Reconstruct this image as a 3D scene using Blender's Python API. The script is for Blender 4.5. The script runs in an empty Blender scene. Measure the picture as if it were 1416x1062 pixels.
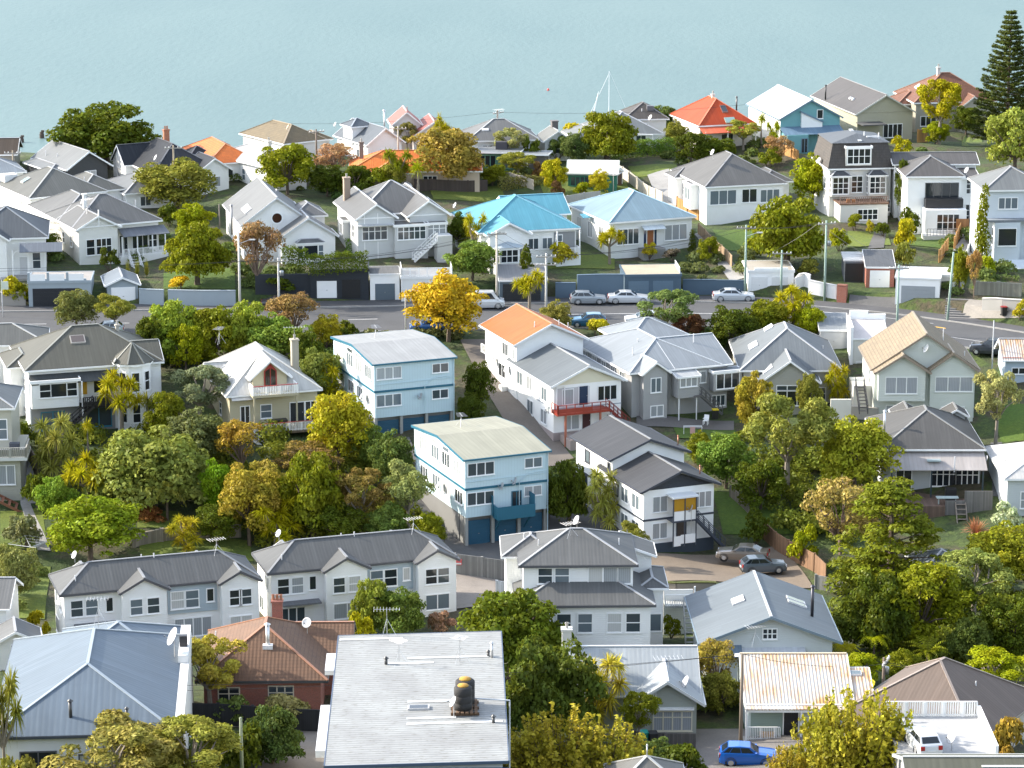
import bpy, math, random
import numpy as np
from mathutils import Vector, Matrix
R = math.radians
sin, cos, tan, pi = math.sin, math.cos, math.tan, math.pi
scn = bpy.context.scene
col = scn.collection
rng = random.Random(7)

# ------------------------------------------------------------------ camera, sky, sun, exposure
FP, PITCH, CAMZ = 4000.0, R(14.0), 95.0            # focal length in photo pixels, downward tilt, eye height above the sea
cam_d = bpy.data.cameras.new('camera'); cam_d.sensor_width = 36.0; cam_d.lens = 36.0 * FP / 1416.0
cam_d.clip_start = 1.0; cam_d.clip_end = 20000.0
cam = bpy.data.objects.new('camera', cam_d); col.objects.link(cam)
cam.location = (0, 0, CAMZ); cam.rotation_euler = (R(90) - PITCH, 0, 0); scn.camera = cam
SUN_EL, SUN_AZ = R(29.0), R(-76.0)                 # azimuth measured from +Y towards +X
S = Vector((cos(SUN_EL) * sin(SUN_AZ), cos(SUN_EL) * cos(SUN_AZ), sin(SUN_EL)))
sun_d = bpy.data.lights.new('sun', 'SUN'); sun_d.energy = 2.45; sun_d.angle = R(0.5); sun_d.color = (1.0, 0.91, 0.78)
sun = bpy.data.objects.new('sun', sun_d); col.objects.link(sun); sun.rotation_euler = S.to_track_quat('Z', 'Y').to_euler()
sun.location = (-60, 250, 120)
wld = bpy.data.worlds.new('World'); scn.world = wld; wld.use_nodes = True
wn = wld.node_tree.nodes; wl = wld.node_tree.links
sky = wn.new('ShaderNodeTexSky'); sky.sky_type = 'NISHITA'; sky.sun_disc = False
sky.sun_elevation = SUN_EL; sky.sun_rotation = SUN_AZ; sky.air_density = 1.0; sky.dust_density = 1.2; sky.ozone_density = 1.3
hsv = wn.new('ShaderNodeHueSaturation'); hsv.inputs['Saturation'].default_value = .6; wl.new(sky.outputs[0], hsv.inputs['Color']); wl.new(hsv.outputs[0], wn['Background'].inputs[0]); wn['Background'].inputs[1].default_value = 0.15
scn.view_settings.view_transform = 'Standard'; scn.view_settings.look = 'None'
scn.view_settings.gamma = 1.0; scn.view_settings.exposure = 1.92
scn.cycles.max_bounces = 6; scn.cycles.transparent_max_bounces = 4; scn.cycles.caustics_reflective = False; scn.cycles.caustics_refractive = False

# ------------------------------------------------------------------ where a photo pixel's sight line meets the land
SP, CP = sin(PITCH), cos(PITCH)
def ray(u, v):
    a = (531.0 - v) / FP
    return (u - 708.0) / FP, CP + a * SP, -SP + a * CP
def lerp_tab(tab, x):
    if x <= tab[0][0]: return tab[0][1]
    for (a, b), (c, d) in zip(tab, tab[1:]):
        if x <= c: return b + (d - b) * (x - a) / (c - a)
    return tab[-1][1]
def smooth(a, b, x):
    t = min(1, max(0, (x - a) / (b - a))); return t * t * (3 - 2 * t)
ROADZ = 25.0
RC = []
for u, v in ((-500, 450), (-150, 448), (0, 446), (200, 444), (400, 441), (600, 437), (800, 433), (950, 431), (1050, 433), (1130, 438), (1200, 444), (1280, 453), (1350, 463), (1416, 474), (1600, 505), (1900, 560)):
    x, y, z = ray(u, v); d = (ROADZ - CAMZ) / z; RC.append((x * d, y * d))
def road_y(X): # averaged so that the bends are soft
    return (lerp_tab(RC, X) * 2 + lerp_tab(RC, X - 4) + lerp_tab(RC, X + 4) + lerp_tab(RC, X - 8) * .5 + lerp_tab(RC, X + 8) * .5) / 5
PROF = [(-420, 66), (-312, 66), (-262, 40), (-212, 10), (-170, 0), (-130, -4), (-119, -4.9), (-100, -6.8), (-82, -8.2), (-62, -8.2), (-34, -4.6), (-15, -1.6), (-7.5, -0.05), (-7, 0), (8.2, 0), (9.4, 1.3), (20, 2.2), (40, 3.3), (60, 4.6), (85, 5.4), (110, 6), (124, 4.5), (170, -18), (215, -30), (400, -34)]
CREST = [(-90, 69), (-70, 71), (-40, 75), (0, 77), (16, 90), (57, 104), (90, 106)]
def terrain(X, Y):
    t = Y - road_y(X)
    tc = lerp_tab(CREST, X)                          # how far beyond the street the crest lies, then the drop to the bay
    if t > 60: t = 60 + (t - 60) * (50.0 / (tc - 60)) if t < tc else t + 110 - tc
    return ROADZ + lerp_tab(PROF, t)
def hit(u, v, h=0.0):
    x, y, z = ray(u, v); d = 150.0
    while d < 700:
        if CAMZ + z * d < terrain(x * d, y * d) + h:
            lo, hi = d - 2, d
            for _ in range(14):
                m = (lo + hi) / 2
                if CAMZ + z * m < terrain(x * m, y * m) + h: hi = m
                else: lo = m
            d = hi; break
        d += 2
    return Vector((x * d, y * d, CAMZ + z * d)), d

# ------------------------------------------------------------------ materials
MATS = {}
def nodes_of(name):
    m = bpy.data.materials.new(name); m.use_nodes = True
    nt = m.node_tree; p = nt.nodes['Principled BSDF']
    return m, nt, p
def node(nt, t, **kw):
    n = nt.nodes.new(t)
    for k, v in kw.items():
        if k == 'op': n.operation = v
        elif k.startswith('i'): n.inputs[int(k[1:])].default_value = v
        else: setattr(n, k, v)
    return n
def mth(nt, op, a, b=None):
    n = nt.nodes.new('ShaderNodeMath'); n.operation = op
    for i, x in enumerate((a, b)):
        if x is None: continue
        if isinstance(x, (int, float)): n.inputs[i].default_value = x
        else: nt.links.new(x, n.inputs[i])
    return n.outputs[0]
def c4(c): return (c[0], c[1], c[2], 1.0)
def mixc(nt, fac, a, b, mode='MIX'):
    n = nt.nodes.new('ShaderNodeMix'); n.data_type = 'RGBA'; n.blend_type = mode
    for s, x in ((n.inputs[0], fac), (n.inputs[6], a), (n.inputs[7], b)):
        if isinstance(x, (int, float)): s.default_value = x
        elif isinstance(x, tuple): s.default_value = c4(x)
        else: nt.links.new(x, s)
    return n.outputs[2]
def noise(nt, vec, scale, detail=3.0, rough=.55):
    n = nt.nodes.new('ShaderNodeTexNoise'); n.inputs['Scale'].default_value = scale
    n.inputs['Detail'].default_value = detail; n.inputs['Roughness'].default_value = rough
    if vec is not None: nt.links.new(vec, n.inputs['Vector'])
    return n.outputs['Fac']
def ramp(nt, fac, a, b, lo=0.0, hi=1.0):
    n = nt.nodes.new('ShaderNodeMapRange'); n.inputs[1].default_value = a; n.inputs[2].default_value = b
    n.inputs[3].default_value = lo; n.inputs[4].default_value = hi; nt.links.new(fac, n.inputs[0]); return n.outputs[0]
def bump(nt, p, h, strength=.5, dist=.02):
    b = nt.nodes.new('ShaderNodeBump'); b.inputs['Strength'].default_value = strength; b.inputs['Distance'].default_value = dist
    nt.links.new(h, b.inputs['Height']); nt.links.new(b.outputs[0], p.inputs['Normal'])
def M(kind, c=(.8, .8, .8), rough=None, extra=None):
    key = (kind, tuple(round(x, 3) for x in c), rough, extra)
    if key in MATS: return MATS[key]
    m, nt, p = nodes_of(kind)
    uv = nt.nodes.new('ShaderNodeUVMap').outputs[0]
    sep = nt.nodes.new('ShaderNodeSeparateXYZ'); nt.links.new(uv, sep.inputs[0]); U, V = sep.outputs[0], sep.outputs[1]
    geo = nt.nodes.new('ShaderNodeNewGeometry'); pos = geo.outputs['Position']
    c = tuple(c)
    rg = .6
    if kind == 'board':                                # lapped weatherboards
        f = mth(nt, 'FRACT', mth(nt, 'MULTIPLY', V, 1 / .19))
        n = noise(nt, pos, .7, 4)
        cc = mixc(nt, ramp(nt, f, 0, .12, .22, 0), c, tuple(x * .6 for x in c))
        cc = mixc(nt, ramp(nt, n, .35, .75, 0, .22), cc, tuple(x * y for x, y in zip(c, (.74, .73, .7))))
        nt.links.new(cc, p.inputs['Base Color']); bump(nt, p, f, .6, .02); rg = .55
    elif kind == 'ply':                                # vertical grooved sheet
        f = mth(nt, 'PINGPONG', U, .15)
        cc = mixc(nt, ramp(nt, f, 0, .035, .25, 0), c, tuple(x * .55 for x in c))
        n = noise(nt, pos, .6, 4)
        cc = mixc(nt, ramp(nt, n, .35, .75, 0, .25), cc, tuple(x * y for x, y in zip(c, (.78, .77, .73))))
        nt.links.new(cc, p.inputs['Base Color']); bump(nt, p, ramp(nt, f, 0, .03), .6, .015)
    elif kind == 'stucco':
        n = noise(nt, pos, .5, 5); n2 = noise(nt, pos, 9, 3)
        cc = mixc(nt, ramp(nt, n, .35, .75, 0, .32), c, tuple(x * y for x, y in zip(c, (.74, .72, .67))))
        nt.links.new(cc, p.inputs['Base Color']); bump(nt, p, n2, .25, .02); rg = .8
    elif kind == 'corr':                               # ribbed steel
        w = mth(nt, 'SINE', mth(nt, 'MULTIPLY', U, 2 * pi / (extra or .3)))
        n = noise(nt, pos, .35, 5); st = nt.nodes.new('ShaderNodeMapping'); st.inputs['Scale'].default_value = (2.6, .14, 1)
        nt.links.new(uv, st.inputs[0]); n2 = noise(nt, st.outputs[0], 1.0, 4)
        cc = mixc(nt, ramp(nt, w, -1, -.3, .22, 0), c, tuple(x * .6 for x in c))
        cc = mixc(nt, ramp(nt, n, .35, .7, 0, .5), cc, tuple(x * .74 for x in c))
        cc = mixc(nt, ramp(nt, n2, .48, .7, 0, .42), cc, tuple(min(.85, x * 1.25 + .02) for x in c))
        sv = nt.nodes.new('ShaderNodeVectorMath'); sv.operation = 'SNAP'; sv.inputs[1].default_value = (.76, 3.4, 9); nt.links.new(uv, sv.inputs[0]); wv = nt.nodes.new('ShaderNodeTexWhiteNoise'); nt.links.new(sv.outputs[0], wv.inputs[0])
        cc = mixc(nt, ramp(nt, wv.outputs[0], 0, 1, 0, .28), cc, tuple(x * .68 + .012 for x in c))
        sh = mth(nt, 'PINGPONG', V, 1.7); cc = mixc(nt, ramp(nt, sh, 0, .02, .12, 0), cc, tuple(x * .6 for x in c))
        nt.links.new(cc, p.inputs['Base Color']); bump(nt, p, w, .12, .02); rg = .6; p.inputs['Specular IOR Level'].default_value = .22
    elif kind == 'tile':
        fv = mth(nt, 'FRACT', mth(nt, 'MULTIPLY', V, 1 / .36)); fu = mth(nt, 'PINGPONG', U, .15)
        n = noise(nt, pos, 1.1, 5); v = nt.nodes.new('ShaderNodeTexWhiteNoise')
        sn = nt.nodes.new('ShaderNodeVectorMath'); sn.operation = 'SNAP'; sn.inputs[1].default_value = (.3, .36, 1); nt.links.new(uv, sn.inputs[0]); nt.links.new(sn.outputs[0], v.inputs[0])
        cc = mixc(nt, ramp(nt, v.outputs[0], 0, 1, 0, .5), c, tuple(x * .62 for x in c))
        cc = mixc(nt, ramp(nt, n, .4, .75, 0, .4), cc, tuple(x * y for x, y in zip(c, (.55, .62, .75))))
        cc = mixc(nt, ramp(nt, fv, .0, .22, .65, 0), cc, tuple(x * .35 for x in c))
        nt.links.new(cc, p.inputs['Base Color']); bump(nt, p, mth(nt, 'ADD', fv, mth(nt, 'MULTIPLY', fu, 3)), .7, .05); rg = .75
    elif kind == 'brick':
        b = nt.nodes.new('ShaderNodeTexBrick'); nt.links.new(uv, b.inputs['Vector']); b.inputs['Scale'].default_value = 4.2
        b.inputs['Color1'].default_value = c4(c); b.inputs['Color2'].default_value = c4(tuple(x * .7 for x in c)); b.inputs['Mortar'].default_value = (.3, .26, .22, 1)
        nt.links.new(b.outputs[0], p.inputs['Base Color']); rg = .85
    elif kind == 'wood':                               # fence boards
        f = mth(nt, 'PINGPONG', U, .075); sn = mth(nt, 'SNAP', U, .15); wnz = nt.nodes.new('ShaderNodeTexWhiteNoise'); wnz.noise_dimensions = '1D'; nt.links.new(sn, wnz.inputs[1])
        cc = mixc(nt, wnz.outputs[0], c, tuple(x * .62 for x in c))
        cc = mixc(nt, ramp(nt, f, 0, .014, .8, 0), cc, tuple(x * .25 for x in c))
        n = noise(nt, pos, 2.2, 4); cc = mixc(nt, ramp(nt, n, .35, .7, 0, .35), cc, tuple(x * y for x, y in zip(c, (.6, .64, .6))))
        nt.links.new(cc, p.inputs['Base Color']); rg = .85
    elif kind == 'rust':                               # white paint gone to rust
        w = mth(nt, 'SINE', mth(nt, 'MULTIPLY', U, 2 * pi / .27))
        st = nt.nodes.new('ShaderNodeMapping'); st.inputs['Scale'].default_value = (2.6, .28, 1); nt.links.new(uv, st.inputs[0])
        n2 = noise(nt, st.outputs[0], 1.1, 6, .7); n = noise(nt, pos, .35, 4)
        f = mth(nt, 'ADD', mth(nt, 'MULTIPLY', n2, .6), mth(nt, 'MULTIPLY', n, .55))
        cc = mixc(nt, ramp(nt, w, -1, -.2, .6, 0), c, (.36, .25, .15))
        cc = mixc(nt, ramp(nt, f, .54, .70, 0, .9), cc, (.45, .22, .05))
        nt.links.new(cc, p.inputs['Base Color']); bump(nt, p, w, .6, .03)
    elif kind == 'flaky':                              # white long-run roof, flaking in short dashes across the ribs
        w = mth(nt, 'SINE', mth(nt, 'MULTIPLY', V, 2 * pi / .38))
        st = nt.nodes.new('ShaderNodeMapping'); st.inputs['Scale'].default_value = (1.3, 5.5, 1); nt.links.new(uv, st.inputs[0])
        n2 = noise(nt, st.outputs[0], 1.2, 5, .65); n = noise(nt, pos, .4, 4)
        cc = mixc(nt, ramp(nt, n, .35, .7, 0, .35), c, (.44, .46, .44))
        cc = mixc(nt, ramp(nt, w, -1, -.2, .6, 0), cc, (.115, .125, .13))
        cc = mixc(nt, ramp(nt, n2, .565, .62, 0, .8), cc, (.13, .12, .1))
        nt.links.new(cc, p.inputs['Base Color']); bump(nt, p, w, .2, .02)
    elif kind == 'concrete' or kind == 'asphalt':
        n = noise(nt, pos, .35, 6, .65); n2 = noise(nt, pos, 7, 4)
        cc = mixc(nt, ramp(nt, n, .35, .68, 0, .6), c, tuple(x * .6 for x in c))
        cc = mixc(nt, ramp(nt, n2, .4, .7, 0, .35), cc, tuple(x * 1.35 for x in c))
        nt.links.new(cc, p.inputs['Base Color']); bump(nt, p, n2, .3, .02); rg = .9
    elif kind == 'grass':
        n = noise(nt, pos, .25, 5, .65); n2 = noise(nt, pos, 3.2, 5, .7)
        cc = mixc(nt, ramp(nt, n, .3, .7), c, tuple(x * y for x, y in zip(c, (1.5, 1.15, .8))))
        cc = mixc(nt, ramp(nt, n2, .35, .7, 0, .7), cc, tuple(x * .45 for x in c))
        nt.links.new(cc, p.inputs['Base Color']); bump(nt, p, n2, .8, .1); rg = .95
    elif kind == 'ground':
        n = noise(nt, pos, .12, 6, .65); n2 = noise(nt, pos, 2.1, 5, .7); n3 = noise(nt, pos, .5, 4)
        cc = mixc(nt, ramp(nt, n, .42, .58), (.045, .075, .016), (.09, .07, .04))
        cc = mixc(nt, ramp(nt, n3, .5, .62), cc, (.075, .11, .02))
        cc = mixc(nt, ramp(nt, n2, .35, .7, 0, .75), cc, (.018, .03, .009))
        nt.links.new(cc, p.inputs['Base Color']); bump(nt, p, n2, .9, .25); rg = .95
    elif kind == 'glass':
        p.inputs['Base Color'].default_value = c4(c); rg = .07; p.inputs['Specular IOR Level'].default_value = .6
        n = noise(nt, pos, 1.4, 2); bump(nt, p, n, .03, .2)
    elif kind == 'curtain':
        f = mth(nt, 'SINE', mth(nt, 'MULTIPLY', U, 2 * pi / .17)); n = noise(nt, pos, .8, 2)
        cc = mixc(nt, ramp(nt, f, -1, 1, .35, 0), c, tuple(x * .45 for x in c)); nt.links.new(cc, p.inputs['Base Color']); rg = .12; p.inputs['Specular IOR Level'].default_value = .6
    elif kind == 'bark':
        n = noise(nt, pos, 3.5, 5, .7); cc = mixc(nt, n, c, tuple(x * .35 for x in c)); nt.links.new(cc, p.inputs['Base Color']); bump(nt, p, n, .8, .06); rg = .95
    elif kind == 'leaf':
        oi = nt.nodes.new('ShaderNodeObjectInfo'); hs = nt.nodes.new('ShaderNodeHueSaturation')
        n = noise(nt, pos, .55, 3)
        rnd = geo.outputs['Random Per Island']
        hs.inputs['Hue'].default_value = .5
        nt.links.new(ramp(nt, rnd, 0, 1, .65, 1.35), hs.inputs['Value'])
        nt.links.new(ramp(nt, n, .3, .7, .483, .513), hs.inputs['Hue'])
        nt.links.new(oi.outputs['Color'], hs.inputs['Color'])
        d = nt.nodes.new('ShaderNodeBsdfDiffuse'); t = nt.nodes.new('ShaderNodeBsdfTranslucent'); g = nt.nodes.new('ShaderNodeBsdfGlossy'); g.inputs['Roughness'].default_value = .45
        a1 = nt.nodes.new('ShaderNodeMixShader'); a2 = nt.nodes.new('ShaderNodeMixShader'); a1.inputs[0].default_value = .28; a2.inputs[0].default_value = .008
        warm = mixc(nt, .3, hs.outputs[0], (.3, .3, .02), 'MIX')
        nt.links.new(hs.outputs[0], d.inputs[0]); nt.links.new(warm, t.inputs[0])
        nt.links.new(d.outputs[0], a1.inputs[1]); nt.links.new(t.outputs[0], a1.inputs[2]); nt.links.new(a1.outputs[0], a2.inputs[1]); nt.links.new(g.outputs[0], a2.inputs[2])
        nt.links.new(a2.outputs[0], nt.nodes['Material Output'].inputs[0])
    elif kind == 'carpaint':
        p.inputs['Base Color'].default_value = c4(c); rg = .28; p.inputs['Metallic'].default_value = .25; p.inputs['Coat Weight'].default_value = .7; p.inputs['Coat Roughness'].default_value = .06
    elif kind == 'metal':
        p.inputs['Base Color'].default_value = c4(c); p.inputs['Metallic'].default_value = .7; rg = .4
    elif kind == 'lamp_glass':
        p.inputs['Base Color'].default_value = c4(c); rg = .15
    else:                                              # paint
        n = noise(nt, pos, 1.2, 4)
        cc = mixc(nt, ramp(nt, n, .35, .75, 0, .2), c, tuple(x * .75 for x in c)); nt.links.new(cc, p.inputs['Base Color'])
        rg = .5
    p.inputs['Roughness'].default_value = rg if rough is None else rough
    MATS[key] = m
    return m

# ------------------------------------------------------------------ mesh building
ZAX = Vector((0, 0, 1))
def link(o, parent=None):
    col.objects.link(o)
    if parent is not None: o.parent = parent
    return o
def tag(o, label=None, cat=None, group=None, kind=None):
    if label: o['label'] = label
    if cat: o['category'] = cat
    if group: o['group'] = group
    if kind: o['kind'] = kind
    return o
def empty(name, loc, rz=0.0):
    o = bpy.data.objects.new(name, None); o.location = loc; o.rotation_euler = (0, 0, rz); o.empty_display_size = .5
    return link(o)
def set_uv(me):
    uvl = me.uv_layers.new(name='UVMap'); vs = me.vertices
    buf = [0.0] * (2 * len(me.loops))
    for p in me.polygons:
        n = p.normal
        if abs(n.z) > .999: a, b = Vector((1, 0, 0)), Vector((0, 1, 0))
        else:
            a = ZAX.cross(n).normalized(); b = n.cross(a)
        for li in p.loop_indices:
            q = vs[me.loops[li].vertex_index].co
            buf[2 * li] = q.dot(a); buf[2 * li + 1] = q.dot(b)
    uvl.data.foreach_set('uv', buf)
class MB:
    def __init__(s): s.v = []; s.f = []
    def poly(s, *pts):
        n = len(s.v); s.v += [tuple(p) for p in pts]; s.f.append(tuple(range(n, n + len(pts))))
    def box(s, x0, y0, z0, x1, y1, z1):
        n = len(s.v)
        s.v += [(x0, y0, z0), (x1, y0, z0), (x1, y1, z0), (x0, y1, z0), (x0, y0, z1), (x1, y0, z1), (x1, y1, z1), (x0, y1, z1)]
        s.f += [(n, n + 3, n + 2, n + 1), (n + 4, n + 5, n + 6, n + 7), (n, n + 1, n + 5, n + 4), (n + 1, n + 2, n + 6, n + 5), (n + 2, n + 3, n + 7, n + 6), (n + 3, n, n + 4, n + 7)]
        return s
    def ring(s, x0, y0, x1, y1, z0, z1, t):            # hollow rectangular band of thickness t
        o = [(x0, y0), (x1, y0), (x1, y1), (x0, y1)]; i = [(x0 + t, y0 + t), (x1 - t, y0 + t), (x1 - t, y1 - t), (x0 + t, y1 - t)]
        n = len(s.v)
        s.v += [(a, b, z0) for a, b in o] + [(a, b, z1) for a, b in o] + [(a, b, z0) for a, b in i] + [(a, b, z1) for a, b in i]
        for k in range(4):
            j = (k + 1) % 4
            s.f += [(n + k, n + j, n + 4 + j, n + 4 + k), (n + 8 + j, n + 8 + k, n + 12 + k, n + 12 + j), (n + 4 + k, n + 4 + j, n + 12 + j, n + 12 + k), (n + j, n + k, n + 8 + k, n + 8 + j)]
        return s
    def bar(s, p, q, w, h=None):
        p, q = Vector(p), Vector(q); d = (q - p)
        if d.length < 1e-6: return s
        d.normalize(); h = h or w
        a = d.cross(ZAX)
        a = Vector((1, 0, 0)) if a.length < 1e-4 else a.normalized()
        b = a.cross(d); n = len(s.v)
        for e in (p, q):
            for i, j in ((-1, -1), (1, -1), (1, 1), (-1, 1)): s.v.append(tuple(e + a * (i * w / 2) + b * (j * h / 2)))
        s.f += [(n, n + 1, n + 5, n + 4), (n + 1, n + 2, n + 6, n + 5), (n + 2, n + 3, n + 7, n + 6), (n + 3, n, n + 4, n + 7), (n + 3, n + 2, n + 1, n), (n + 4, n + 5, n + 6, n + 7)]
        return s
    def tube(s, p, q, r0, r1=None, k=7, cap=True):
        p, q = Vector(p), Vector(q); d = (q - p).normalized(); r1 = r0 if r1 is None else r1
        a = d.cross(ZAX); a = Vector((1, 0, 0)) if a.length < 1e-4 else a.normalized(); b = d.cross(a); n = len(s.v)
        for e, r in ((p, r0), (q, r1)):
            for i in range(k):
                t = 2 * pi * i / k; s.v.append(tuple(e + a * (r * cos(t)) + b * (r * sin(t))))
        for i in range(k):
            j = (i + 1) % k; s.f.append((n + i, n + k + i, n + k + j, n + j))
        if cap: s.f += [tuple(range(n, n + k)), tuple(range(n + 2 * k - 1, n + k - 1, -1))]
        return s
    def lathe(s, prof, c=(0, 0, 0), k=12, ax=None):    # prof: (radius, height) pairs round an axis
        ax = Vector(ax or (0, 0, 1)).normalized(); a = ax.cross(ZAX); a = Vector((1, 0, 0)) if a.length < 1e-4 else a.normalized(); b = ax.cross(a); c = Vector(c); n = len(s.v)
        for r, h in prof:
            for i in range(k):
                t = 2 * pi * i / k; s.v.append(tuple(c + ax * h + a * (r * cos(t)) + b * (r * sin(t))))
        for m in range(len(prof) - 1):
            for i in range(k):
                j = (i + 1) % k; s.f.append((n + m * k + i, n + (m + 1) * k + i, n + (m + 1) * k + j, n + m * k + j))
        return s
    def mesh(s, name, mat, smooth_=False):
        me = bpy.data.meshes.new(name); me.from_pydata(s.v, [], s.f); me.update(); set_uv(me)
        if mat: me.materials.append(mat)
        if smooth_: me.polygons.foreach_set('use_smooth', [True] * len(me.polygons))
        return me
    def build(s, name, mat, parent=None, smooth_=False):
        return link(bpy.data.objects.new(name, s.mesh(name, mat, smooth_)), parent)

WHITE = (.84, .84, .82); OFFW = (.74, .74, .72)
GREY = (.2, .205, .21); DGREY = (.085, .087, .095); BLACK = (.028, .03, .036)
PANES = [('glass', (.02, .025, .03)), ('glass', (.05, .065, .075)), ('glass', (.13, .16, .18)), ('curtain', (.34, .36, .37)), ('curtain', (.55, .55, .53))]
WCACHE = {}
def window_mesh(w, h, cols, rows, mat, fr=.09, top=0.0):
    key = (round(w, 2), round(h, 2), cols, rows, mat.name, fr, top)
    if key in WCACHE: return WCACHE[key]
    m = MB(); o = -.07
    m.box(-fr, o, -fr, 0, 0, h + fr); m.box(w, o, -fr, w + fr, 0, h + fr); m.box(0, o, h, w, 0, h + fr); m.box(0, o, -fr, w, 0, 0)
    m.box(-fr - .06, o - .06, -fr - .05, w + fr + .06, o - .003, -fr + .01)
    b = .05
    for i in range(1, cols): x = w * i / cols; m.box(x - b, o + .012, 0, x + b, -.004, h)
    for j in range(1, rows): z = h * j / rows; m.box(0, o + .016, z - b * .8, w, -.006, z + b * .8)
    if top: z = h * (1 - top); m.box(0, o + .016, z - b * .8, w, -.006, z + b * .8)
    pm = MB(); pm.box(.0, -.022, .0, w, -.008, h)
    WCACHE[key] = (m.mesh('window', mat), pm.mesh('pane', None))
    return WCACHE[key]
def slope_pt(a, b, t): return a + (b - a) * t
class House:
    """(u, v): photo pixel of the near left eave corner; h: eave height; yaw: turn of the front; sizes are roof sizes."""
    def __init__(s, name, label, u, v, h, yaw, uR=None, uL=None, w=None, d=None, cat='house', group=None, wall=None, roof=None, trim=WHITE, oh=.4, k=.93):
        P, dep = hit(u, v, h * k); s.dep = dep; s.px = FP / dep * k; s.yaw = R(yaw); s.h = h
        s.root = tag(empty(name, (P.x, P.y, P.z - h * k), s.yaw), label, cat, group); s.root.scale = (k, k, k)
        s.w = w if w else (uR - u) / (s.px * cos(s.yaw)); s.d = d if d else (u - uL) / (s.px * sin(s.yaw))
        s.wall = wall or M('board', WHITE); s.roofm = roof or M('corr', GREY); s.trim = trim; s.tm = M('paint', trim); s.oh = oh; s.u = u
    def X(s, u): return (u - s.u) / (s.px * cos(s.yaw))
    def block(s, x=0, y=0, w=None, d=None, h=None, kind='hip', pitch=26, z0=-3.0, wall=None, roof=None, oh=None, caps=True, capc=None, trim=None, fascia=True, ridge=None, name='wall'):
        w = w or s.w; d = d or s.d; h = h or s.h; oh = s.oh if oh is None else oh
        wm = wall or s.wall; rm = roof or s.roofm; tm = M('paint', trim) if trim else s.tm
        x0, y0, x1, y1 = x + oh, y + oh, x + w - oh, y + d - oh
        X0, Y0, X1, Y1 = x, y, x + w, y + d; tp = tan(R(pitch)); th = .1
        b = MB(); zt = h - .02
        rise_at = 0
        if kind in ('gx', 'gy'):
            half = (d if kind == 'gx' else w) / 2; rise = half * tp; ri = (half - oh) * tp
            zi = h + oh * tp - .12; zr = h + rise - .12
            if kind == 'gy':
                b.poly((x0, y0, z0), (x1, y0, z0), (x1, y0, zi), ((x0 + x1) / 2, y0, zr), (x0, y0, zi)); b.poly((x1, y1, z0), (x0, y1, z0), (x0, y1, zi), ((x0 + x1) / 2, y1, zr), (x1, y1, zi))
                b.poly((x0, y1, z0), (x0, y0, z0), (x0, y0, zi), (x0, y1, zi)); b.poly((x1, y0, z0), (x1, y1, z0), (x1, y1, zi), (x1, y0, zi))
            else:
                b.poly((x0, y1, z0), (x0, y0, z0), (x0, y0, zi), (x0, (y0 + y1) / 2, zr), (x0, y1, zi)); b.poly((x1, y0, z0), (x1, y1, z0), (x1, y1, zi), (x1, (y0 + y1) / 2, zr), (x1, y0, zi))
                b.poly((x0, y0, z0), (x1, y0, z0), (x1, y0, zi), (x0, y0, zi)); b.poly((x1, y1, z0), (x0, y1, z0), (x0, y1, zi), (x1, y1, zi))
        elif kind in ('sf', 'sb', 'sl', 'sr'):             # single slope falling to front / back / left / right
            run = d if kind in ('sf', 'sb') else w
            def zz(px, py):
                t = {'sf': py - Y0, 'sb': Y1 - py, 'sl': px - X0, 'sr': X1 - px}[kind]; return h + t * tp
            c = [(x0, y0), (x1, y0), (x1, y1), (x0, y1)]
            for k in range(4):
                p, q = c[k], c[(k + 1) % 4]; b.poly((*p, z0), (*q, z0), (*q, zz(*q) - .11), (*p, zz(*p) - .11))
        else:
            c = [(x0, y0), (x1, y0), (x1, y1), (x0, y1)]
            for k in range(4):
                p, q = c[k], c[(k + 1) % 4]; b.poly((*p, z0), (*q, z0), (*q, zt), (*p, zt))
            b.poly((x0, y0, zt), (x1, y0, zt), (x1, y1, zt), (x0, y1, zt))
        wo = b.build(name, wm, s.root)
        r = MB(); cap = MB(); fas = MB(); barge = MB()
        if kind == 'hip':
            if ridge == 'y' or (ridge is None and d > w): hw = w / 2; A = Vector((X0 + hw, Y0 + hw, h + hw * tp)); B_ = Vector((X0 + hw, Y1 - hw, h + hw * tp)); ry = True
            else: hw = d / 2; A = Vector((X0 + hw, Y0 + hw, h + hw * tp)); B_ = Vector((X1 - hw, Y0 + hw, h + hw * tp)); ry = False
            e = [Vector((X0, Y0, h)), Vector((X1, Y0, h)), Vector((X1, Y1, h)), Vector((X0, Y1, h))]
            if (B_ - A).length < .05:
                A = B_ = (A + B_) / 2
                for k in range(4): r.poly(e[k], e[(k + 1) % 4], A)
            elif ry: r.poly(e[0], e[1], A); r.poly(e[1], e[2], B_, A); r.poly(e[2], e[3], B_); r.poly(e[3], e[0], A, B_)
            else: r.poly(e[0], e[1], B_, A); r.poly(e[1], e[2], B_); r.poly(e[2], e[3], A, B_); r.poly(e[3], e[0], A)
            r.poly(*[q - Vector((0, 0, .015)) for q in e[::-1]])
            up = Vector((0, 0, .03))
            near = {0: A, 1: (A if ry else B_), 2: B_, 3: (B_ if ry else A)}
            for k in range(4): cap.bar(e[k] + up, near[k] + up, .2, .07)
            cap.bar(A + up, B_ + up, .22, .07)
            fas.ring(X0 - .05, Y0 - .05, X1 + .05, Y1 + .05, h - .21, h - .022, .16)
        elif kind in ('gx', 'gy'):
            half = (d if kind == 'gx' else w) / 2; zr = h + half * tp; T = Vector((0, 0, th))
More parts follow.
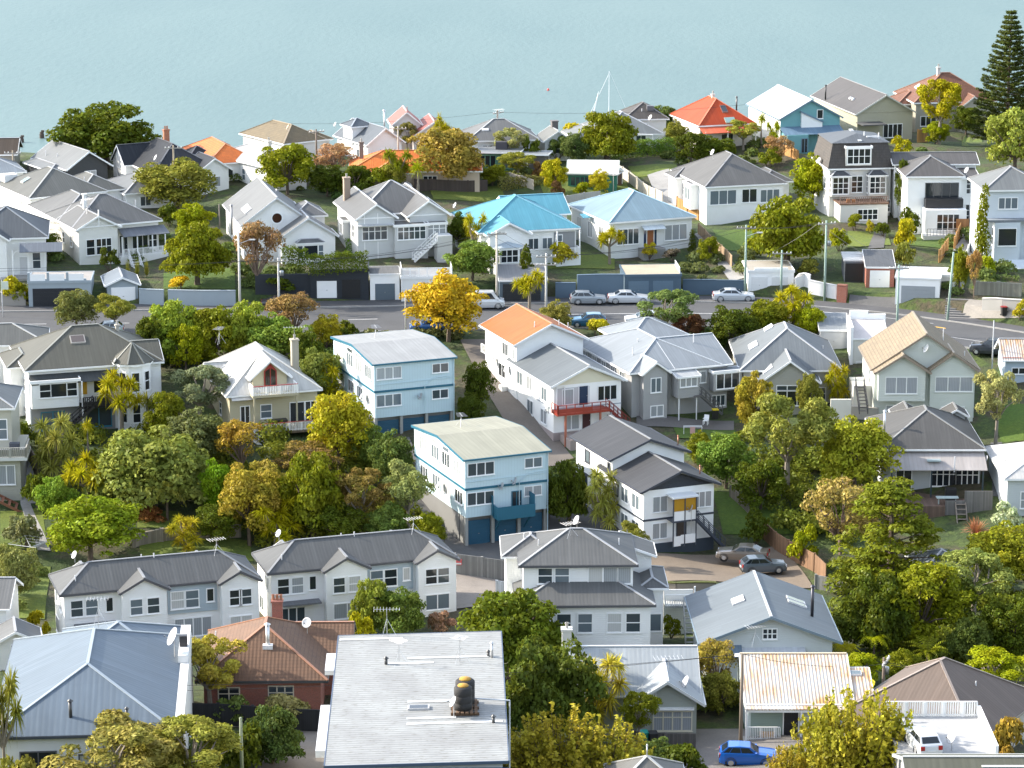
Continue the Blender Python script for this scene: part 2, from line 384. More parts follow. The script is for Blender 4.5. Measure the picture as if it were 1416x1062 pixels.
            if kind == 'gy':
                a = [Vector((X0, Y0, h)), Vector((X0 + half, Y0, zr)), Vector((X1, Y0, h))]; off = Vector((0, d, 0))
            else:
                a = [Vector((X0, Y1, h)), Vector((X0, Y0 + half, zr)), Vector((X0, Y0, h))]; off = Vector((w, 0, 0))
            e = [q + off for q in a]
            r.poly(a[0], a[1], e[1], e[0]); r.poly(a[1], a[2], e[2], e[1]); r.poly(a[0] - T, e[0] - T, e[1] - T, a[1] - T); r.poly(a[1] - T, e[1] - T, e[2] - T, a[2] - T)
            r.poly(a[0], a[0] - T, a[1] - T, a[1]); r.poly(a[1], a[1] - T, a[2] - T, a[2]); r.poly(e[1], e[1] - T, e[0] - T, e[0]); r.poly(e[2], e[2] - T, e[1] - T, e[1])
            r.poly(a[0], e[0], e[0] - T, a[0] - T); r.poly(a[2], a[2] - T, e[2] - T, e[2])
            cap.bar(a[1] + Vector((0, 0, .02)), e[1] + Vector((0, 0, .02)), .22, .07)
            ov = off.normalized() * .06; bz = Vector((0, 0, .24)); ups = Vector((0, 0, .015)); barges = []; fasl = []
            for p, sg in ((a, -1), (e, 1)):                 # one chevron board on each gable end
                g = MB(); f0 = [q + ov * sg * .2 + ups for q in p]; f1 = [q + ov * sg + ups for q in p]; n = [0, 1, 2]
                for i in (0, 1):
                    g.poly(f1[i], f1[i + 1], f1[i + 1] - bz, f1[i] - bz); g.poly(f0[i + 1], f0[i], f0[i] - bz, f0[i + 1] - bz); g.poly(f0[i], f0[i + 1], f1[i + 1], f1[i]); g.poly(f0[i + 1] - bz, f0[i] - bz, f1[i] - bz, f1[i + 1] - bz)
                for i in (0, 2): g.poly(f0[i], f1[i], f1[i] - bz, f0[i] - bz)
                barges.append(g)
            for i, sd in ((0, -1), (2, 1)):
                side = Vector((sd, 0, 0)) if kind == 'gy' else Vector((0, -sd, 0))
                fasl.append(MB().bar(a[i] + side * .06 - Vector((0, 0, .09)), e[i] + side * .06 - Vector((0, 0, .09)), .1, .15))
        elif kind in ('sf', 'sb', 'sl', 'sr'):
            c = [Vector((X0, Y0, 0)), Vector((X1, Y0, 0)), Vector((X1, Y1, 0)), Vector((X0, Y1, 0))]
            for q in c: q.z = zz(q.x, q.y)
            T = Vector((0, 0, .12)); l = [q - T for q in c]
            r.poly(*c); r.poly(*l[::-1])
            for k in range(4): j = (k + 1) % 4; r.poly(c[k], l[k], l[j], c[j])
            cen = sum(c, Vector()) / 4
            for k in range(4):
                p, q = c[k], c[(k + 1) % 4]; o_ = ((p + q) / 2 - cen); o_.z = 0; o_ = o_.normalized() * .04
                fas.bar(p + o_ - Vector((0, 0, .08)), q + o_ - Vector((0, 0, .08)), .06, .2)
        elif kind == 'flat':
            r.box(X0, Y0, h, X1, Y1, h + .16); fas.ring(X0 - .04, Y0 - .04, X1 + .04, Y1 + .04, h - .12, h + .2, .14)
        ro = None
        if kind != 'none':
            ro = r.build('roof', rm, s.root)
            if caps and cap.v: cap.build('ridge_cap', M('paint', capc or tuple(min(.8, x * 1.25 + .03) for x in getattr(s, 'capc', (.24, .245, .25)))), ro)
            if fascia and fas.v: fas.build('fascia', tm, ro)
            if kind in ('gx', 'gy') and fascia:
                for g in barges: g.build('bargeboard', tm, ro)
                for g in fasl: g.build('fascia', tm, ro)
        bl = dict(x0=x0, y0=y0, x1=x1, y1=y1, h=h, wo=wo, ro=ro, X0=X0, Y0=Y0, X1=X1, Y1=Y1, kind=kind, tp=tp)
        s.b = bl
        return bl
    def place(s, o, face, a, z, w, bl=None, out=0.0):
        bl = bl or s.b
        if face == 'f': o.location = (bl['x0'] + a, bl['y0'] - out, z); o.rotation_euler = (0, 0, 0)
        elif face == 'l': o.location = (bl['x0'] - out, bl['y0'] + a + w, z); o.rotation_euler = (0, 0, -pi / 2)
        elif face == 'r': o.location = (bl['x1'] + out, bl['y0'] + a, z); o.rotation_euler = (0, 0, pi / 2)
        return o
    def win(s, face, a, z, w, h, cols=2, rows=1, top=0.0, pane=None, bl=None, frame=None, fr=.09, out=0.0):
        fm, pm = window_mesh(w, h, cols, rows, M('paint', frame) if frame else s.tm, fr, top)
        o = link(bpy.data.objects.new('window', fm), s.root); s.place(o, face, a, z, w, bl, out)
        p = link(bpy.data.objects.new('pane', pm), o)
        if len(pm.materials) == 0: pm.materials.append(None)
        p.material_slots[0].link = 'OBJECT'; k = PANES[pane if pane is not None else rng.choice((0, 1, 1, 2, 2, 2, 3, 3, 4))]
        p.material_slots[0].material = M(k[0], k[1])
        return o
    def door(s, face, a, z, w=.9, h=2.05, c=(.05, .06, .08), bl=None, glass=False, name='door', out=0.0):
        m = MB(); m.box(0, -.04, 0, w, .0, h)
        if not glass:
            for i in range(2):
                for j in range(2): m.box(w * (.14 + .4 * i), -.055, h * (.1 + .45 * j), w * (.46 + .4 * i), -.041, h * (.45 + .45 * j))
        o = m.build(name, M('glass', (.03, .035, .04)) if glass else M('paint', c), s.root); s.place(o, face, a, z, w, bl, out)
        f = MB(); f.box(-.09, -.075, 0, 0, 0, h + .09); f.box(w, -.075, 0, w + .09, 0, h + .09); f.box(0, -.075, h, w, 0, h + .09)
        if glass: f.box(w / 2 - .05, -.06, 0, w / 2 + .05, -.041, h)
        f.build('frame', s.tm, o); hb = MB(); hb.box(w * .86, -.1, h * .46, w * .93, -.058, h * .5); hb.build('handle', M('metal', (.4, .4, .4)), o)
        return o
    def garage(s, face, a, z, w=2.5, h=2.1, c=(.06, .12, .17), bl=None, ribs=5, out=0.0):
        m = MB(); m.box(0, -.03, 0, w, 0, h)
        for i in range(ribs): m.box(.04, -.048, h * i / ribs + .03, w - .04, -.031, h * (i + 1) / ribs - .02)
        o = m.build('garage_door', M('paint', c), s.root); s.place(o, face, a, z, w, bl, out)
        hb = MB(); hb.box(w * .47, -.075, h * .45, w * .53, -.049, h * .48); hb.build('handle', M('metal', (.3, .3, .3)), o)
        return o
    def chimney(s, x, y, z0, z1, w=.7, c=(.3, .1, .05), kind='brick', pots=1, d=None):
        d = d or w; ro = s.b['ro']
        m = MB(); m.box(x - w / 2, y - d / 2, z0, x + w / 2, y + d / 2, z1); m.box(x - w / 2 - .08, y - d / 2 - .08, z1 + .001, x + w / 2 + .08, y + d / 2 + .08, z1 + .16)
        o = m.build('chimney', M(kind, c), ro); p = MB()
        for i in range(pots): q = x + (i - (pots - 1) / 2) * .32; p.lathe([(.13, z1 + .161), (.11, z1 + .55), (.15, z1 + .56), (.15, z1 + .62), (.09, z1 + .62)], (q, y, 0), 8)
        if pots: p.build('chimney_pot', M('paint', (.3, .13, .07) if kind == 'brick' else (.35, .33, .3)), o)
        return o
    def flue(s, x, y, z0, z1, r=.11, c=(.5, .5, .5)):
        m = MB(); m.tube((x, y, z0), (x, y, z1), r, k=8); m.lathe([(r * 1.7, z1 + .02), (r * 1.7, z1 + .07), (0.01, z1 + .2)], (x, y, 0), 8)
        return m.build('flue', M('metal', c), s.b['ro'] or s.root, True)
    def dish(s, x, y, z, r=.42, az=30, mast=.7, c=(.42, .43, .44), par=None, base=None):
        o = MB().tube((x, y, z - mast), (x, y, z), .03).build('satellite_dish', M('metal', (.5, .5, .5)), par or s.root)
        t = R(az) - s.yaw; ax = Vector((cos(t), sin(t), .55)).normalized(); r *= .88; m = MB()
        m.lathe([(.01, 0), (r * .5, r * .05), (r * .85, r * .16), (r, r * .24), (r * .99, r * .2), (r * .5, 0.01), (.01, -.03)], (x, y, z), 16, ax); m.build('reflector', M('paint', c), o, True)
        f = MB(); e = Vector((x, y, z)) + ax * r * 1.1 - Vector((0, 0, r * .3)); f.tube(Vector((x, y, z - r * .6)), e, .02, k=5); f.box(e.x - .05, e.y - .05, e.z - .05, e.x + .05, e.y + .05, e.z + .05)
        f.build('feed_arm', M('metal', (.3, .3, .3)), o)
        return o
    def antenna(s, x, y, z, hgt=1.8, az=20, n=7, ln=1.5, braces=True):
        m = MB(); m.tube((x, y, z), (x, y, z + hgt), .022, k=5); t = R(az); d = Vector((cos(t), sin(t), 0)); e = Vector((-sin(t), cos(t), 0)); top = Vector((x, y, z + hgt - .05))
        m.tube(top - d * ln / 2, top + d * ln / 2, .016, k=4)
        for i in range(n):
            q = top + d * ln * (i / (n - 1) - .5); L = .55 - .025 * i; m.tube(q - e * L, q + e * L, .011, k=4)
        if braces:
            for a in (0, 2.1, 4.2): m.tube((x, y, z + hgt * .65), (x + cos(a) * .7, y + sin(a) * .7, z), .012, k=4)
        return m.build('tv_antenna', M('metal', (.55, .55, .55)), s.b['ro'] or s.root)
    def roof_z(s, x, y, bl):
        h, tp = bl['h'], bl['tp']; k = bl['kind']
        dx = min(x - bl['X0'], bl['X1'] - x); dy = min(y - bl['Y0'], bl['Y1'] - y)
        if k == 'gx': return h + dy * tp
        if k == 'gy': return h + dx * tp
        if k == 'sf': return h + (y - bl['Y0']) * tp
        if k == 'sb': return h + (bl['Y1'] - y) * tp
        if k == 'sl': return h + (x - bl['X0']) * tp
        if k == 'sr': return h + (bl['X1'] - x) * tp
        if k == 'flat': return h + .16
        return h + min(dx, dy) * tp
    def skylight(s, x, y, w, d, bl=None, c=(.16, .2, .22), frame=(.6, .6, .6)):     # follows the slope under it
        bl = bl or s.b; e = .05
        zc = s.roof_z(x, y, bl); gx = (s.roof_z(x + e, y, bl) - s.roof_z(x - e, y, bl)) / (2 * e); gy = (s.roof_z(x, y + e, bl) - s.roof_z(x, y - e, bl)) / (2 * e)
        def P(a, b_, dz): return (x + a, y + b_, zc + gx * a + gy * b_ + dz)
        m = MB(); q = [(-w / 2, -d / 2), (w / 2, -d / 2), (w / 2, d / 2), (-w / 2, d / 2)]
        m.poly(*[P(a, b_, .14) for a, b_ in q])
        for i in range(4): j = (i + 1) % 4; m.poly(P(*q[i], -.02), P(*q[j], -.02), P(*q[j], .14), P(*q[i], .14))
        o = m.build('skylight', M('paint', frame), bl['ro']); g = MB(); k = .86; g.poly(*[P(a * k, b_ * k, .147) for a, b_ in q]); g.build('pane', M('glass', c), o)
        return o
    def pent(s, x, y, bl, hgt=.5, c=(.6, .6, .6)):                               # small vent pipe
        z = s.roof_z(x, y, bl); return MB().tube((x, y, z - .1), (x, y, z + hgt), .06, k=7).build('vent_pipe', M('paint', c), bl['ro'])
    def free(s, o, label, cat):                          # a thing that only stands on the house: its own top-level object
        me = o.data; co = [v.co for v in me.vertices]; c = Vector(((min(v.x for v in co) + max(v.x for v in co)) / 2, (min(v.y for v in co) + max(v.y for v in co)) / 2, min(v.z for v in co)))
        o.parent = None; o.location = s.root.matrix_basis @ c; o.rotation_euler = s.root.rotation_euler; o.scale = s.root.scale
        for k in [o] + [x for x in o.children]: k.data.transform(Matrix.Translation(-c))
        return tag(o, label, cat)
    def rail(s, pts, z, h=1.0, step=.16, c=None, t=.05, name='railing', top=True):
        m = MB()
        for (ax, ay), (bx, by) in zip(pts, pts[1:]):
            L = math.hypot(bx - ax, by - ay); n = max(1, int(L / step))
            m.bar((ax, ay, z + h), (bx, by, z + h), .09, .06); m.bar((ax, ay, z + .12), (bx, by, z + .12), .05, .06)
            for i in range(n + 1):
                q = i / n; k = t * (2 if i % 8 == 0 else 1); px, py = ax + (bx - ax) * q, ay + (by - ay) * q
                m.box(px - k / 2, py - k / 2, z, px + k / 2, py + k / 2, z + h - .032)
        return m.build(name, M('paint', c) if c else s.tm, s.root)
    def boxpart(s, name, m, x0, y0, z0, x1, y1, z1, par=None):
        return MB().box(x0, y0, z0, x1, y1, z1).build(name, m, par or s.root)
    def posts(s, pts, z0, z1, t=.12, c=None, name='post'):
        for x, y in pts: MB().box(x - t / 2, y - t / 2, z0, x + t / 2, y + t / 2, z1).build(name, M('paint', c) if c else s.tm, s.root)
    def stairs(s, p, q, w=1.0, n=10, c=None, rails=True, name='stairs', ax='y'):      # p bottom, q top
        m = MB(); p, q = Vector(p), Vector(q); side = Vector((0, w, 0)) if ax == 'y' else Vector((w, 0, 0))
        for k in (0, 1): m.bar(p + side * k, q + side * k, .08, .26)
        for i in range(n):
            c_ = p + (q - p) * ((i + .5) / n); a, b_ = c_, c_ + side; m.bar(a + Vector((0, 0, .08)), b_ + Vector((0, 0, .08)), .28, .05)
        if rails:
            for k in (0, 1):
                o = side * k; U = Vector((0, 0, .95)); m.bar(p + o + U, q + o + U, .07, .06); m.bar(p + o + U * .55, q + o + U * .55, .04, .05)
                for i in range(6): t = p + (q - p) * (i / 5) + o; m.bar(t, t + U, .06)
        return m.build(name, M('paint', c) if c else s.tm, s.root)
    def awning(s, face, a, z, w, dp=.8, drop=.45, c=(.4, .42, .44), mt=None, bl=None):
        m = MB(); m.poly((0, 0, 0), (0, -dp, -drop), (w, -dp, -drop), (w, 0, 0)); m.poly((0, 0, -.06), (w, 0, -.06), (w, -dp, -drop - .06), (0, -dp, -drop - .06))
        m.poly((0, -dp, -drop), (0, -dp, -drop - .06), (w, -dp, -drop - .06), (w, -dp, -drop)); m.poly((0, 0, 0), (0, 0, -.06), (0, -dp, -drop - .06), (0, -dp, -drop)); m.poly((w, 0, 0), (w, -dp, -drop), (w, -dp, -drop - .06), (w, 0, -.06))
        o = m.build('awning', mt or M('corr', c), s.root); s.place(o, face, a, z, w, bl); return o
# ------------------------------------------------------------------ land, water, roads
def make_land():
    ts = [-420, -380, -340, -300, -260, -230] + list(np.arange(-210, -150, 6)) + list(np.arange(-150, -16, 2.0)) + [-15, -12, -9, -7.5, -7, 0, 8.2, 8.7, 9.4] + list(np.arange(10.5, 130, 2.0)) + list(np.arange(132, 240, 8)) + [300, 400]
    xs = list(np.arange(-300, -120, 12)) + list(np.arange(-120, 120.1, 2.0)) + list(np.arange(132, 301, 12))
    m = MB()
    for X in xs:
        yr = road_y(X)
        for t in ts:
            Y = yr + t; far = min(1, max(0, (abs(t + 3) - 14) / 12))
            m.v.append((X, Y, terrain(X, Y) + far * (.35 * sin(X * .31 + Y * .17) + .25 * sin(X * .13 - Y * .37)) - .12 * (-7.5 < t < 8.3)))
    nt = len(ts)
    for i in range(len(xs) - 1):
        for j in range(nt - 1): a = i * nt + j; m.f.append((a, a + nt, a + nt + 1, a + 1))
    tag(m.build('ground', M('ground'), None, True), kind='structure')
make_land()
def make_sea():
    m = MB(); m.poly((-6000, 380, 0), (6000, 380, 0), (6000, 9000, 0), (-6000, 9000, 0))
    mt, nt, p = nodes_of('sea_water'); geo = nt.nodes.new('ShaderNodeNewGeometry')
    mp = nt.nodes.new('ShaderNodeMapping'); mp.inputs['Scale'].default_value = (1, .42, 1); mp.inputs['Rotation'].default_value = (0, 0, .5); nt.links.new(geo.outputs['Position'], mp.inputs[0])
    n = noise(nt, mp.outputs[0], .55, 5, .62); n2 = noise(nt, mp.outputs[0], .02, 4, .6)
    p.inputs['Roughness'].default_value = .42; p.inputs['IOR'].default_value = 1.333; p.inputs['Specular IOR Level'].default_value = .05
    cc = mixc(nt, ramp(nt, n2, .35, .68), (.112, .170, .172), (.128, .187, .186)); cc = mixc(nt, ramp(nt, n, .55, .72, 0, .3), cc, (.085, .135, .143))
    nt.links.new(cc, p.inputs['Base Color']); bump(nt, p, n, .35, .4)
    tag(m.build('sea_water', mt), kind='structure')
make_sea()
def strip(name, t0, t1, X0, X1, lift, mat, kind='structure', n=None, skirt=0.0):
    m = MB(); n = n or int((X1 - X0) / 1.5) + 1; pr = None
    for i in range(n + 1):
        X = X0 + (X1 - X0) * i / n; y = road_y(X); a, b = (X, y + t0, ROADZ + lift), (X, y + t1, ROADZ + lift)
        if pr:
            m.poly(pr[0], a, b, pr[1])
            if skirt: m.poly((pr[0][0], pr[0][1], pr[0][2] - skirt), (a[0], a[1], a[2] - skirt), a, pr[0]); m.poly(pr[1], b, (b[0], b[1], b[2] - skirt), (pr[1][0], pr[1][1], pr[1][2] - skirt))
        pr = (a, b)
    return tag(m.build(name, mat), kind=kind)
strip('road', -7.2, 5.4, -140, 140, .0, M('asphalt', (.072, .073, .075)))
strip('pavement', 5.4, 8.3, -140, 140, .13, M('asphalt', (.075, .075, .078)), skirt=.2)
strip('kerb', 5.22, 5.4, -140, 140, .14, M('concrete', (.33, .32, .3)), skirt=.2)
strip('kerb', -7.35, -7.2, -140, 140, .12, M('concrete', (.3, .3, .28)), skirt=.2)
def marks():
    w = M('paint', (.62, .62, .6))
    for i, X in enumerate(list(np.arange(-72, -2, 9.0))): strip('road_marking', -1.0, -.86, X, X + 3.2, .006, w, n=4)
    strip('road_marking', -.6, -.46, 2, 34, .006, w, n=20); strip('road_marking', 3.0, 3.12, 33, 46, .006, w, n=14); strip('road_marking', -2.9, -2.78, 44, 66, .006, w, n=14)
    strip('road_marking', 1.2, 1.6, 45.5, 47, .006, M('paint', (.7, .4, .05)), n=2)
marks()
def patch(name, q, mat, lift=.07, n=10, kind='structure'):                # q: four pixel corners, laid on the land
    P = [hit(u, v)[0] for u, v in q]; m = MB()
    for i in range(n + 1):
        for j in range(n + 1):
            a, b = i / n, j / n; p = (P[0] * (1 - a) + P[1] * a) * (1 - b) + (P[3] * (1 - a) + P[2] * a) * b
            t = p.y - road_y(p.x); far = min(1, max(0, (abs(t + 3) - 14) / 12))
            m.v.append((p.x, p.y, terrain(p.x, p.y) + far * (.35 * sin(p.x * .31 + p.y * .17) + .25 * sin(p.x * .13 - p.y * .37)) + lift))
    for i in range(n):
        for j in range(n): k = i * (n + 1) + j; m.f.append((k, k + 1, k + n + 2, k + n + 1))
    o = m.build(name, mat)
    return tag(o, kind=kind)
def land_z(x, y):
    t = y - road_y(x); far = min(1, max(0, (abs(t + 3) - 14) / 12))
    return terrain(x, y) + far * (.35 * sin(x * .31 + y * .17) + .25 * sin(x * .13 - y * .37))
ASPH = M('asphalt', (.1, .098, .095)); ASPB = M('asphalt', (.15, .13, .11)); CONC = M('concrete', (.3, .29, .27)); LAWN = M('grass', (.06, .12, .012)); LAWN2 = M('grass', (.10, .15, .02))

# ------------------------------------------------------------------ foliage
def leaf_mesh(name, pos, nrm, size, aspect=.6, seed=0, mat=None, droop=0.0):
    r = np.random.default_rng(seed); n = len(pos)
    t = r.normal(size=(n, 3)); t -= nrm * np.sum(t * nrm, 1)[:, None]; t /= np.linalg.norm(t, axis=1)[:, None] + 1e-9
    b = np.cross(nrm, t); s = (size * r.uniform(.65, 1.35, n))[:, None]
    v = np.stack([pos - t * s * .5, pos + b * s * aspect * .5 - t * s * .05, pos + t * s * .5 - nrm * s * .12, pos - b * s * aspect * .5 - t * s * .05], 1).reshape(-1, 3)
    return quads(name, v, mat)
def quads(name, v, mat):
    n = len(v) // 4; me = bpy.data.meshes.new(name); me.vertices.add(4 * n); me.vertices.foreach_set('co', np.asarray(v, dtype=np.float32).ravel())
    me.loops.add(4 * n); me.loops.foreach_set('vertex_index', np.arange(4 * n, dtype=np.int32)); me.polygons.add(n)
    me.polygons.foreach_set('loop_start', np.arange(0, 4 * n, 4, dtype=np.int32))
    me.update(calc_edges=True); me.validate()
    if mat: me.materials.append(mat)
    return me
LEAF = M('leaf')
def blob_points(blobs, n, r, up=-.35):
    w = np.array([b[3] ** 2 for b in blobs]); idx = r.choice(len(blobs), n, p=w / w.sum()); B = np.array(blobs)[idx]
    d = r.normal(size=(n, 3)); d[:, 2] = np.where(d[:, 2] < up, -d[:, 2], d[:, 2]); d /= np.linalg.norm(d, axis=1)[:, None]
    rad = B[:, 3] * r.uniform(.72, 1.08, n); p = B[:, :3] + d * rad[:, None] * np.stack([np.ones(n), np.ones(n), B[:, 4]], 1)
    nn = d + r.normal(size=(n, 3)) * .55; nn /= np.linalg.norm(nn, axis=1)[:, None]
    return p, nn
def limbs(m, r, base, h0, targets, r0, k=6):
    top = Vector((base[0] + r.uniform(-.2, .2), base[1] + r.uniform(-.2, .2), h0)); m.tube((base[0], base[1], -.6), top, r0, r0 * .72, k)
    for q in targets:
        q = Vector(q); mid = top.lerp(q, .5) + Vector((r.uniform(-.3, .3), r.uniform(-.3, .3), r.uniform(0, .4)))
        m.tube(top, mid, r0 * .5, r0 * .3, 5); m.tube(mid, q, r0 * .3, r0 * .09, 5)
PROTO = {}
def crown_blobs(r, W, Hh, z0, nb, br=(.26, .4), dome=False, flat=.85, kr=(.45, .78)):
    bl = []
    for i in range(nb):
        d = r.normal(size=3); d[2] = abs(d[2]) if dome or r.random() < .25 else d[2]; d /= np.linalg.norm(d); k = r.uniform(*kr)
        b = r.uniform(*br) * W / 2
        c = np.array([d[0] * k * W / 2, d[1] * k * W / 2, z0 + Hh / 2 * (1 + d[2] * k * .95) if not dome else z0 + Hh * d[2] * k * 1.05])
        bl.append((c[0], c[1], max(c[2], z0 + b * .5), b, flat))
    return bl
def proto(key, kind, seed):
    r = np.random.default_rng(seed); t = MB(); bk = (.16, .12, .09)
    if kind == 'broad':    # rounded leafy crown, 6 m wide, 6.5 tall
        bl = crown_blobs(r, 6, 5.9, .3, 26) + crown_blobs(r, 6.6, 6.3, .2, 28, (.12, .22), False, .8, (.6, .95)); p, n = blob_points(bl, 9500, r, -.6); cm = leaf_mesh('crown', p, n, .28, .62, seed, LEAF)
        limbs(t, r, (0, 0), 1.7, [b[:3] for b in bl[::3]], .2); dim = (5.3, 5.9)
    elif kind == 'clump':    # dense dome of tight tufts (pohutukawa)
        bl = crown_blobs(r, 7, 4.2, .8, 62, (.15, .24), True, .8) + crown_blobs(r, 5, 3.2, .5, 14, (.35, .45), True); p, n = blob_points(bl, 12500, r, -.1); cm = leaf_mesh('crown', p, n, .25, .6, seed, LEAF)
        limbs(t, r, (0, 0), 1.3, [b[:3] for b in bl[::6]], .3); dim = (6.1, 5.2)
    elif kind == 'airy':     # loose crown, limbs show through
        bl = crown_blobs(r, 6, 5.0, 2.0, 34, (.13, .24)); p, n = blob_points(bl, 6800, r, -.7); cm = leaf_mesh('crown', p, n, .26, .45, seed, LEAF)
        limbs(t, r, (0, 0), 2.3, [b[:3] for b in bl[::2]], .2); dim = (5.3, 6.4); bk = (.34, .29, .23)
    elif kind == 'twiggy':   # thin autumn crown of fine twigs
        bl = crown_blobs(r, 5, 4.4, 1.0, 30, (.16, .3)); p, n = blob_points(bl, 3600, r, -.8); cm = leaf_mesh('crown', p, n, .22, .55, seed, LEAF)
        limbs(t, r, (0, 0), 1.1, [b[:3] for b in bl], .13, 5); bk = (.28, .2, .15)
        for b in bl:
            for _ in range(7):
                d = Vector(r.normal(size=3)); d.z = abs(d.z); d.normalize(); c = Vector(b[:3]); t.tube(c, c + d * b[3] * 1.25, .022, .006, 3, False)
        dim = (4.6, 5.1)
    elif kind == 'upright':  # narrow shoots rising from a wide base (autumn foreground)
        P = []; N = []
        for i in range(70):
            a = r.uniform(0, 6.28); k = r.uniform(.1, 1) ** .6 * 2.5; b = np.array([cos(a) * k, sin(a) * k, 0]); hh = 5.4 * (1 - .35 * (k / 2.5) ** 2) * r.uniform(.75, 1.08); lean = b * .25 + r.normal(size=3) * .15
            t.tube((0, 0, .2), Vector(b * .45 + [0, 0, hh * .35]), .05, .03, 4, False); t.tube(Vector(b * .45 + [0, 0, hh * .35]), Vector(b + lean * .5 + [0, 0, hh]), .03, .008, 4, False)
            m_ = 70; s = r.uniform(.25, 1.0, m_); q = b * .45 + np.outer(s, b * .55 + lean * .5) + np.outer(s * hh, [0, 0, 1]); q += r.normal(size=(m_, 3)) * (.34 * (1.15 - s))[:, None]; P.append(q); nn = r.normal(size=(m_, 3)); N.append(nn / np.linalg.norm(nn, axis=1)[:, None])
        cm = leaf_mesh('crown', np.concatenate(P), np.concatenate(N), .27, .65, seed, LEAF); dim = (5.0, 5.2)
    elif kind == 'shrub':
        bl = crown_blobs(r, 2.4, 1.7, .25, 15, (.25, .4), True); p, n = blob_points(bl, 1500, r, -.2); cm = leaf_mesh('crown', p, n, .2, .6, seed, LEAF)
        for b in bl[::3]: t.tube((0, 0, -.2), b[:3], .05, .02, 5, False)
        dim = (2.15, 1.9)
    elif kind == 'column':
        bl = [(r.uniform(-.25, .25), r.uniform(-.25, .25), .5 + i * .22, .55 * (1 - (i / 16) ** 2 * .6), 1) for i in range(15)]; p, n = blob_points(bl, 1700, r, -.9); cm = leaf_mesh('crown', p, n, .2, .5, seed, LEAF)
        t.tube((0, 0, -.3), (0, 0, 2.6), .09, .03); dim = (1.7, 4.1)
    elif kind == 'cedar':    # flat spreading plates of foliage in layers
        bl = []
        for i in range(13):
            z = 1.2 + i * .55; Rr = 3.9 * (1 - (z / 9.0) ** 1.6) + .3
            for j in range(int(6 + Rr * 2)): a = r.uniform(0, 6.28); k = Rr * r.uniform(.35, 1); bl.append((cos(a) * k, sin(a) * k, z + r.uniform(-.2, .2) - .05 * k, r.uniform(.55, .95), .26))
        p, n = blob_points(bl, 9500, r, -.1); n[:, 2] += .7; n /= np.linalg.norm(n, axis=1)[:, None]; cm = leaf_mesh('crown', p, n, .34, .5, seed, LEAF)
        t.tube((0, 0, -.5), (0, 0, 8.2), .3, .06)
        for b in bl[::3]: t.tube((0, 0, b[2] - .3), b[:3], .07, .02, 4, False)
        dim = (7.4, 8.5)
    elif kind == 'norfolk':  # tiers of straight boughs round a mast
        P = []; N = []; t.tube((0, 0, -.5), (0, 0, 14.6), .24, .03, 8)
        nt_ = 26
        for i in range(nt_):
            z = 1.0 + i * .53; L = 3.7 * (1 - (i / nt_) ** 1.25) + .3; nb = 8
            for j in range(nb):
                a = 6.283 * j / nb + i * .55 + r.uniform(-.15, .15); ns = int(26 + L * 58); s = np.sqrt(r.uniform(.03, 1, ns)); li = L * r.uniform(.85, 1.08)
                d = np.array([cos(a), sin(a), 0]); q = np.outer(s * li, d); q[:, 2] = z + .16 * li * s ** 2 * (1.0) - .03 * li
                side = np.array([-sin(a), cos(a), 0]); q += np.outer(r.uniform(-.34, .34, ns) * (.45 + .55 * np.sqrt(s)), side); q[:, 2] += r.uniform(-.06, .2, ns); P.append(q)
                nn = np.stack([r.normal(size=ns) * .5, r.normal(size=ns) * .5, np.ones(ns)], 1); N.append(nn / np.linalg.norm(nn, axis=1)[:, None])
                t.tube((0, 0, z - .03 * L), tuple(d * li * .95 + np.array([0, 0, z + .1 * li])), .05, .012, 4, False)
        cm = leaf_mesh('crown', np.concatenate(P), np.concatenate(N), .3, .42, seed, LEAF); dim = (7.2, 14.8)
    elif kind in ('cabbage', 'cabbage1', 'yucca'):    # forked stems, each ending in a burst of sword leaves
        heads = []
        nb = {'cabbage': 8, 'cabbage1': 1, 'yucca': 13}[kind]; hh = {'cabbage': 4.0, 'cabbage1': 3.6, 'yucca': 4.2}[kind]
        t.tube((0, 0, -.4), (.1, 0, hh * .5), .19, .14, 7)
        for i in range(nb):
            a = 2.4 * i; k = (0 if nb == 1 else r.uniform(.45, 1.35)); q = Vector((cos(a) * k + .1, sin(a) * k, hh * (1 if nb == 1 else r.uniform(.62, 1.06)) if kind != 'yucca' else hh * (.25 + .75 * i / nb))); heads.append(q)
            mid = Vector((.1 + cos(a) * k * .6, sin(a) * k * .6, (hh * .5 + q.z) / 2 if kind != 'yucca' else q.z * .7)); st = Vector((.1, 0, min(hh * .5, mid.z) * .98)); t.tube(st, mid, .11, .085, 6); t.tube(mid, q, .085, .06, 6)
        V = []
        for q in heads:
            for i in range(95):
                d = Vector(r.normal(size=3)); d.z = d.z * .8 + .25; d.normalize(); L = r.uniform(.6, .95) if nb > 1 else r.uniform(.8, 1.15); sd = d.cross(Vector(r.normal(size=3))).normalized() * .042
                mid = q + d * L * .55; tip = q + d * L + Vector((0, 0, -.30 * L if d.z < .6 else -.05)); V += [q - sd * .6, mid - sd, mid + sd, q + sd * .6, mid - sd, tip - sd * .15, tip + sd * .15, mid + sd]
        cm = quads('crown', np.array([tuple(x) for x in V]), LEAF); dim = ({'cabbage': 4.0, 'cabbage1': 2.2, 'yucca': 4.2}[kind], hh + .8); bk = (.3, .25, .19)
    elif kind in ('fern', 'palm'):
        V = []; hh = 2.2 if kind == 'fern' else 1.2; t.tube((0, 0, -.4), (0, 0, hh), .14, .11, 7)
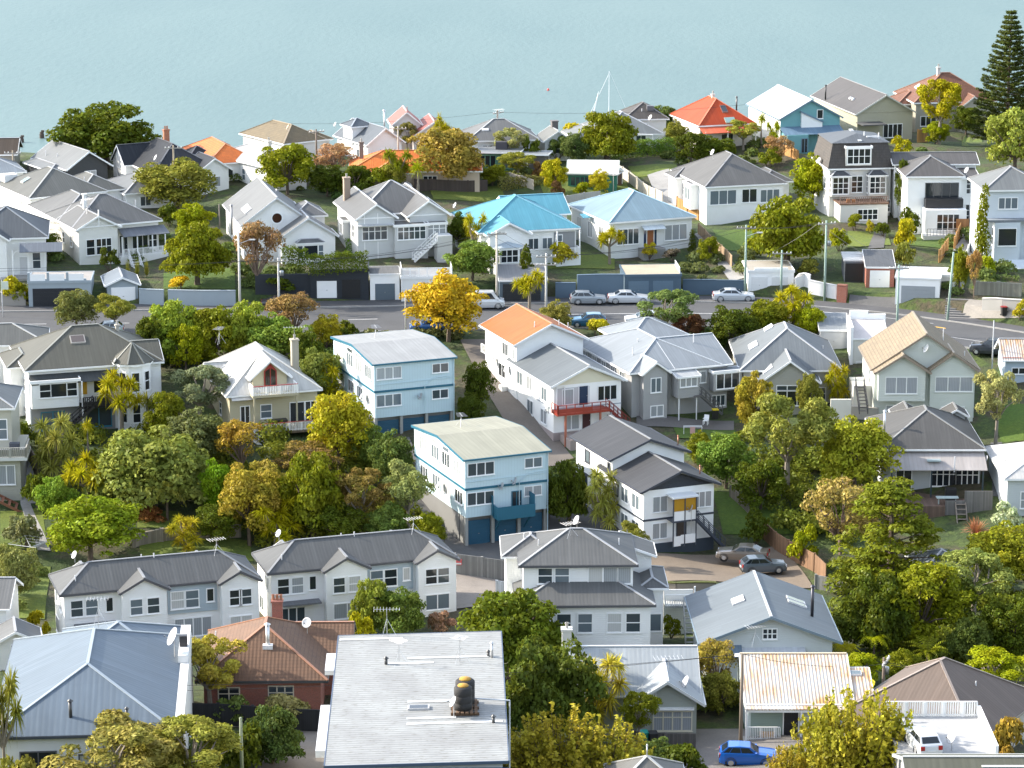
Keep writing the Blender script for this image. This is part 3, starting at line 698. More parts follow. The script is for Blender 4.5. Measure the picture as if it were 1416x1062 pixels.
        for i in range(22):
            a = 2.4 * i; L = r.uniform(1.7, 2.3); up = r.uniform(.3, .9) if kind == 'fern' else r.uniform(.8, 1.7); pv = None
            for j in range(13):
                s = j / 12; c = Vector((cos(a) * L * s, sin(a) * L * s, hh + up * s * 1.6 - 1.5 * s * s * L * .5)); w_ = (.42 if kind == 'fern' else .3) * sin(pi * min(1, s * .9 + .1)) + .03; sd = Vector((-sin(a), cos(a), 0))
                if pv is not None and s > .12:
                    f = (c - pv) * .62
                    for sg in (-1, 1): V += [pv, pv + f, pv + f + sd * sg * w_ + Vector((0, 0, -.1)), pv + f * .5 + sd * sg * w_ + Vector((0, 0, -.1))]
                pv = c
        cm = quads('crown', np.array([tuple(x) for x in V]), LEAF); dim = (4.2, hh + 1.0)
    elif kind == 'flax':
        V = []
        for i in range(130):
            a = r.uniform(0, 6.28); el = r.uniform(.3, 1.45); L = r.uniform(.9, 1.5); d = Vector((cos(a) * cos(el), sin(a) * cos(el), sin(el))); q = Vector((cos(a) * .12, sin(a) * .12, 0)); sd = Vector((-sin(a), cos(a), 0)) * .035
            mid = q + d * L * .6; tip = q + d * L - Vector((0, 0, .25 * L * cos(el))); V += [q - sd, mid - sd, mid + sd, q + sd, mid - sd, tip - sd * .1, tip + sd * .1, mid + sd]
        cm = quads('crown', np.array([tuple(x) for x in V]), LEAF); dim = (2.3, 1.45); t.tube((0, 0, -.2), (0, 0, .2), .12, .05)
    co = np.empty(len(cm.vertices) * 3, dtype=np.float32); cm.vertices.foreach_get('co', co); co = co.reshape(-1, 3)
    dim = (2 * float(np.percentile(np.hypot(co[:, 0], co[:, 1]), 94)), float(np.percentile(co[:, 2], 98.5)))
    if kind == 'norfolk': dim = (7.9, 14.9)
    tm = t.mesh('trunk', M('bark', bk))
    PROTO[key] = (cm, tm, dim)
NP = {'broad': 4, 'clump': 2, 'airy': 3, 'twiggy': 2, 'upright': 2, 'shrub': 3, 'column': 1, 'cedar': 1, 'norfolk': 1, 'cabbage': 2, 'cabbage1': 1, 'yucca': 1, 'fern': 1, 'palm': 1, 'flax': 1}
KNAME = {'broad': 'tree', 'clump': 'tree', 'airy': 'tree', 'twiggy': 'tree', 'upright': 'tree', 'shrub': 'shrub', 'column': 'shrub', 'cedar': 'cedar_tree', 'norfolk': 'pine_tree', 'cabbage': 'palm_tree', 'cabbage1': 'palm_tree', 'yucca': 'palm_tree', 'fern': 'fern', 'palm': 'palm_tree', 'flax': 'flax_plant'}
CTR = {}; LG = 2.5
DK, MD, BR, YG, YE, OR, OL, RD, GO, BG = (.03, .042, .004), (.07, .078, .004), (.105, .118, .003), (.15, .135, .004), (.20, .135, .008), (.15, .09, .018), (.088, .088, .014), (.09, .05, .02), (.17, .145, .008), (.04, .06, .016)
def tree(kind, u, v0, v1, wpx, c, label, group=None, at=None):
    """crown centre u, top row v0, root row v1, width in photo pixels"""
    i = CTR.get(kind, 0); CTR[kind] = i + 1; key = kind + str(i % NP[kind])
    if key not in PROTO: proto(key, kind, 11 + 17 * len(PROTO))
    cm, tm, (dw, dh) = PROTO[key]
    P, dep = hit(u, v1) if at is None else at; px = FP / dep; Hh = (v1 - v0) / (px * .965); Ww = wpx / px
    nm = KNAME[kind]
    o = empty(nm, P, rng.uniform(0, 6.28)); o.scale = (Ww / dw, Ww / dw, Hh / dh)
    tag(o, label, 'shrub' if nm == 'shrub' else ('fern' if nm == 'fern' else ('plant' if nm == 'flax_plant' else 'tree')), group)
    cr = link(bpy.data.objects.new('crown' if nm not in ('shrub', 'flax_plant') else 'foliage', cm), o); k = rng.uniform(.9, 1.12); cr.color = ((c[0] + .1 * max(0, c[1] - c[0])) * k * LG, c[1] * k * LG, c[2] * LG * .9, 1)
    link(bpy.data.objects.new('trunk' if nm != 'shrub' else 'stem', tm), o)
    return o
def hedge(pts, h, w, c, label, leaf=.2, name='hedge', lift=0.0):      # pts: pixel points of its foot
    r = np.random.default_rng(len(bpy.data.objects)); P = [hit(*p, lift)[0] for p in pts]; Q = []; N = []
    for a, b in zip(P, P[1:]):
        L = (b - a).length; d = (b - a); d.z = 0; d.normalize(); s = Vector((-d.y, d.x, 0)); n = int(L * (2 * h + w) * 85)
        for f, m_ in ((0, int(n * .4)), (1, int(n * .25)), (2, int(n * .35))):
            k = r.uniform(0, 1, m_); x = np.outer(1 - k, a) + np.outer(k, b); bm_ = .14 * np.sin(k * L * 2.1) + .1 * np.sin(k * L * 5.3 + 1)
            hh = h * (1 + bm_ * .5)
            if f < 2: sg = -1 if f == 0 else 1; x += np.outer(sg * (w / 2 + bm_ * .6), s); x[:, 2] += r.uniform(0, 1, m_) * hh; nn = np.tile(np.array(s * sg), (m_, 1))
            else: x += np.outer(r.uniform(-.5, .5, m_) * w, s); x[:, 2] += hh; nn = np.tile([0, 0, 1.], (m_, 1))
            x += r.normal(size=x.shape) * .1; nn = nn + r.normal(size=nn.shape) * .55; Q.append(x); N.append(nn / np.linalg.norm(nn, axis=1)[:, None])
    me = leaf_mesh('hedge', np.concatenate(Q) - np.array(P[0]), np.concatenate(N), leaf, .6, 3, LEAF)
    o = link(bpy.data.objects.new(name, me)); o.location = P[0]; o.color = (c[0] * LG, c[1] * LG, c[2] * LG, 1); tag(o, label, 'hedge'); return o
def undergrowth(poly, n, c, leaf=.34, hgt=(.4, 1.3)):                   # low tangled cover on a pixel quad
    r = np.random.default_rng(len(bpy.data.objects) + 5); P = [hit(*p)[0] for p in poly]; bl = []
    for i in range(n):
        a, b = r.random(), r.random(); p = (P[0] * (1 - a) + P[1] * a) * (1 - b) + (P[3] * (1 - a) + P[2] * a) * b; q = r.uniform(*hgt)
        bl.append((p.x, p.y, land_z(p.x, p.y) + q * .25, q, .8))
    p, nn = blob_points(bl, n * 170, r, -.05); me = leaf_mesh('undergrowth', p, nn, leaf, .6, 3, LEAF)
    o = link(bpy.data.objects.new('undergrowth', me)); o.color = (c[0] * LG, c[1] * LG, c[2] * LG, 1); return tag(o, kind='stuff')

# ------------------------------------------------------------------ fences, walls, poles, wires
def fence(pts, h, mat, label, name='fence', t=.08, cat='fence', posts=True, dz=0.0, top=None, base=-1.5):
    P = [hit(*p)[0] for p in pts]; o0 = P[0].copy(); root = tag(empty(name, o0), label, cat); m = MB(); pm = MB()
    for a, b in zip(P, P[1:]):
        a, b = a - o0, b - o0; L = (b - a).length; n = max(1, round(L / 2.4)); d = (b - a) / n; s = Vector((-d.y, d.x, 0)).normalized() * t / 2
        for i in range(n):
            p, q = a + d * i, a + d * (i + 1); z = lambda w: land_z(w.x + o0.x, w.y + o0.y) - o0.z
            pz, qz = z(p), z(q)
            c = [Vector((p.x, p.y, pz + base)) - s, Vector((q.x, q.y, qz + base)) - s, Vector((q.x, q.y, qz + base)) + s, Vector((p.x, p.y, pz + base)) + s]; e = [Vector((w.x, w.y, w.z - base + h)) for w in c]
            m.poly(c[0], c[1], e[1], e[0]); m.poly(c[2], c[3], e[3], e[2]); m.poly(e[0], e[1], e[2], e[3]); m.poly(c[1], c[2], e[2], e[1]); m.poly(c[3], c[0], e[0], e[3])
            if posts: k = .07 + t / 2; MB().box(p.x - k, p.y - k, pz + base, p.x + k, p.y + k, pz + h + .06).build('fence_post', top or mat, root)
    m.build('panel' if posts else 'wall_body', mat, root)
    if not posts and top:
        cm = MB()
        for a, b in zip(P, P[1:]):
            for i in range(6):
                p, q = a.lerp(b, i / 6) - o0, a.lerp(b, (i + 1) / 6) - o0; cm.bar((p.x, p.y, land_z(p.x + o0.x, p.y + o0.y) - o0.z + h + .041), (q.x, q.y, land_z(q.x + o0.x, q.y + o0.y) - o0.z + h + .041), t + .1, .08)
        cm.build('coping', top, root)
    return root
POLES = []
def pole(u, v0, v1, label, arms=1, c=(.42, .42, .4), lamp=None, yaw=0.0, r=.15, tr=False):
    P, dep = hit(u, v1); px = FP / dep; Hh = (v1 - v0) / (px * .965); root = tag(empty('utility_pole', P, R(yaw)), label, 'utility pole')
    MB().tube((0, 0, -.8), (0, 0, Hh), r, r * .68, 9).build('post', M('stucco', c), root, True); at = []
    for i in range(arms):
        z = Hh - .35 - i * .9; o = MB().box(-1.1, -.06 - r, z - .06, 1.1, .06 - r, z + .06).build('crossarm', M('bark', (.4, .38, .34)), root); _ = 0
        for x in (-1.0, -.55, .55, 1.0): MB().lathe([(.05, z + .062), (.07, z + .12), (.03, z + .16), (.06, z + .22), (.0, z + .24)], (x, -r, 0), 7).build('insulator', M('paint', (.7, .7, .68)), o)
        at += [(x, z + .2) for x in (-1.0, -.55, .55, 1.0)]
    if tr: MB().lathe([(.0, 0), (.22, 0), (.24, .5), (.2, .56), (0, .6)], (.36, -.1, Hh * .68), 10).build('junction_box', M('metal', (.35, .37, .38)), root, True)
    if lamp:
        e = Vector((lamp * 1.3, -.2, Hh * .9)); m = MB().tube((0, 0, Hh * .84), e, .035, .03, 6); o = m.build('lamp_arm', M('metal', (.5, .5, .5)), root); MB().box(e.x - .1, e.y - .1, e.z - .07, e.x + .55 * (1 if lamp > 0 else -1), e.y + .1, e.z + .05).build('lamp_head', M('paint', (.6, .6, .58)), o)
    A = [root.matrix_basis @ Vector((x, -r, z)) for x, z in at] or [P + Vector((0, 0, Hh))]
    POLES.append((root, A)); return root, A
def wire(a, b, label, sag=.5, r=.016, name='power_line', grp='power lines along the street'):
    a, b = Vector(a), Vector(b); m = MB(); n = 14; pv = None
    for i in range(n + 1):
        k = i / n; q = a.lerp(b, k) - Vector((0, 0, 4 * sag * k * (1 - k))); q -= a
        if pv is not None: m.tube(pv, q, r, r, 4, False)
        pv = q
    o = m.build(name, M('metal', (.05, .05, .05))); o.location = a; return tag(o, label, 'cable', grp)

# ------------------------------------------------------------------ cars
CARP = {   # length, width, height, hood/boot stations: (x, belt height, roof height or None)
    'hatch': (4.0, 1.72, 1.48, [(.0, .62), (.03, .86), (.30, .98), (.36, 1.0), (.88, 1.02), (.985, .98), (1, .62)], (.30, .47, .84, .985)),
    'sedan': (4.7, 1.8, 1.44, [(.0, .58), (.03, .80), (.29, .95), (.36, .97), (.82, 1.0), (.985, .98), (1, .6)], (.29, .44, .70, .86)),
    'wagon': (4.5, 1.78, 1.52, [(.0, .6), (.03, .82), (.28, .96), (.36, .98), (.9, 1.02), (.985, .98), (1, .6)], (.28, .42, .88, .985)),
    'suv': (4.6, 1.86, 1.7, [(.0, .7), (.03, .98), (.26, 1.1), (.34, 1.12), (.9, 1.15), (.985, 1.1), (1, .7)], (.26, .4, .9, .985)),
    'van': (4.8, 1.85, 1.98, [(.0, .7), (.03, .98), (.16, 1.1), (.3, 1.12), (.9, 1.14), (.99, 1.12), (1, .7)], (.10, .26, .94, .99))}
def car(kind, u, v, heading, c, label, dz=0.0, at=None, plate=True):
    """(u, v): pixel under the middle of the car; heading: where its nose points, degrees from +X"""
    L, W, Hh, st, (g0, g1, g2, g3) = CARP[kind]
    P = at if at is not None else hit(u, v)[0]; root = tag(empty('parked_car', (P.x, P.y, P.z + dz + .01), R(heading + 180)), label, 'van' if kind == 'van' else 'car')
    paint = M('carpaint', c); dark = M('paint', (.02, .02, .02)); gl = M('glass', (.015, .02, .025)); hw = W / 2; zb = .22
    xs = sorted(set([0, .015, .03, .09, .16, .22, .28, .36, .45, .55, .64, .72, .78, .84, .91, .97, .99, 1.0])); b = MB(); rings = []
    wh = (.19 * (4.0 / L), 1 - .205 * (4.0 / L)); wr = .33
    for q in xs:
        x = (q - .5) * L; e = min(q, 1 - q); tap = 1 - .16 * max(0, 1 - e / .10) ** 2; w_ = hw * tap; zt = lerp_tab(st, q); zl = zb + .12 * max(0, 1 - e / .06)
        rings.append([(x, -w_ * .95, zl), (x, -w_, zl + (zt - zl) * .35), (x, -w_ * .985, zl + (zt - zl) * .75), (x, -w_ * .93, zt), (x, -w_ * .5, zt + .045), (x, w_ * .5, zt + .045), (x, w_ * .93, zt), (x, w_ * .985, zl + (zt - zl) * .75), (x, w_, zl + (zt - zl) * .35), (x, w_ * .95, zl)])
    n0 = 0
    for rg_ in rings: b.v += rg_
    k = 10
    for i in range(len(rings) - 1):
        for j in range(k): a = i * k + j; a2 = i * k + (j + 1) % k; b.f.append((a, a + k, a2 + k, a2))
    b.f += [tuple(range(k)), tuple(range(len(b.v) - 1, len(b.v) - k - 1, -1))]
    # cabin: pillars and roof in body colour, glass panels set in them
    def X(q): return (q - .5) * L
    zr = Hh; bw = hw * .9; rw = hw * .72; z0 = lerp_tab(st, g0); z3 = lerp_tab(st, g3); zm = lerp_tab(st, .5)
    lo = [(X(g0), z0 + .02), (X(g1 + .02), zm), (X(g2), lerp_tab(st, g2)), (X(g3), z3 + .02)]
    A = [Vector((X(g0), -bw * .96, z0)), Vector((X(g3), -bw * .94, z3)), Vector((X(g3), bw * .94, z3)), Vector((X(g0), bw * .96, z0))]
    T = [Vector((X(g1), -rw, zr - .06)), Vector((X(g2), -rw, zr - .05)), Vector((X(g2), rw, zr - .05)), Vector((X(g1), rw, zr - .06))]
    xm = X((g1 + g2) / 2); C1, C2 = Vector((xm, -rw * .8, zr)), Vector((xm, rw * .8, zr))
    b.poly(A[0], A[1], T[1], T[0]); b.poly(A[2], A[3], T[3], T[2]); b.poly(A[3], A[0], T[0], T[3]); b.poly(A[1], A[2], T[2], T[1])
    b.poly(T[0], Vector((xm, -rw * 1.02, zr - .03)), C1); b.poly(Vector((xm, -rw * 1.02, zr - .03)), T[1], C1); b.poly(T[0], C1, C2, T[3]); b.poly(C1, T[1], T[2], C2); b.poly(T[3], C2, Vector((xm, rw * 1.02, zr - .03))); b.poly(C2, T[2], Vector((xm, rw * 1.02, zr - .03)))
    b.build('body', paint, root)
    def pane(name, p, q, r_, s_, in_=(.06, .94, .1, .9)):
        nrm = (q - p).cross(s_ - p).normalized(); 
        def bl(a, c_): return p.lerp(q, a).lerp(s_.lerp(r_, a), c_) + nrm * .012
        m = MB(); a0, a1, c0, c1 = in_; m.poly(bl(a0, c0), bl(a1, c0), bl(a1, c1), bl(a0, c1)); m.build(name, gl, root)
    pane('windscreen', A[3], A[0], T[0], T[3]); pane('rear_window', A[1], A[2], T[2], T[1], (.08, .92, .22, .9))
    for sg in (0, 1):
        p, q, r_, s_ = (A[0], A[1], T[1], T[0]) if sg == 0 else (A[2], A[3], T[3], T[2])
        nw = 3 if kind in ('wagon', 'suv', 'hatch') else 2
        cuts = [.1, .46, .78, .95] if nw == 3 else [.1, .48, .9]
        if sg: cuts = [1 - x for x in cuts[::-1]]
        for a, c_ in zip(cuts, cuts[1:]): pane('side_window', p, q, r_, s_, (a + .012, c_ - .012, .12, .88))
    for sx, q in ((0, wh[0]), (1, wh[1])):
        for sg in (-1, 1):
            x = X(q); m = MB().lathe([(wr * .62, .02), (wr * .95, .0), (wr, .05), (wr, .19), (wr * .9, .22)], (x, sg * (hw - .185), wr), 16, (0, sg, 0)); o = link(bpy.data.objects.new('wheel', None), root)
            m.build('tyre', M('paint', (.012, .012, .012)), o); rm = MB().lathe([(0, .2), (wr * .2, .21), (wr * .6, .195), (wr * .62, .1)], (x, sg * (hw - .185), wr), 10, (0, sg, 0)); rm.build('rim', M('metal', (.5, .5, .5)), o)
            ar = MB().lathe([(wr * 1.0, .17), (wr * 1.2, .195), (wr * 1.22, .12)], (x, sg * (hw - .185), wr + .02), 16, (0, sg, 0)); ar.build('wheel_arch', dark, root)
    zl_ = lerp_tab(st, .03); zt_ = lerp_tab(st, .985)
    for sg in (-1, 1):
        MB().box(X(.012) - .02, sg * hw * .66 - .2, zl_ - .24, X(.05), sg * hw * .66 + .2, zl_ - .04).build('headlight', M('lamp_glass', (.65, .67, .7)), root)
        MB().box(X(.955), sg * hw * .70 - .14, zt_ - .32, X(.998) + .012, sg * hw * .70 + .14, zt_ - .05).build('tail_light', M('lamp_glass', (.35, .015, .012)), root)
        MB().box(X(g1) - .5, sg * hw * 1.0 - .1, z0 + .0, X(g1) - .36, sg * hw * 1.0 + .1, z0 + .14).build('mirror', paint, root)
    for q, nm in ((.004, 'bumper'), (.996, 'bumper')):
        s_ = -1 if q < .5 else 1; MB().box(X(q) - .02 if s_ < 0 else X(q) - .06, -hw * .72, .24, X(q) + .06 if s_ < 0 else X(q) + .03, hw * .72, .42).build(nm, dark if kind != 'sedan' else paint, root)
    if plate: MB().box(X(1) + .028, -.26, .56, X(1) + .045, .26, .68).build('number_plate', M('paint', (.75, .75, .73)), root)
    return root
# ------------------------------------------------------------------ nearest rows of houses
CW = (.62, .63, .61)
def town(label, u, v, uR, uL, b1, b2, red=None):
    H = House('townhouse', label, u, v, 5.4, 17.5, uR=uR, uL=uL, wall=M('board', WHITE), roof=M('corr', (0.098, 0.100, 0.098)), cat='townhouse', group='matching white townhouses')
    H.capc = (0.144, 0.148, 0.151); bl = H.block(pitch=30, trim=DGREY); w, d = H.w, H.d
    def bay(ua, ub):
        x = H.X(ua); ww = H.X(ub) - x; g = H.block(x, -.9, ww, 4.2, 5.35, 'gy', 28, oh=.25, trim=DGREY); H.win('f', .7, 3.2, 1.0, 1.35, 1, 2); H.win('f', ww - 2.2, 3.2, 1.0, 1.35, 1, 2); H.win('f', .7, .75, ww - 1.9, 1.35, 2, 1); return g
    g1 = bay(*b1); g2 = bay(*b2); x1 = g1['X1']; x2 = g2['X0']
    H.boxpart('wall_panel', M('board', (.40, .47, .51)), x1 + .0, .25, 2.6, x2, .42, 5.2)
    f = lambda a, z, ww, hh, c=2, r=1: H.win('f', a - .4, z, ww, hh, c, r, bl=bl)
    f(1.0, 3.2, 1.0, 1.4, 1, 2); f(2.3, 3.2, 1.0, 1.4, 1, 2); f(g1['X0'] - 1.0, 3.4, .55, 1.2, 1, 1)
    H.win('f', x1 - .1, 3.1, 1.1, 1.5, 1, 2, bl=bl, out=.16); H.win('f', x1 + 1.2, 3.1, 1.1, 1.5, 1, 2, bl=bl, out=.16); H.win('f', x2 - 1.3, 3.5, .55, 1.1, 1, 1, bl=bl, out=.16)
    f(1.2, .5, 2.2, 1.3, 3); f(x1 + .6, .4, 3.2, 1.6, 4); f(w - 1.6 - .8, 3, .6, .9, 1) if False else None
    H.boxpart('porch_roof', M('corr', (.15, .155, .16)), 1.2, -.8, 2.35, g1['X0'] - .2, .4, 2.5)
    H.win('l', 1.2, 3.3, 1.1, 1.1, 2, 1, bl=bl); H.win('l', 3.3, .6, 1.4, 1.3, 2, 1, bl=bl); H.win('l', 3.6, 3.4, .8, 1.0, 1, 1, bl=bl)
    H.b = bl; H.dish(2.0, d * .62, H.roof_z(2.6, d * .6, bl) + .9, .42, 215); H.antenna(w * .82, d * .5, H.roof_z(w * .8, d * .5, bl) - .3, 1.4, 10); H.pent(1.6, 1.3, bl); H.pent(w * .5, d * .48, bl, .4); H.pent(w * .45, d * .7, bl, .6)
    H.block(1.6, d - 2.6, 2.6, 3.2, 5.35, 'gy', 32, oh=.25); H.block(w - 5.6, d - 2.6, 2.6, 3.2, 5.35, 'gy', 32, oh=.25)
    return H
town('white townhouse row with grey hip roof standing behind the blue roofed hall', 82.5, 823, 352, 53, (160, 227), (294, 352))
town('white townhouse row with grey hip roof beside the timber fence and driveway', 370, 793, 630, 340, (443, 507), (570, 630))

H = House('house', 'large white three storey house with two tiers of grey hip roof', 712, 838, 5.4, 1.5, uR=907, d=11.5, wall=M('board', WHITE), roof=M('corr', (0.098, 0.100, 0.098)))
lo = H.block(0, 0, H.w, 12, 5.4, 'hip', 21, trim=DGREY)
for a, n in ((3.6, 1), (5.4, 1), (7.9, 1), (9.5, 1)): H.win('f', a - .4, 2.9, 1.15, 1.6, 1, 2, bl=lo)
H.win('f', 3.9, .2, 6.4, .75, 5, 1, bl=lo, pane=0)
m = MB()
for i in range(9): m.box(3.9 + i * .9, -.9, 1.35, 3.98 + i * .9, .36, 1.5)
m.box(3.8, -.96, 1.5, 11.3, -.84, 1.62); m.box(3.8, -.95, 1.0, 11.3, -.87, 1.1); m.build('pergola', H.tm, H.root)
up = H.block(.4, 2.6, 10.2, 9.0, 8.15, 'hip', 23, z0=4, trim=DGREY)
H.win('f', 1.3, 6.45, 1.15, 1.3, 1, 2, bl=up); H.win('f', 2.75, 6.45, 1.15, 1.3, 1, 2, bl=up); H.win('f', 5.6, 6.4, 1.2, 1.4, 1, 1, bl=up, pane=4); H.win('f', 6.85, 6.4, 1.2, 1.4, 1, 1, bl=up, pane=3); H.win('f', 8.1, 6.4, 1.1, 1.4, 1, 1, bl=up, pane=3)
H.dish(5.6, 7.6, H.roof_z(5.6, 7.6, up) + .8, .5, 200); H.antenna(5.0, 6.2, H.roof_z(5, 6.2, up) - .1, 1.3, 30); H.pent(9.2, 6.5, up, .6); H.pent(2.2, 6.0, up, .5)
lb = H.block(-1.0, 6.0, 5.2, 6.0, 7.9, 'hip', 24); H.pent(1.0, 8.3, lb, .5)
rb = H.block(H.w - 1.2, 4.0, 2.6, 6.0, 5.6, 'hip', 22); H.win('f', .7, 1.6, .9, 1.5, 1, 1, bl=rb, pane=2); rb2 = H.block(H.w - 2.4, 7.5, 3, 4, 7.4, 'sr', 20)

H = House('bungalow', 'low blue grey gabled house with skylights and a dark stove flue', 967, 890, 3.4, 2.0, w=11.9, d=12.5, wall=M('board', (.55, .58, .58)), roof=M('corr', (0.131, 0.152, 0.166)), trim=(.16, .21, .25))
bl = H.block(kind='gy', pitch=21, oh=.7, capc=(.42, .44, .46)); H.win('f', 4.7, 3.55, 1.1, .8, 3, 2, frame=WHITE, pane=0); H.win('f', 3.2, .8, 4.2, 1.2, 4, 1, frame=WHITE)
H.awning('f', 2.2, 2.75, 6.0, .9, .35, mt=M('corr', (.5, .52, .54), None, .5)); H.skylight(3.9, 6.6, 1.0, 1.5, bl, (.45, .47, .48)); H.skylight(9.0, 7.6, 1.6, .7, bl, (.16, .17, .09)); H.skylight(9.0, 6.6, 1.6, .7, bl, (.16, .17, .09)); H.flue(10.0, 4.6, H.roof_z(10, 4.6, bl) - .2, H.roof_z(10, 4.6, bl) + 2.6, .14, (.06, .06, .07)); H.awning('f', .3, 3.0, 2.6, 1.0, .8, c=(.14, .19, .24))
H.antenna(4.6, -.3, 3.3, 1.7, 15)

H = House('hall', 'large pale blue corrugated hall with white parapet and big satellite dish', -17, 1020, 4.6, 4.5, w=12.6, d=20, k=1, wall=M('stucco', (.72, .73, .73)), roof=M('corr', (0.118, 0.151, 0.185), None, .4), trim=(.06, .07, .09))
H.capc = (0.202, 0.238, 0.266); bl = H.block(pitch=24); H.win('f', 1.7, 1.1, 2.3, 2.2, 2, 1, frame=(.1, .1, .11), pane=0); H.win('f', 9, 1.0, 2.2, 2.0, 2, 1, frame=(.1, .1, .11)); H.win('f', 5.6, 1.0, 2.2, 2.0, 2, 1, frame=(.1, .1, .11))
H.boxpart('parapet', M('stucco', (.6, .6, .58)), 12.35, .5, -3, 12.95, 20.2, 4.74); H.boxpart('parapet_cap', M('stucco', OFFW), 12.2, 13.5, 4.76, 12.9, 20.3, 5.3)
H.block(3.2, 15.2, 8.9, 9, 3.9, 'hip', 24); H.b = bl
H.dish(11.9, 14.4, 6.4, .8, 200, 1.9); H.boxpart('vent_box', M('paint', (.03, .03, .035)), 12.25, 15.4, 5.31, 12.8, 15.9, 6.1); H.antenna(6.6, 14, 7.4, 2.2, 0); H.flue(5.4, 1.6, 4.9, 6.4, .12, (.08, .08, .08)); H.flue(9.2, .9, 4.7, 6.0, .1, (.08, .08, .08))

H = House('brick_house', 'red brick house with terracotta tiled hip roof and brick chimney', 270, 942, 3.1, 1.0, uR=453, d=12.5, wall=M('brick', (.3, .075, .045)), roof=M('tile', (0.148, 0.078, 0.042)), trim=(.05, .05, .05))
H.capc = (0.259, 0.115, 0.058); bl = H.block(pitch=29, oh=.6); H.win('f', 5.2, .7, 1.9, 1.7, 3, 1, .3, frame=(.55, .5, .4)); H.win('f', 1.2, .7, 1.6, 1.6, 2, 1, .3, frame=(.55, .5, .4)); H.win('l', 4, .9, 1.4, 1.4, 2, 1, frame=(.55, .5, .4))
wg = H.block(H.w - 4.5, 6.2, 6.3, 6.6, 3.1, 'gx', 27, oh=.5); H.b = bl; H.chimney(6.0, 9.4, 4.2, 6.6, .85, (.3, .075, .045), pots=3, d=.7); H.flue(5.6, 3.2, 4.3, 6.7, .16, (.62, .62, .6)); H.boxpart('flue_base', M('paint', OFFW), 5.2, 2.9, 4.3, 6.0, 3.4, 5.05)
H.dish(8.6, 6.6, 5.7, .5, 240, .9); H.pent(1.0, 8, bl, .9); H.pent(1.5, 5.5, bl, .5)

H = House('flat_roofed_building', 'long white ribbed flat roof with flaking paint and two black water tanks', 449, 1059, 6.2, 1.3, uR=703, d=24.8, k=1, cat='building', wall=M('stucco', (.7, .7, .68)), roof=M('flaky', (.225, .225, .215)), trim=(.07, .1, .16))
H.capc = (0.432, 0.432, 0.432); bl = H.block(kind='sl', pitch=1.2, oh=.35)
Z = lambda x, y: H.roof_z(x, y, bl)
H.boxpart('gutter', M('paint', (.6, .6, .6)), -.72, 3.2, 5.5, -.08, 11.5, 5.95); H.boxpart('gutter', M('paint', (.6, .6, .6)), -.72, 18, 5.7, -.08, 21.5, 6.05)
H.boxpart('fascia_board', M('paint', (.03, .07, .16)), .0, -.1, 5.55, H.w, -.06, 6.02)
for x0, y, x1 in ((4.9, 19.4, 10.5), (3.5, 18.4, 6.7), (5.0, 10.8, 7.9), (5.0, 7.7, 8.2), (5.0, 6.7, 11.2), (.1, 23.7, 4.5)):
    q = MB(); q.poly((x0, y, Z(x0, y) + .03), (x1, y, Z(x1, y) + .03), (x1, y + .36, Z(x1, y) + .03), (x0, y + .36, Z(x0, y) + .03)); q.build('flashing_strip', M('paint', (.55, .57, .57)), bl['ro'])
H.skylight(5.75, 9.7, 1.4, .7, bl, (.03, .035, .04), (.5, .5, .5))
for x, y, s in ((8.8, 9.9, .86), (8.66, 8.65, .8)):
    t = MB(); z = Z(x, y) + .3; t.lathe([(0, z), (.72 * s, z), (.74 * s, z + .45), (.71 * s, z + .47), (.74 * s, z + .5), (.74 * s, z + .95), (.71 * s, z + .97), (.74 * s, z + 1.0), (.74 * s, z + 1.45), (.6 * s, z + 1.55), (.0, z + 1.6)], (x, y, 0), 20); o = t.build('water_tank', M('stucco', (.025, .024, .024)), H.root, True)
    MB().lathe([(.36 * s, z + 1.52), (.46 * s, z + 1.57), (.42 * s, z + 1.65), (0, z + 1.68)], (x, y, 0), 14).build('lid', M('stucco', (.4, .22, .03)), o, True); H.free(o, 'black round water tank with rusty yellow lid, the rear one on the flaking white roof' if s > .83 else 'black round water tank with rusty yellow lid, the front one on the flaking white roof', 'water tank')
q = MB()
for i in range(6): q.box(7.9 + i * .3, 7.9, Z(9, 10) + .18, 8.1 + i * .3, 10.7, Z(9, 10) + .29)
for i in range(3): q.box(7.85, 8.1 + i * 1.1, Z(8, 10) + .0, 9.7, 8.26 + i * 1.1, Z(9, 10) + .179)
q.build('tank_stand', M('bark', (.2, .12, .07)), H.root)
H.dish(8.05, 7.9, Z(8, 8) + 1.05, .44, 195, 1.05); q = MB(); q.tube((9.3, 10.0, Z(9, 10) + .5), (H.w + .3, 10.0, 6.72), .05); q.tube((H.w + .3, 10.0, 6.72), (H.w + .3, 10.0, 2), .05); q.build('water_pipe', M('paint', (.6, .62, .63)), H.root)
H.flue(10.7, 19.3, Z(10, 19) - .1, Z(10, 19) + 1.0, .09, (.5, .5, .5)); H.flue(10.45, 19.6, Z(10, 19) - .1, Z(10, 19) + .3, .1, (.1, .1, .1)); H.flue(3.45, 18.5, Z(3, 18) - .1, Z(3, 18) + .4, .11, (.08, .08, .08)); H.flue(10.6, 6.7, Z(10, 7) - .1, Z(10, 7) + .4, .1, (.1, .1, .1))
H.antenna(3.4, 24.4, Z(3, 24) - .05, 2.1, 0, 9, 1.8); H.antenna(4.35, 18.2, Z(4, 18) - .05, 1.9, 40, 5, .8); H.antenna(8.5, 18.5, Z(8, 18) - .05, 1.9, 60, 5, .8)

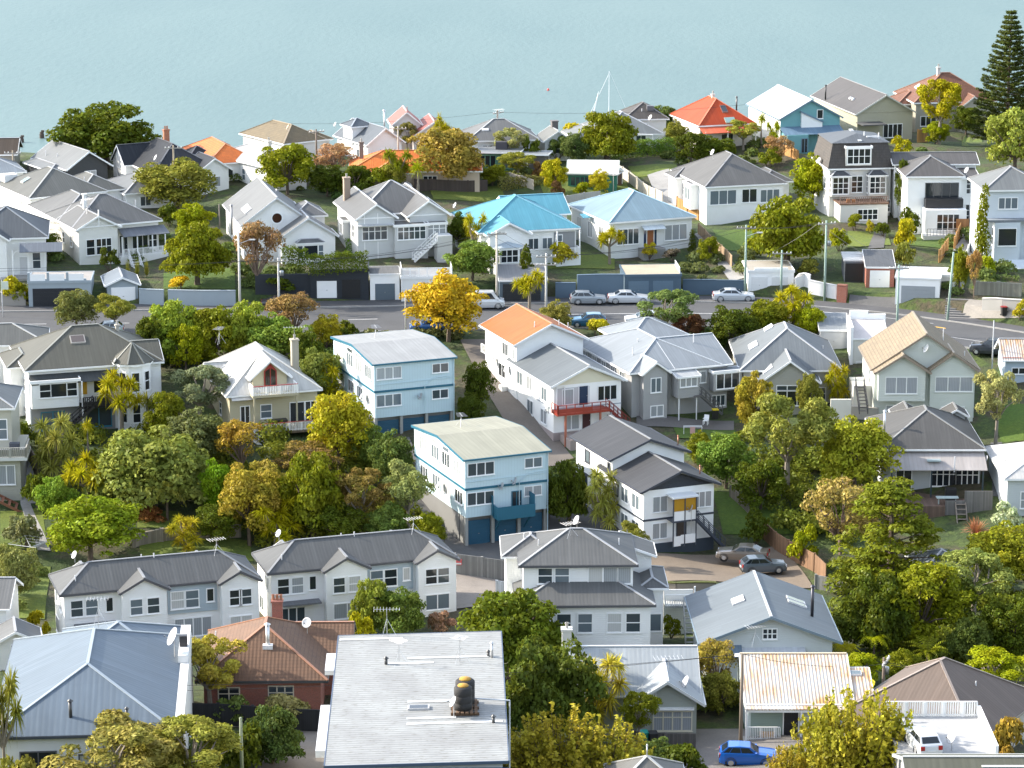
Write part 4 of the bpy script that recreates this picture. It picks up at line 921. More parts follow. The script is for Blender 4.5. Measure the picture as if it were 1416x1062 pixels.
H = House('cottage', 'grey weatherboard cottage with white ribbed roof and a gabled front wing', 782, 962, 3.1, 0.5, w=10.5, d=9.2, wall=M('board', (.33, .35, .31)), roof=M('corr', (0.282, 0.307, 0.320), None, .36), trim=(.55, .56, .54))
H.capc = (0.432, 0.446, 0.461); bl = H.block(kind='gx', pitch=28); H.chimney(.2, 4.6, 4.0, 6.9, .75, (.52, .52, .5), 'stucco', 1); wg = H.block(4.9, -1.8, 5.8, 8.2, 3.0, 'gy', 33, oh=.6); H.win('f', 1.3, .7, 2.9, 1.5, 4, 1, .3, frame=(.62, .58, .45)); H.boxpart('window_hood', M('paint', WHITE), 5.4, -1.6, 2.45, 9.9, -.95, 2.58); H.boxpart('gable_band', M('paint', (.5, .5, .47)), 5.55, -1.03, 3.2, 10.0, -1.0, 3.35); H.win('f', .9, 3.55, .5, .3, 1, 1)
H.dish(9.3, -.6, 4.35, .62, 190, .9); H.antenna(8.0, 1.0, 4.5, 1.4, 8, 8, 2.2, False); H.win('l', 2, 1, 1.2, 1.3, 2)

H = House('cottage', 'small cottage under a rusty white corrugated roof with a dark front door', 1030, 973, 2.95, 0.0, w=8.4, d=11.4, wall=M('board', (.58, .66, .66)), roof=M('rust', (0.528, 0.512, 0.480)), trim=WHITE)
H.capc = (0.396, 0.324, 0.216); bl = H.block(kind='gx', pitch=20, oh=.3); 
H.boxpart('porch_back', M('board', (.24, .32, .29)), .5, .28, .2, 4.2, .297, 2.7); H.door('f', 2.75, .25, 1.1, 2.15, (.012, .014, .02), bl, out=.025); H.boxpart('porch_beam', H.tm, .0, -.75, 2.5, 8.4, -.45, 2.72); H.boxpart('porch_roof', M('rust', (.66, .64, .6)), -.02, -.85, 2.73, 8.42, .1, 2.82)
H.posts([(.1, -.6), (4.3, -.6), (8.2, -.6)], -1, 2.5, .14); H.rail([(.15, -.6), (2.7, -.6)], .2, 1.05, .13); H.boxpart('porch_floor', CONC, -.1, -.9, -1, 8.5, .28, .18); H.win('f', 5.0, .9, 1.8, 1.3, 2, 1); H.free(H.boxpart('bench', M('wood', (.5, .25, .03)), 1.2, -.25, .18, 2.3, .2, .62), 'small orange bench on the porch of the rusty cottage', 'bench')
ex = H.block(8.4, .0, 1.6, 4.4, 2.9, 'sf', 18, oh=.15); H.skylight(8.9, 3.6, .9, .5, ex); H.win('r', 2, 1, 1.2, 1.2, 2, bl=bl)

H = House('house', 'house with brown pyramid roof behind the parking deck', 1352, 1030, 2.4, 57, w=12.6, d=11.8, wall=M('board', (.5, .47, .42)), roof=M('corr', (0.138, 0.106, 0.086), None, .3), trim=(.3, .26, .22)); H.capc = (0.180, 0.144, 0.119); bl = H.block(pitch=32, oh=.5); H.win('l', 3, .9, 1.6, 1.3, 2); H.win('f', 3, .9, 1.6, 1.3, 2); H.pent(6.6, 3.2, bl, .35)

H = House('house', 'low roof of olive ribbed steel at the bottom edge beside the parking deck', 1260, 1114, 4.2, 0, w=13, d=9.4, wall=M('board', (.55, .55, .5)), roof=M('corr', (0.092, 0.094, 0.070), None, .5), trim=(.45, .45, .42)); H.capc = (0.288, 0.288, 0.274); bl = H.block(kind='gx', pitch=19, oh=.5); H.win('f', 3, 1, 1.8, 1.3, 2)
for x in (5.6, 5.9): pass
for z in (2.6, 3.6): q = MB(); zz = H.roof_z(8, z, bl); q.bar((5.2, z, zz + .12), (12.8, z, zz + .12), .3, .06); q.build('ladder_rail', M('paint', (.5, .52, .5)), bl['ro'])
H.flue(11.2, 3.6, 5.2, 7.3, .14, (.35, .45, .42)); H.flue(8.0, 1.6, 4.4, 6.0, .1, (.5, .55, .52))
H = House('garden_shed', 'small grey pyramid roof peeping up behind the yellow trees', 843, 1098, 2.5, 2, w=5.6, d=5.6, wall=M('board', (.5, .5, .48)), roof=M('corr', (0.131, 0.129, 0.120))); H.capc = (0.324, 0.324, 0.302); bl = H.block(pitch=31); H.flue(2.8, 2.8, 4.0, 4.9, .05); H.door('f', 2, 0)

H = House('house', 'pale wall and grey roof end cut by the left edge above the hall', -70, 842, 4.4, 0, w=5.2, d=7, wall=M('board', WHITE), roof=M('corr', (0.131, 0.132, 0.129))); bl = H.block(kind='gx', pitch=26); H.win('f', 2.8, 1.6, .9, 1.3, 1, 2)
H = House('garden_shed', 'little grey gabled shed roof between the hall and left hedge', -14, 893, 2.3, 12, w=4.4, d=4.0, cat='shed', wall=M('board', OFFW), roof=M('corr', (0.131, 0.135, 0.135))); bl = H.block(kind='gy', pitch=27); H.door('f', 1.4, 0)
H = House('garden_shed', 'small blue grey hip roofed shed half hidden among the right hand trees', 1277, 791, 2.5, 10, w=5.2, d=5.5, cat='shed', wall=M('board', (.5, .46, .38)), roof=M('corr', (0.166, 0.186, 0.198))); H.capc = (0.360, 0.360, 0.360); bl = H.block(pitch=25); H.door('f', 2, 0)

# parking deck with its white balustrade
def deck():
    H = House('parking_deck', 'white parking deck with slatted balustrade beside the brown roofed house', 1243, 1046, 4.0, 0, w=6.5, d=7.6, k=1, cat='deck', wall=M('stucco', WHITE))
    H.boxpart('deck_slab', M('concrete', (.36, .36, .355)), 0, 0, -3, 6.5, 7.6, 4.0); H.boxpart('parapet', M('stucco', WHITE), 6.28, .0, 4.001, 6.5, 7.5, 4.75)
    H.rail([(.1, 7.45), (6.25, 7.45)], 4.0, 1.05, .16, t=.09); H.dish(3.6, 1.0, 4.9, .5, 200, .9); return H
DECK = deck()

# ------------------------------------------------------------------ the two light blue blocks of flats
TEAL = (.016, .115, .175); PALEB = (.50, .63, .67)
def flats(label, u, v, uR, uL, yaw, h, roofc, balc):
    H = House('block_of_flats', label, u, v, h, yaw, uR=uR, uL=uL, wall=M('ply', PALEB), roof=M('corr', roofc, None, .42), trim=TEAL, oh=.22, cat='block of flats', group='matching light blue flats')
    w, d = H.w, H.d; o = .22; x1 = w - o
    bl = H.block(kind='gx', pitch=5.5, z0=h - 3.1, caps=False)
    H.boxpart('wall', M('ply', PALEB), o + .1, o + .1, h - 6.0, x1 - .1, d - o - .1, h - 3.1); H.boxpart('band', M('paint', TEAL), o - .03, o - .03, h - 3.22, x1 + .03, d - o + .03, h - 2.98)
    H.boxpart('wall', M('stucco', (.2, .2, .19)), o + .2, o + .75, -3, x1 - .2, d - o - .2, h - 6.0); H.boxpart('retaining_wall', M('stucco', (.17, .17, .165)), o + .12, 2.2, -3, o + .5, d - .5, h - 6.02)
    n = 3; gw = (w - .9) / n
    for i in range(n): H.garage('f', .28 + i * gw + .14, -.15, gw - .4, h - 6.3, (.013, .075, .13), bl, 6, out=-.53)
    H.posts([(.45 + i * gw, .55) for i in range(n + 1)], -1.5, h - 6.0, .3, (.3, .3, .28))
    W_ = dict(frame=WHITE, fr=.07)
    H.win('f', .3, h - 1.75, 2.7, 1.2, 3, 1, pane=3 if not balc else None, **W_); H.win('f', x1 - 2.7, h - 1.55, 1.75, .9, 2, 1, **W_); H.win('f', .3, h - 4.75, 2.7, 1.2, 3, 1, out=-.1, **W_); H.win('f', x1 - 2.7, h - 4.45, 1.75, .9, 2, 1, out=-.1, **W_)
    for k, a in enumerate((.9, 4.1, 7.0, 10.4)):
        H.win('l', a, h - 2.0, 1.9, 1.35, 3, 1, **W_); H.win('l', a, h - 4.9, 1.9, 1.2, 3, 1, out=-.1, **W_)
        if k in (1, 2): H.win('l', a + .1, h - .5, 1.7, .42, 1, 1, **W_)
    H.dish(-.25, 6.2 if balc else 3.0, h - 4.2, .5, 190, .5); H.dish(5.4, .0, h - 4.0 if not balc else h - 2.75, .45, 200, .4)
    q = MB(); q.tube((x1 - .1, .12, 0), (x1 - .1, .12, h - .1), .05); q.tube((5.9, .14, h - 5.8), (5.9, .14, h - 2.9), .04); q.tube((5.9, .14, h - 2.9), (6.9, .14, h - 2.1), .03); q.tube((6.9, .14, h - 2.1), (x1 - .2, .14, h - 2.0), .03); q.build('drain_pipe', M('paint', PALEB), H.root)
    q = MB(); q.tube((.35, .16, h - 2.35), (x1 - .2, .16, h - 2.25), .03); q.build('conduit', M('paint', PALEB), H.root)
    if balc:
        b0, b1 = 3.1, 7.1; H.boxpart('balcony_floor', M('paint', TEAL), b0, -1.1, h - 6.2, b1, .2, h - 6.0); q = MB(); q.box(b0, -1.1, h - 6.0, b1, -1.02, h - 4.9); q.box(b0, -1.0, h - 6.0, b0 + .08, .3, h - 4.9); q.box(b1 - .08, -1.0, h - 6.0, b1, .3, h - 4.0); q.box(b0 - .1, -.1, h - 6.0, b0 - .02, .3, h - 4.0); q.build('balcony', M('ply', TEAL), H.root)
        H.door('f', 5.0, h - 5.95, .9, 2.05, (.1, .1, .1), bl, True, out=-.1); [MB().bar((x, -.9, h - 6.2), (x, .5, h - 7.6), .12).build('brace', M('paint', TEAL), H.root) for x in (3.5, 6.6)]; H.dish(4.0, .0, h - 3.1, .45, 205, .4)
    H.antenna(4, d * .75, h + .3, 1.3, 80)
    return H
flats('light blue block of flats with off white roof beside the yellow tree', 515.4, 504, 631, 447, 21.7, 8.3, (.27, .275, .27), False)
flats('light blue block of flats with cream roof and teal balcony', 641.3, 636, 763, 562.5, 22.6, 8.9, (.27, .265, .205), True)

# ------------------------------------------------------------------ the two stepped white houses on the driveway
H = House('two_storey_house', 'white house with dark roof, enclosed porch and outside stair', 886.7, 681, 6.5, 22, uR=1000, uL=847, wall=M('stucco', WHITE), roof=M('corr', (0.049, 0.050, 0.053), None, .3), trim=(.05, .055, .07), oh=.5)
H.capc = (0.144, 0.144, 0.144); lo = H.block(kind='gy', pitch=22, d=H.d + 3)
H.boxpart('gable_panel', M('board', (.03, .035, .045)), .55, .46, 6.45, H.w - .55, .49, 6.62)
g = MB(); x0, x1, y = .75, H.w - .75, .47; g.poly((x0, y, 6.62), (x1, y, 6.62), ((x0 + x1) / 2, y, 6.5 + (H.w / 2) * tan(R(22)) - .35)); g.build('gable_panel', M('board', (.03, .035, .045)), H.root)
b_ = H.b = lo; H.boxpart('band', M('paint', (.05, .06, .08)), .46, .46, 3.35, H.w - .46, H.d + 2.9, 3.55); H.boxpart('plinth', M('stucco', (.05, .065, .085)), .45, .45, -3, H.w - .45, H.d + 2, 1.0)
H.win('f', 1.0, 4.2, 1.5, 1.5, 2, 1, bl=lo, pane=3, frame=WHITE, fr=.05); H.win('f', 5.3, 4.2, 1.9, 1.5, 3, 1, bl=lo, pane=3, frame=WHITE, fr=.05); H.win('f', 1.0, 1.5, 1.5, 1.5, 2, 1, bl=lo, pane=3, frame=WHITE, fr=.05); 
for a in (1.0, 3.6): H.win('l', a, 4.2, 1.6, 1.4, 2, 1, bl=lo, frame=WHITE, fr=.05, pane=2); H.win('l', a, 1.5, 1.6, 1.4, 2, 1, bl=lo, frame=WHITE, fr=.05)
H.win('l', 6.0, 4.4, 1.0, 1.0, 1, 1, bl=lo)
H.boxpart('porch_slab', M('paint', (.05, .06, .08)), 3.0, -.9, 3.3, 5.6, .49, 3.45); H.boxpart('porch_roof', M('paint', (.68, .7, .7)), 2.9, -1.1, 5.75, 5.7, .49, 5.9); H.posts([(3.08, -.82), (4.3, -.82), (5.52, -.82)], .8, 5.75, .1, (.05, .06, .08)); H.boxpart('porch_panel', M('paint', WHITE), 3.15, -.82, 3.46, 5.48, -.78, 4.4); H.boxpart('porch_panel', M('paint', WHITE), 3.15, -.82, .9, 3.9, -.78, 1.9); H.boxpart('porch_panel', M('paint', WHITE), 3.9, -.82, 1.1, 5.48, -.78, 2.0); q = MB(); q.box(3.15, -.81, 4.42, 4.25, -.79, 5.7); q.box(4.35, -.81, 4.42, 5.48, -.79, 5.7); q.build('amber_screen', M('paint', (.42, .22, .01)), H.root); H.door('f', 3.6, 1.1, .9, 2.0, (.08, .06, .05), lo)
H.stairs((8.6, -1.0, .2), (5.6, -1.0, 3.4), 1.0, 12, (.05, .06, .08)); H.dish(4.9, -1.0, 4.6, .45, 190, 2.4)
up = H.block(-.15, H.d - .2, (960.5 - 843) / (H.px * cos(H.yaw)), 10, 7.9, 'gy', 21); H.win('l', 1.6, 6.0, 2.4, 1.2, 4, 1, bl=up, pane=4, frame=WHITE, fr=.05); H.win('l', 6.2, 3.0, 2.0, 1.4, 2, 1, bl=up); H.win('l', 5.6, 6.0, 1.0, 1.1, 1, 1, bl=up, pane=2); H.boxpart('band', M('paint', (.05, .06, .08)), .31, H.d + .26, 4.5, .36, H.d + 9, 4.7)
H.win('l', .5, 6.3, .5, .9, 1, 1, bl=up); H.b = up; H.flue(8.3, H.d + 2, 7.8, 8.9, .06, (.3, .14, .09)); H.b = lo; H.flue(7.4, 2.4, 6.6, 7.7, .06, (.3, .14, .09))

H = House('two_storey_house', 'white house with orange upper roof, grey lower roof and red balcony', 762, 535, 5.7, 21, uR=869, uL=711, wall=M('stucco', WHITE), roof=M('corr', (0.111, 0.126, 0.135), None, .35), trim=(.72, .73, .73), oh=.5)
lo = H.block(kind='gy', pitch=24, d=H.d + 2.5); w = H.w
g = MB(); g.poly((.75, .47, 5.65), (w - .75, .47, 5.65), (w / 2, .47, 5.7 + w / 2 * tan(R(24)) - .35)); g.build('gable_panel', M('paint', (.66, .62, .48)), H.root)
H.boxpart('band', M('paint', (.35, .38, .42)), .46, .46, 3.0, w - .46, H.d, 3.12); H.boxpart('plinth', M('stucco', (.33, .28, .27)), .45, .45, -3, w - .45, H.d, .45)
q = MB(); q.box(.9, .44, 3.3, 4.6, .49, 5.3); q.build('porch_shade_panel', M('stucco', (.45, .45, .46)), H.root); H.posts([(.8, .38), (1.7, .38)], 3.2, 5.5, .12); H.win('f', 1.0, 3.5, 1.2, 1.6, 1, 1, bl=lo, out=.07, pane=3); H.door('f', 2.9, 3.3, 1.0, 2.05, (.012, .03, .07), lo, out=.07); H.win('f', 5.15, 3.6, 2.1, 1.5, 3, 1, bl=lo, pane=0); H.win('f', 1.2, .7, 1.7, 1.5, 2, 1, bl=lo, pane=3); H.door('f', 3.3, .5, .95, 2.05, (.05, .012, .015), lo)  # grey slab on the flat wall, its colour standing in for the porch's shade
RED = (.27, .035, .018); H.boxpart('balcony_floor', M('paint', RED), .2, -1.4, 2.75, 6.2, .45, 3.0); H.rail([(.25, -1.35), (6.15, -1.35)], 3.0, .9, .9, RED, .09); H.rail([(.25, -1.35), (.25, .4)], 3.0, .9, .8, RED, .09); H.posts([(1.2, -1.2), (5.2, -1.2)], -1, 2.75, .2, (.35, .12, .07)); q = MB(); q.box(.3, -1.38, 3.03, 4.2, -1.34, 3.5); q.build('balcony_panel', M('paint', RED), H.root); H.stairs((8.6, -1.3, .8), (6.2, -1.3, 3.0), 1.0, 9, (.2, .03, .025))
H.boxpart('terrace', M('stucco', (.3, .25, .23)), 1.2, -2.6, -2.5, 6.4, .44, .35)
for a, z in ((2.0, 3.4), (6.3, 3.6), (9.2, 3.5), (2.0, .9), (6.0, 1.0)): H.win('l', a, z, 1.4 if z > 1 else 1.6, 1.4, 2, 1, bl=lo)
H.dish(-.2, .2, 3.1, .45, 200, .4, c=(.1, .12, .13)); H.dish(6.3, -1.5, 2.3, .45, 190, .6)
up = H.block(-.1, H.d - .2, (817 - 709) / (H.px * cos(H.yaw)), 10.8, 7.9, 'gy', 25, roof=M('corr', (0.333, 0.109, 0.032), None, .42), capc=(.55, .22, .1))
H.win('l', 2.6, 5.9, 1.6, 1.3, 3, 1, bl=up, pane=0); H.win('l', 3.4, 3.2, 2.0, 1.4, 2, 1, bl=up); H.win('l', .4, 6.0, .7, 1.1, 1, 1, bl=up); H.dish(.1, H.d + 6.4, 4.6, .5, 200, .4); H.dish(.1, H.d + 2.6, 4.6, .5, 200, .4); H.boxpart('heat_pump', M('paint', OFFW), -.3, H.d + 3, 1.6, .3, H.d + 4, 2.5); H.pent(6.5, H.d + 3, up, .6); H.pent(3.0, H.d + 1.5, up, .6); H.pent(8.2, H.d + 4.5, up, .6); H.rail([(-.3, H.d + 7), (-.3, H.d + 9.5)], 5, 1.0, .3, OFFW)
# ------------------------------------------------------------------ houses just below the street
H = House('house', 'white two storey house with olive grey roof, corner turret and dark stair', 34, 513, 7.1, 17, uR=220, d=12, wall=M('board', WHITE), roof=M('corr', (0.089, 0.087, 0.070)), oh=.45)
H.capc = (0.144, 0.144, 0.122); w = H.w; bl = H.block(pitch=28)
H.awning('f', .1, 6.5, 9.4, 1.5, .75, c=(.06, .065, .065)); bx = H.block(.3, -1.2, 5.4, 2.4, 6.0, 'flat', z0=3.1, oh=.2, roof=M('corr', (0.039, 0.042, 0.040)))
H.win('f', .9, 4.3, 1.1, 1.4, 1, 2, bl=bx, pane=0); H.win('f', 2.1, 4.3, 1.6, 1.4, 1, 1, bl=bx, pane=0); H.win('f', 3.8, 4.3, 1.0, 1.4, 1, 2, bl=bx, pane=0); H.win('f', 6.9, 4.1, 1.0, 1.5, 1, 1, bl=bl, pane=0); H.win('f', 8.3, 4.1, 1.0, 1.5, 1, 1, bl=bl, pane=0)
H.boxpart('curtain', M('paint', (.6, .33, .02)), 6.1, .36, 4.0, 6.6, .44, 5.7); H.boxpart('balcony_floor', M('bark', (.03, .025, .025)), 5.7, -1.6, 2.9, 9.8, .44, 3.1); H.rail([(5.9, -1.5), (9.7, -1.5)], 3.1, 1.0, .2, (.03, .028, .03), .09); q = MB(); q.box(7.3, -1.55, 3.1, 9.7, -1.48, 4.0); q.build('balcony_panel', M('wood', (.03, .028, .03)), H.root)
H.stairs((3.2, -2.4, .2), (7.0, -1.7, 3.1), 1.0, 12, (.03, .028, .03)); H.posts([(.3, -1.0), (5.8, -1.4), (9.6, -1.4)], -1, 5.9, .14); 
H.boxpart('lower_shade_panel', M('stucco', (.3, .3, .3)), .5, .35, -.5, 9.5, .44, 2.9); H.win('f', 1.2, .4, 2.4, 1.9, 2, 1, frame=(.04, .22, .33), bl=bl, out=.12); H.win('f', 6.0, .4, 2.6, 2.0, 2, 1, frame=(.04, .22, .33), bl=bl, out=.12)  # grey slab painted darker for the shade below balcony and bay
for z, hh in ((4.0, 1.9), (.9, 1.9)): H.win('l', 3, z, 1.0, hh - .6, 1, 2, bl=bl); H.win('l', 7, z, 1.0, hh - .6, 1, 2, bl=bl)
# turret
tx, ty, tr = 11.6, .6, 1.95; q = MB(); k = 8; ring = [(tx + tr * cos(2 * pi * (i + .5) / k), ty + tr * sin(2 * pi * (i + .5) / k)) for i in range(k)]
for i in range(k): a, b_ = ring[i], ring[(i + 1) % k]; q.poly((*a, -3), (*b_, -3), (*b_, 7.4), (*a, 7.4))
q.build('turret', H.wall, H.root); q = MB(); c_ = MB(); big = [(tx + (tr + .4) * cos(2 * pi * (i + .5) / k), ty + (tr + .4) * sin(2 * pi * (i + .5) / k)) for i in range(k)]
for i in range(k): a, b_ = big[i], big[(i + 1) % k]; q.poly((*a, 7.35), (*b_, 7.35), (tx, ty, 9.3)); q.poly((*b_, 7.2), (*a, 7.2), (*a, 7.35), (*b_, 7.35)) if False else None; c_.bar((*a, 7.37), (tx, ty, 9.32), .14, .06)
q.poly(*[(*a, 7.34) for a in big[::-1]]); o = q.build('turret_roof', H.roofm, H.root); c_.build('ridge_cap', M('paint', (.2, .2, .17)), o); q = MB(); q.lathe([(tr + .42, 7.1), (tr + .42, 7.3)], (tx, ty, 0), 8); q.build('turret_gutter', H.tm, H.root)
for i in (4, 5, 6, 7):
    a, b_ = Vector((*ring[(i - 0) % k], 0)), Vector((*ring[(i + 1) % k], 0)); mid = (a + b_) / 2; n_ = Vector((mid.x - tx, mid.y - ty, 0)).normalized(); e = (b_ - a).normalized()
    for z, hh in ((4.3, 2.0), (.9, 1.9)):
        fm, pm = window_mesh(.75, hh, 1, 2, H.tm, .1); o = link(bpy.data.objects.new('window', fm), H.root); p = mid - e * .375; o.location = (p.x, p.y, z); o.rotation_euler = (0, 0, math.atan2(e.y, e.x)); pp = link(bpy.data.objects.new('pane', pm), o)
        if len(pm.materials) == 0: pm.materials.append(None)
        pp.material_slots[0].link = 'OBJECT'; pp.material_slots[0].material = M('glass', (.02, .025, .03))
H.block(11.0, .6, 4.0, 6, 7.0, 'gx', 30, oh=.3); H.b = bl; H.skylight(6.3, 3.9, 1.6, 1.1, bl, (.1, .08, .07), (.3, .28, .25)); H.dish(9.6, -.2, 7.5, .45, 190, .3); H.chimney(11.2, 7.6, 7.5, 9.6, .38, (.45, .42, .36), 'stucco', 1)
H.block(-1.4, 4.0, 4, 7, 6.6, 'hip', 26)

H = House('villa', 'cream timber house with white roof, red framed dormer and balconies', 312.7, 548, 4.7, 18, uR=443, uL=256, wall=M('board', (.50, .455, .31)), roof=M('corr', (0.433, 0.426, 0.394), None, .4), oh=.45)
H.capc = (0.475, 0.461, 0.418); bl = H.block(pitch=34); w = H.w
H.awning('f', .1, 4.6, 3.2, .9, .35, mt=H.roofm)
dm = H.block(2.7, .5, 4.6, 5.0, 6.2, 'gy', 40, z0=4.4, oh=.45); q = MB(); y = .88; q.poly((4.35, y, 4.9), (5.75, y, 4.9), (5.75, y, 6.9), (5.05, y, 7.7), (4.35, y, 6.9)); q.build('door_frame', M('paint', (.33, .03, .025)), H.root)
for a in (4.48, 5.1): q = MB(); q.poly((a, .86, 5.0), (a + .52, .86, 5.0), (a + .52, .86, 6.85 + (.35 if a < 5 else 0)), (a, .86, 6.85 + (0 if a < 5 else .35))); q.build('door', M('glass', (.02, .02, .025)), H.root)
H.boxpart('balcony_floor', M('paint', (.42, .38, .26)), 2.6, -1.3, 4.55, 7.6, .9, 4.8); H.rail([(2.7, .6), (2.7, -1.2), (7.5, -1.2), (7.5, .6)], 4.8, .95, .18, WHITE, .07); H.boxpart('rail_cap', M('paint', (.33, .03, .025)), 2.65, -1.27, 5.755, 7.55, -1.13, 5.81)
H.posts([(2.8, -1.1), (7.4, -1.1)], 0, 4.55, .16, (.42, .38, .26)); H.door('f', 1.2, 1.2, .9, 2.1, (.75, .75, .73), bl, True); H.win('f', 3.4, 1.9, 1.1, 1.4, 1, 2, bl=bl); H.door('f', 6.6, 1.2, 1.5, 2.1, (.75, .75, .73), bl, True); H.door('f', 8.3, 1.2, 1.1, 2.1, (.75, .75, .73), bl, True)
H.boxpart('deck', M('wood', (.2, .15, .1)), -.5, -3.0, .9, w - .6, .44, 1.15); H.posts([(-.3, -2.8), (3, -2.8), (6, -2.8), (w - .9, -2.8)], -2.5, .9, .2, (.12, .1, .08)); H.rail([(1.0, -2.9), (w - .7, -2.9), (w - .7, -.2)], 1.15, .9, .16, WHITE, .07); H.boxpart('rail_cap', M('paint', (.33, .05, .04)), 1.0, -2.97, 2.07, w - .65, -2.83, 2.12); H.stairs((4.6, -4.6, -1.2), (1.2, -3.0, 1.15), 1.0, 9, WHITE); H.free(H.boxpart('barbecue', M('paint', (.02, .02, .022)), 4.3, -1.9, 1.15, 6.2, -1.0, 2.1), 'black covered barbecue on the deck of the cream timber house', 'barbecue')
H.chimney(8.6, 4.4, 6.0, 9.2, .75, (.36, .32, .25), 'stucco', 1); H.antenna(8.6, 4.4, 9.7, 1.0, 170, 8, 2.2, False); H.skylight(1.0, 5, .9, 1.3, bl); H.skylight(1.3, 9, .9, 1.2, bl); H.block(-.4, 7.5, 4.2, 3.4, 5.2, 'gx', 32, z0=4.2, oh=.3); H.win('l', 4, 1.5, .9, 1.3, 1, 2, bl=bl); H.dish(-.2, 2.5, 5.2, .42, 200, .4, c=(.15, .15, .16)); H.antenna(2, 12, 7.6, 1.8, 60)

H = House('bungalow', 'grey weatherboard house with pale ribbed roof and sheltered back yard', 870.7, 516, 5.4, 21.3, uR=1018, d=16, wall=M('board', (.37, .37, .365)), roof=M('corr', (0.218, 0.240, 0.256)), oh=.45)
H.capc = (0.302, 0.324, 0.338); w = H.w; L_ = H.block(0, 0, 11, 16, kind='hip', pitch=22); R_ = H.block(5.4, .02, w - 5.4, 11, kind='gx', pitch=22)
wg = H.block(1.1, -.9, 3.4, 4.0, 5.35, 'gy', 36, oh=.3); H.win('f', .9, 3.2, 1.1, 1.5, 2, 1, bl=wg); H.win('f', .9, .5, 1.4, 1.1, 2, 1, bl=wg); ow = H.block(5.0, -1.5, 2.8, 2.2, 4.8, 'sf', 12, z0=2.4, oh=.12, roof=M('corr', (0.361, 0.374, 0.374))); H.win('f', .3, 3.7, 1.9, .9, 3, 1, bl=ow); H.posts([(5.3, -1.3), (7.4, -1.3)], -1, 2.4, .1); H.win('f', 7.6, 3.5, 1.2, 1.2, 2, 1, bl=R_ if False else L_)
bx = H.block(9.6, -.8, 3.6, 1.6, 4.7, 'flat', z0=2.6, oh=.1); H.win('f', .35, 2.9, 2.7, 1.6, 3, 1, bl=bx, pane=0); H.win('f', w - 2.7, .7, 1.5, 1.1, 3, 1, bl=L_); H.stairs((10.4, -1.6, .2), (7.8, -1.6, 2.6), .9, 9, (.1, .1, .1)); H.boxpart('landing', M('bark', (.2, .19, .18)), 7.0, -1.6, 2.4, 7.9, .44, 2.6)
for i in range(5): H.win('l', 2 + i * 2.6, 4.0, 1.1, .8, 2, 1, bl=L_)
H.b = L_; H.pent(2.2, 4.2, L_, .9); H.pent(4.0, 7, L_, .4); H.block(3.5, 9, 8.5, 8, 6.4, 'hip', 24, z0=4)
H.pent(9.5, 4.2, R_, 1.0)

H = House('bungalow', 'grey hip roofed house with small gabled sunroom and roof windows', 1023, 512, 4.3, 0.5, w=11.3, d=14.5, wall=M('board', (.40, .39, .345)), roof=M('corr', (0.131, 0.146, 0.154)), oh=.45)
H.capc = (0.302, 0.310, 0.317); bl = H.block(pitch=31); wg = H.block(1.9, -2.6, 6.7, 6.5, 3.55, 'gy', 36, oh=.5, roof=M('corr', (0.131, 0.146, 0.154))); q = H.win('f', 1.5, .9, 3.3, 1.6, 3, 1, .0, pane=0); H.win('f', 1.5, 2.6, 3.3, .45, 3, 1, pane=1); H.skylight(3.0, .2, 1.0, 2.0, wg, (.5, .52, .53)); H.skylight(2.0, 6.5, .9, 2.2, bl, (.5, .52, .53), (.7, .7, .7)); H.skylight(4.0, 10.0, .9, 1.6, bl, (.5, .52, .53), (.7, .7, .7)); H.pent(9.8, 6.5, bl, .3); H.win('f', 7.8, .9, 1.2, 1.3, 1, 2, bl=bl)

H = House('house', 'pale two storey house with tan tiled roof and three front gables', 1205, 511, 6.3, 0.3, w=11.6, d=11, wall=M('board', (.60, .63, .57)), roof=M('tile', (0.211, 0.163, 0.102)), oh=.4, trim=(.75, .76, .72))
H.capc = (0.216, 0.173, 0.115); bl = H.block(kind='gy', pitch=34, trim=(.25, .2, .15)); H.block(.2, -1.3, 6.0, 4.6, 6.25, 'gy', 33, z0=3.0, oh=.5, trim=(.25, .2, .15)); b1 = H.b; b2 = H.block(5.9, -.7, 5.5, 4.4, 6.27, 'gy', 36, oh=.4, trim=(.25, .2, .15))
H.win('f', .8, 3.9, 3.3, 1.7, 3, 1, .0, bl=b1, pane=3); H.win('f', 1.4, 1.0, 2.5, 1.2, 3, 1, bl=bl); H.win('f', .6, 4.0, 3.9, 1.5, 3, 1, bl=b2, pane=3); H.win('f', 1.3, .9, 2.4, 1.3, 3, 1, bl=b2); H.dish(5.8, -.1, 8.6, .55, 195, .3, (.75, .75, .73)); H.win('l', 3, 4, 1.0, 1.3, 1, 2, bl=bl); H.pent(8.2, 4, bl, 1.3); H.pent(10.4, 3, bl, .5)
H.boxpart('side_porch', M('stucco', (.62, .6, .53)), -1.6, 2, -3, .39, 6.0, 4.0); H.stairs((-1.4, -2.0, 2.0), (-1.4, 2.0, 4.0), .9, 8, (.05, .05, .05), ax='x'); H.boxpart('porch_wall', M('stucco', (.6, .58, .5)), -4.4, -1.2, -2, -2.2, -.9, 3.3)

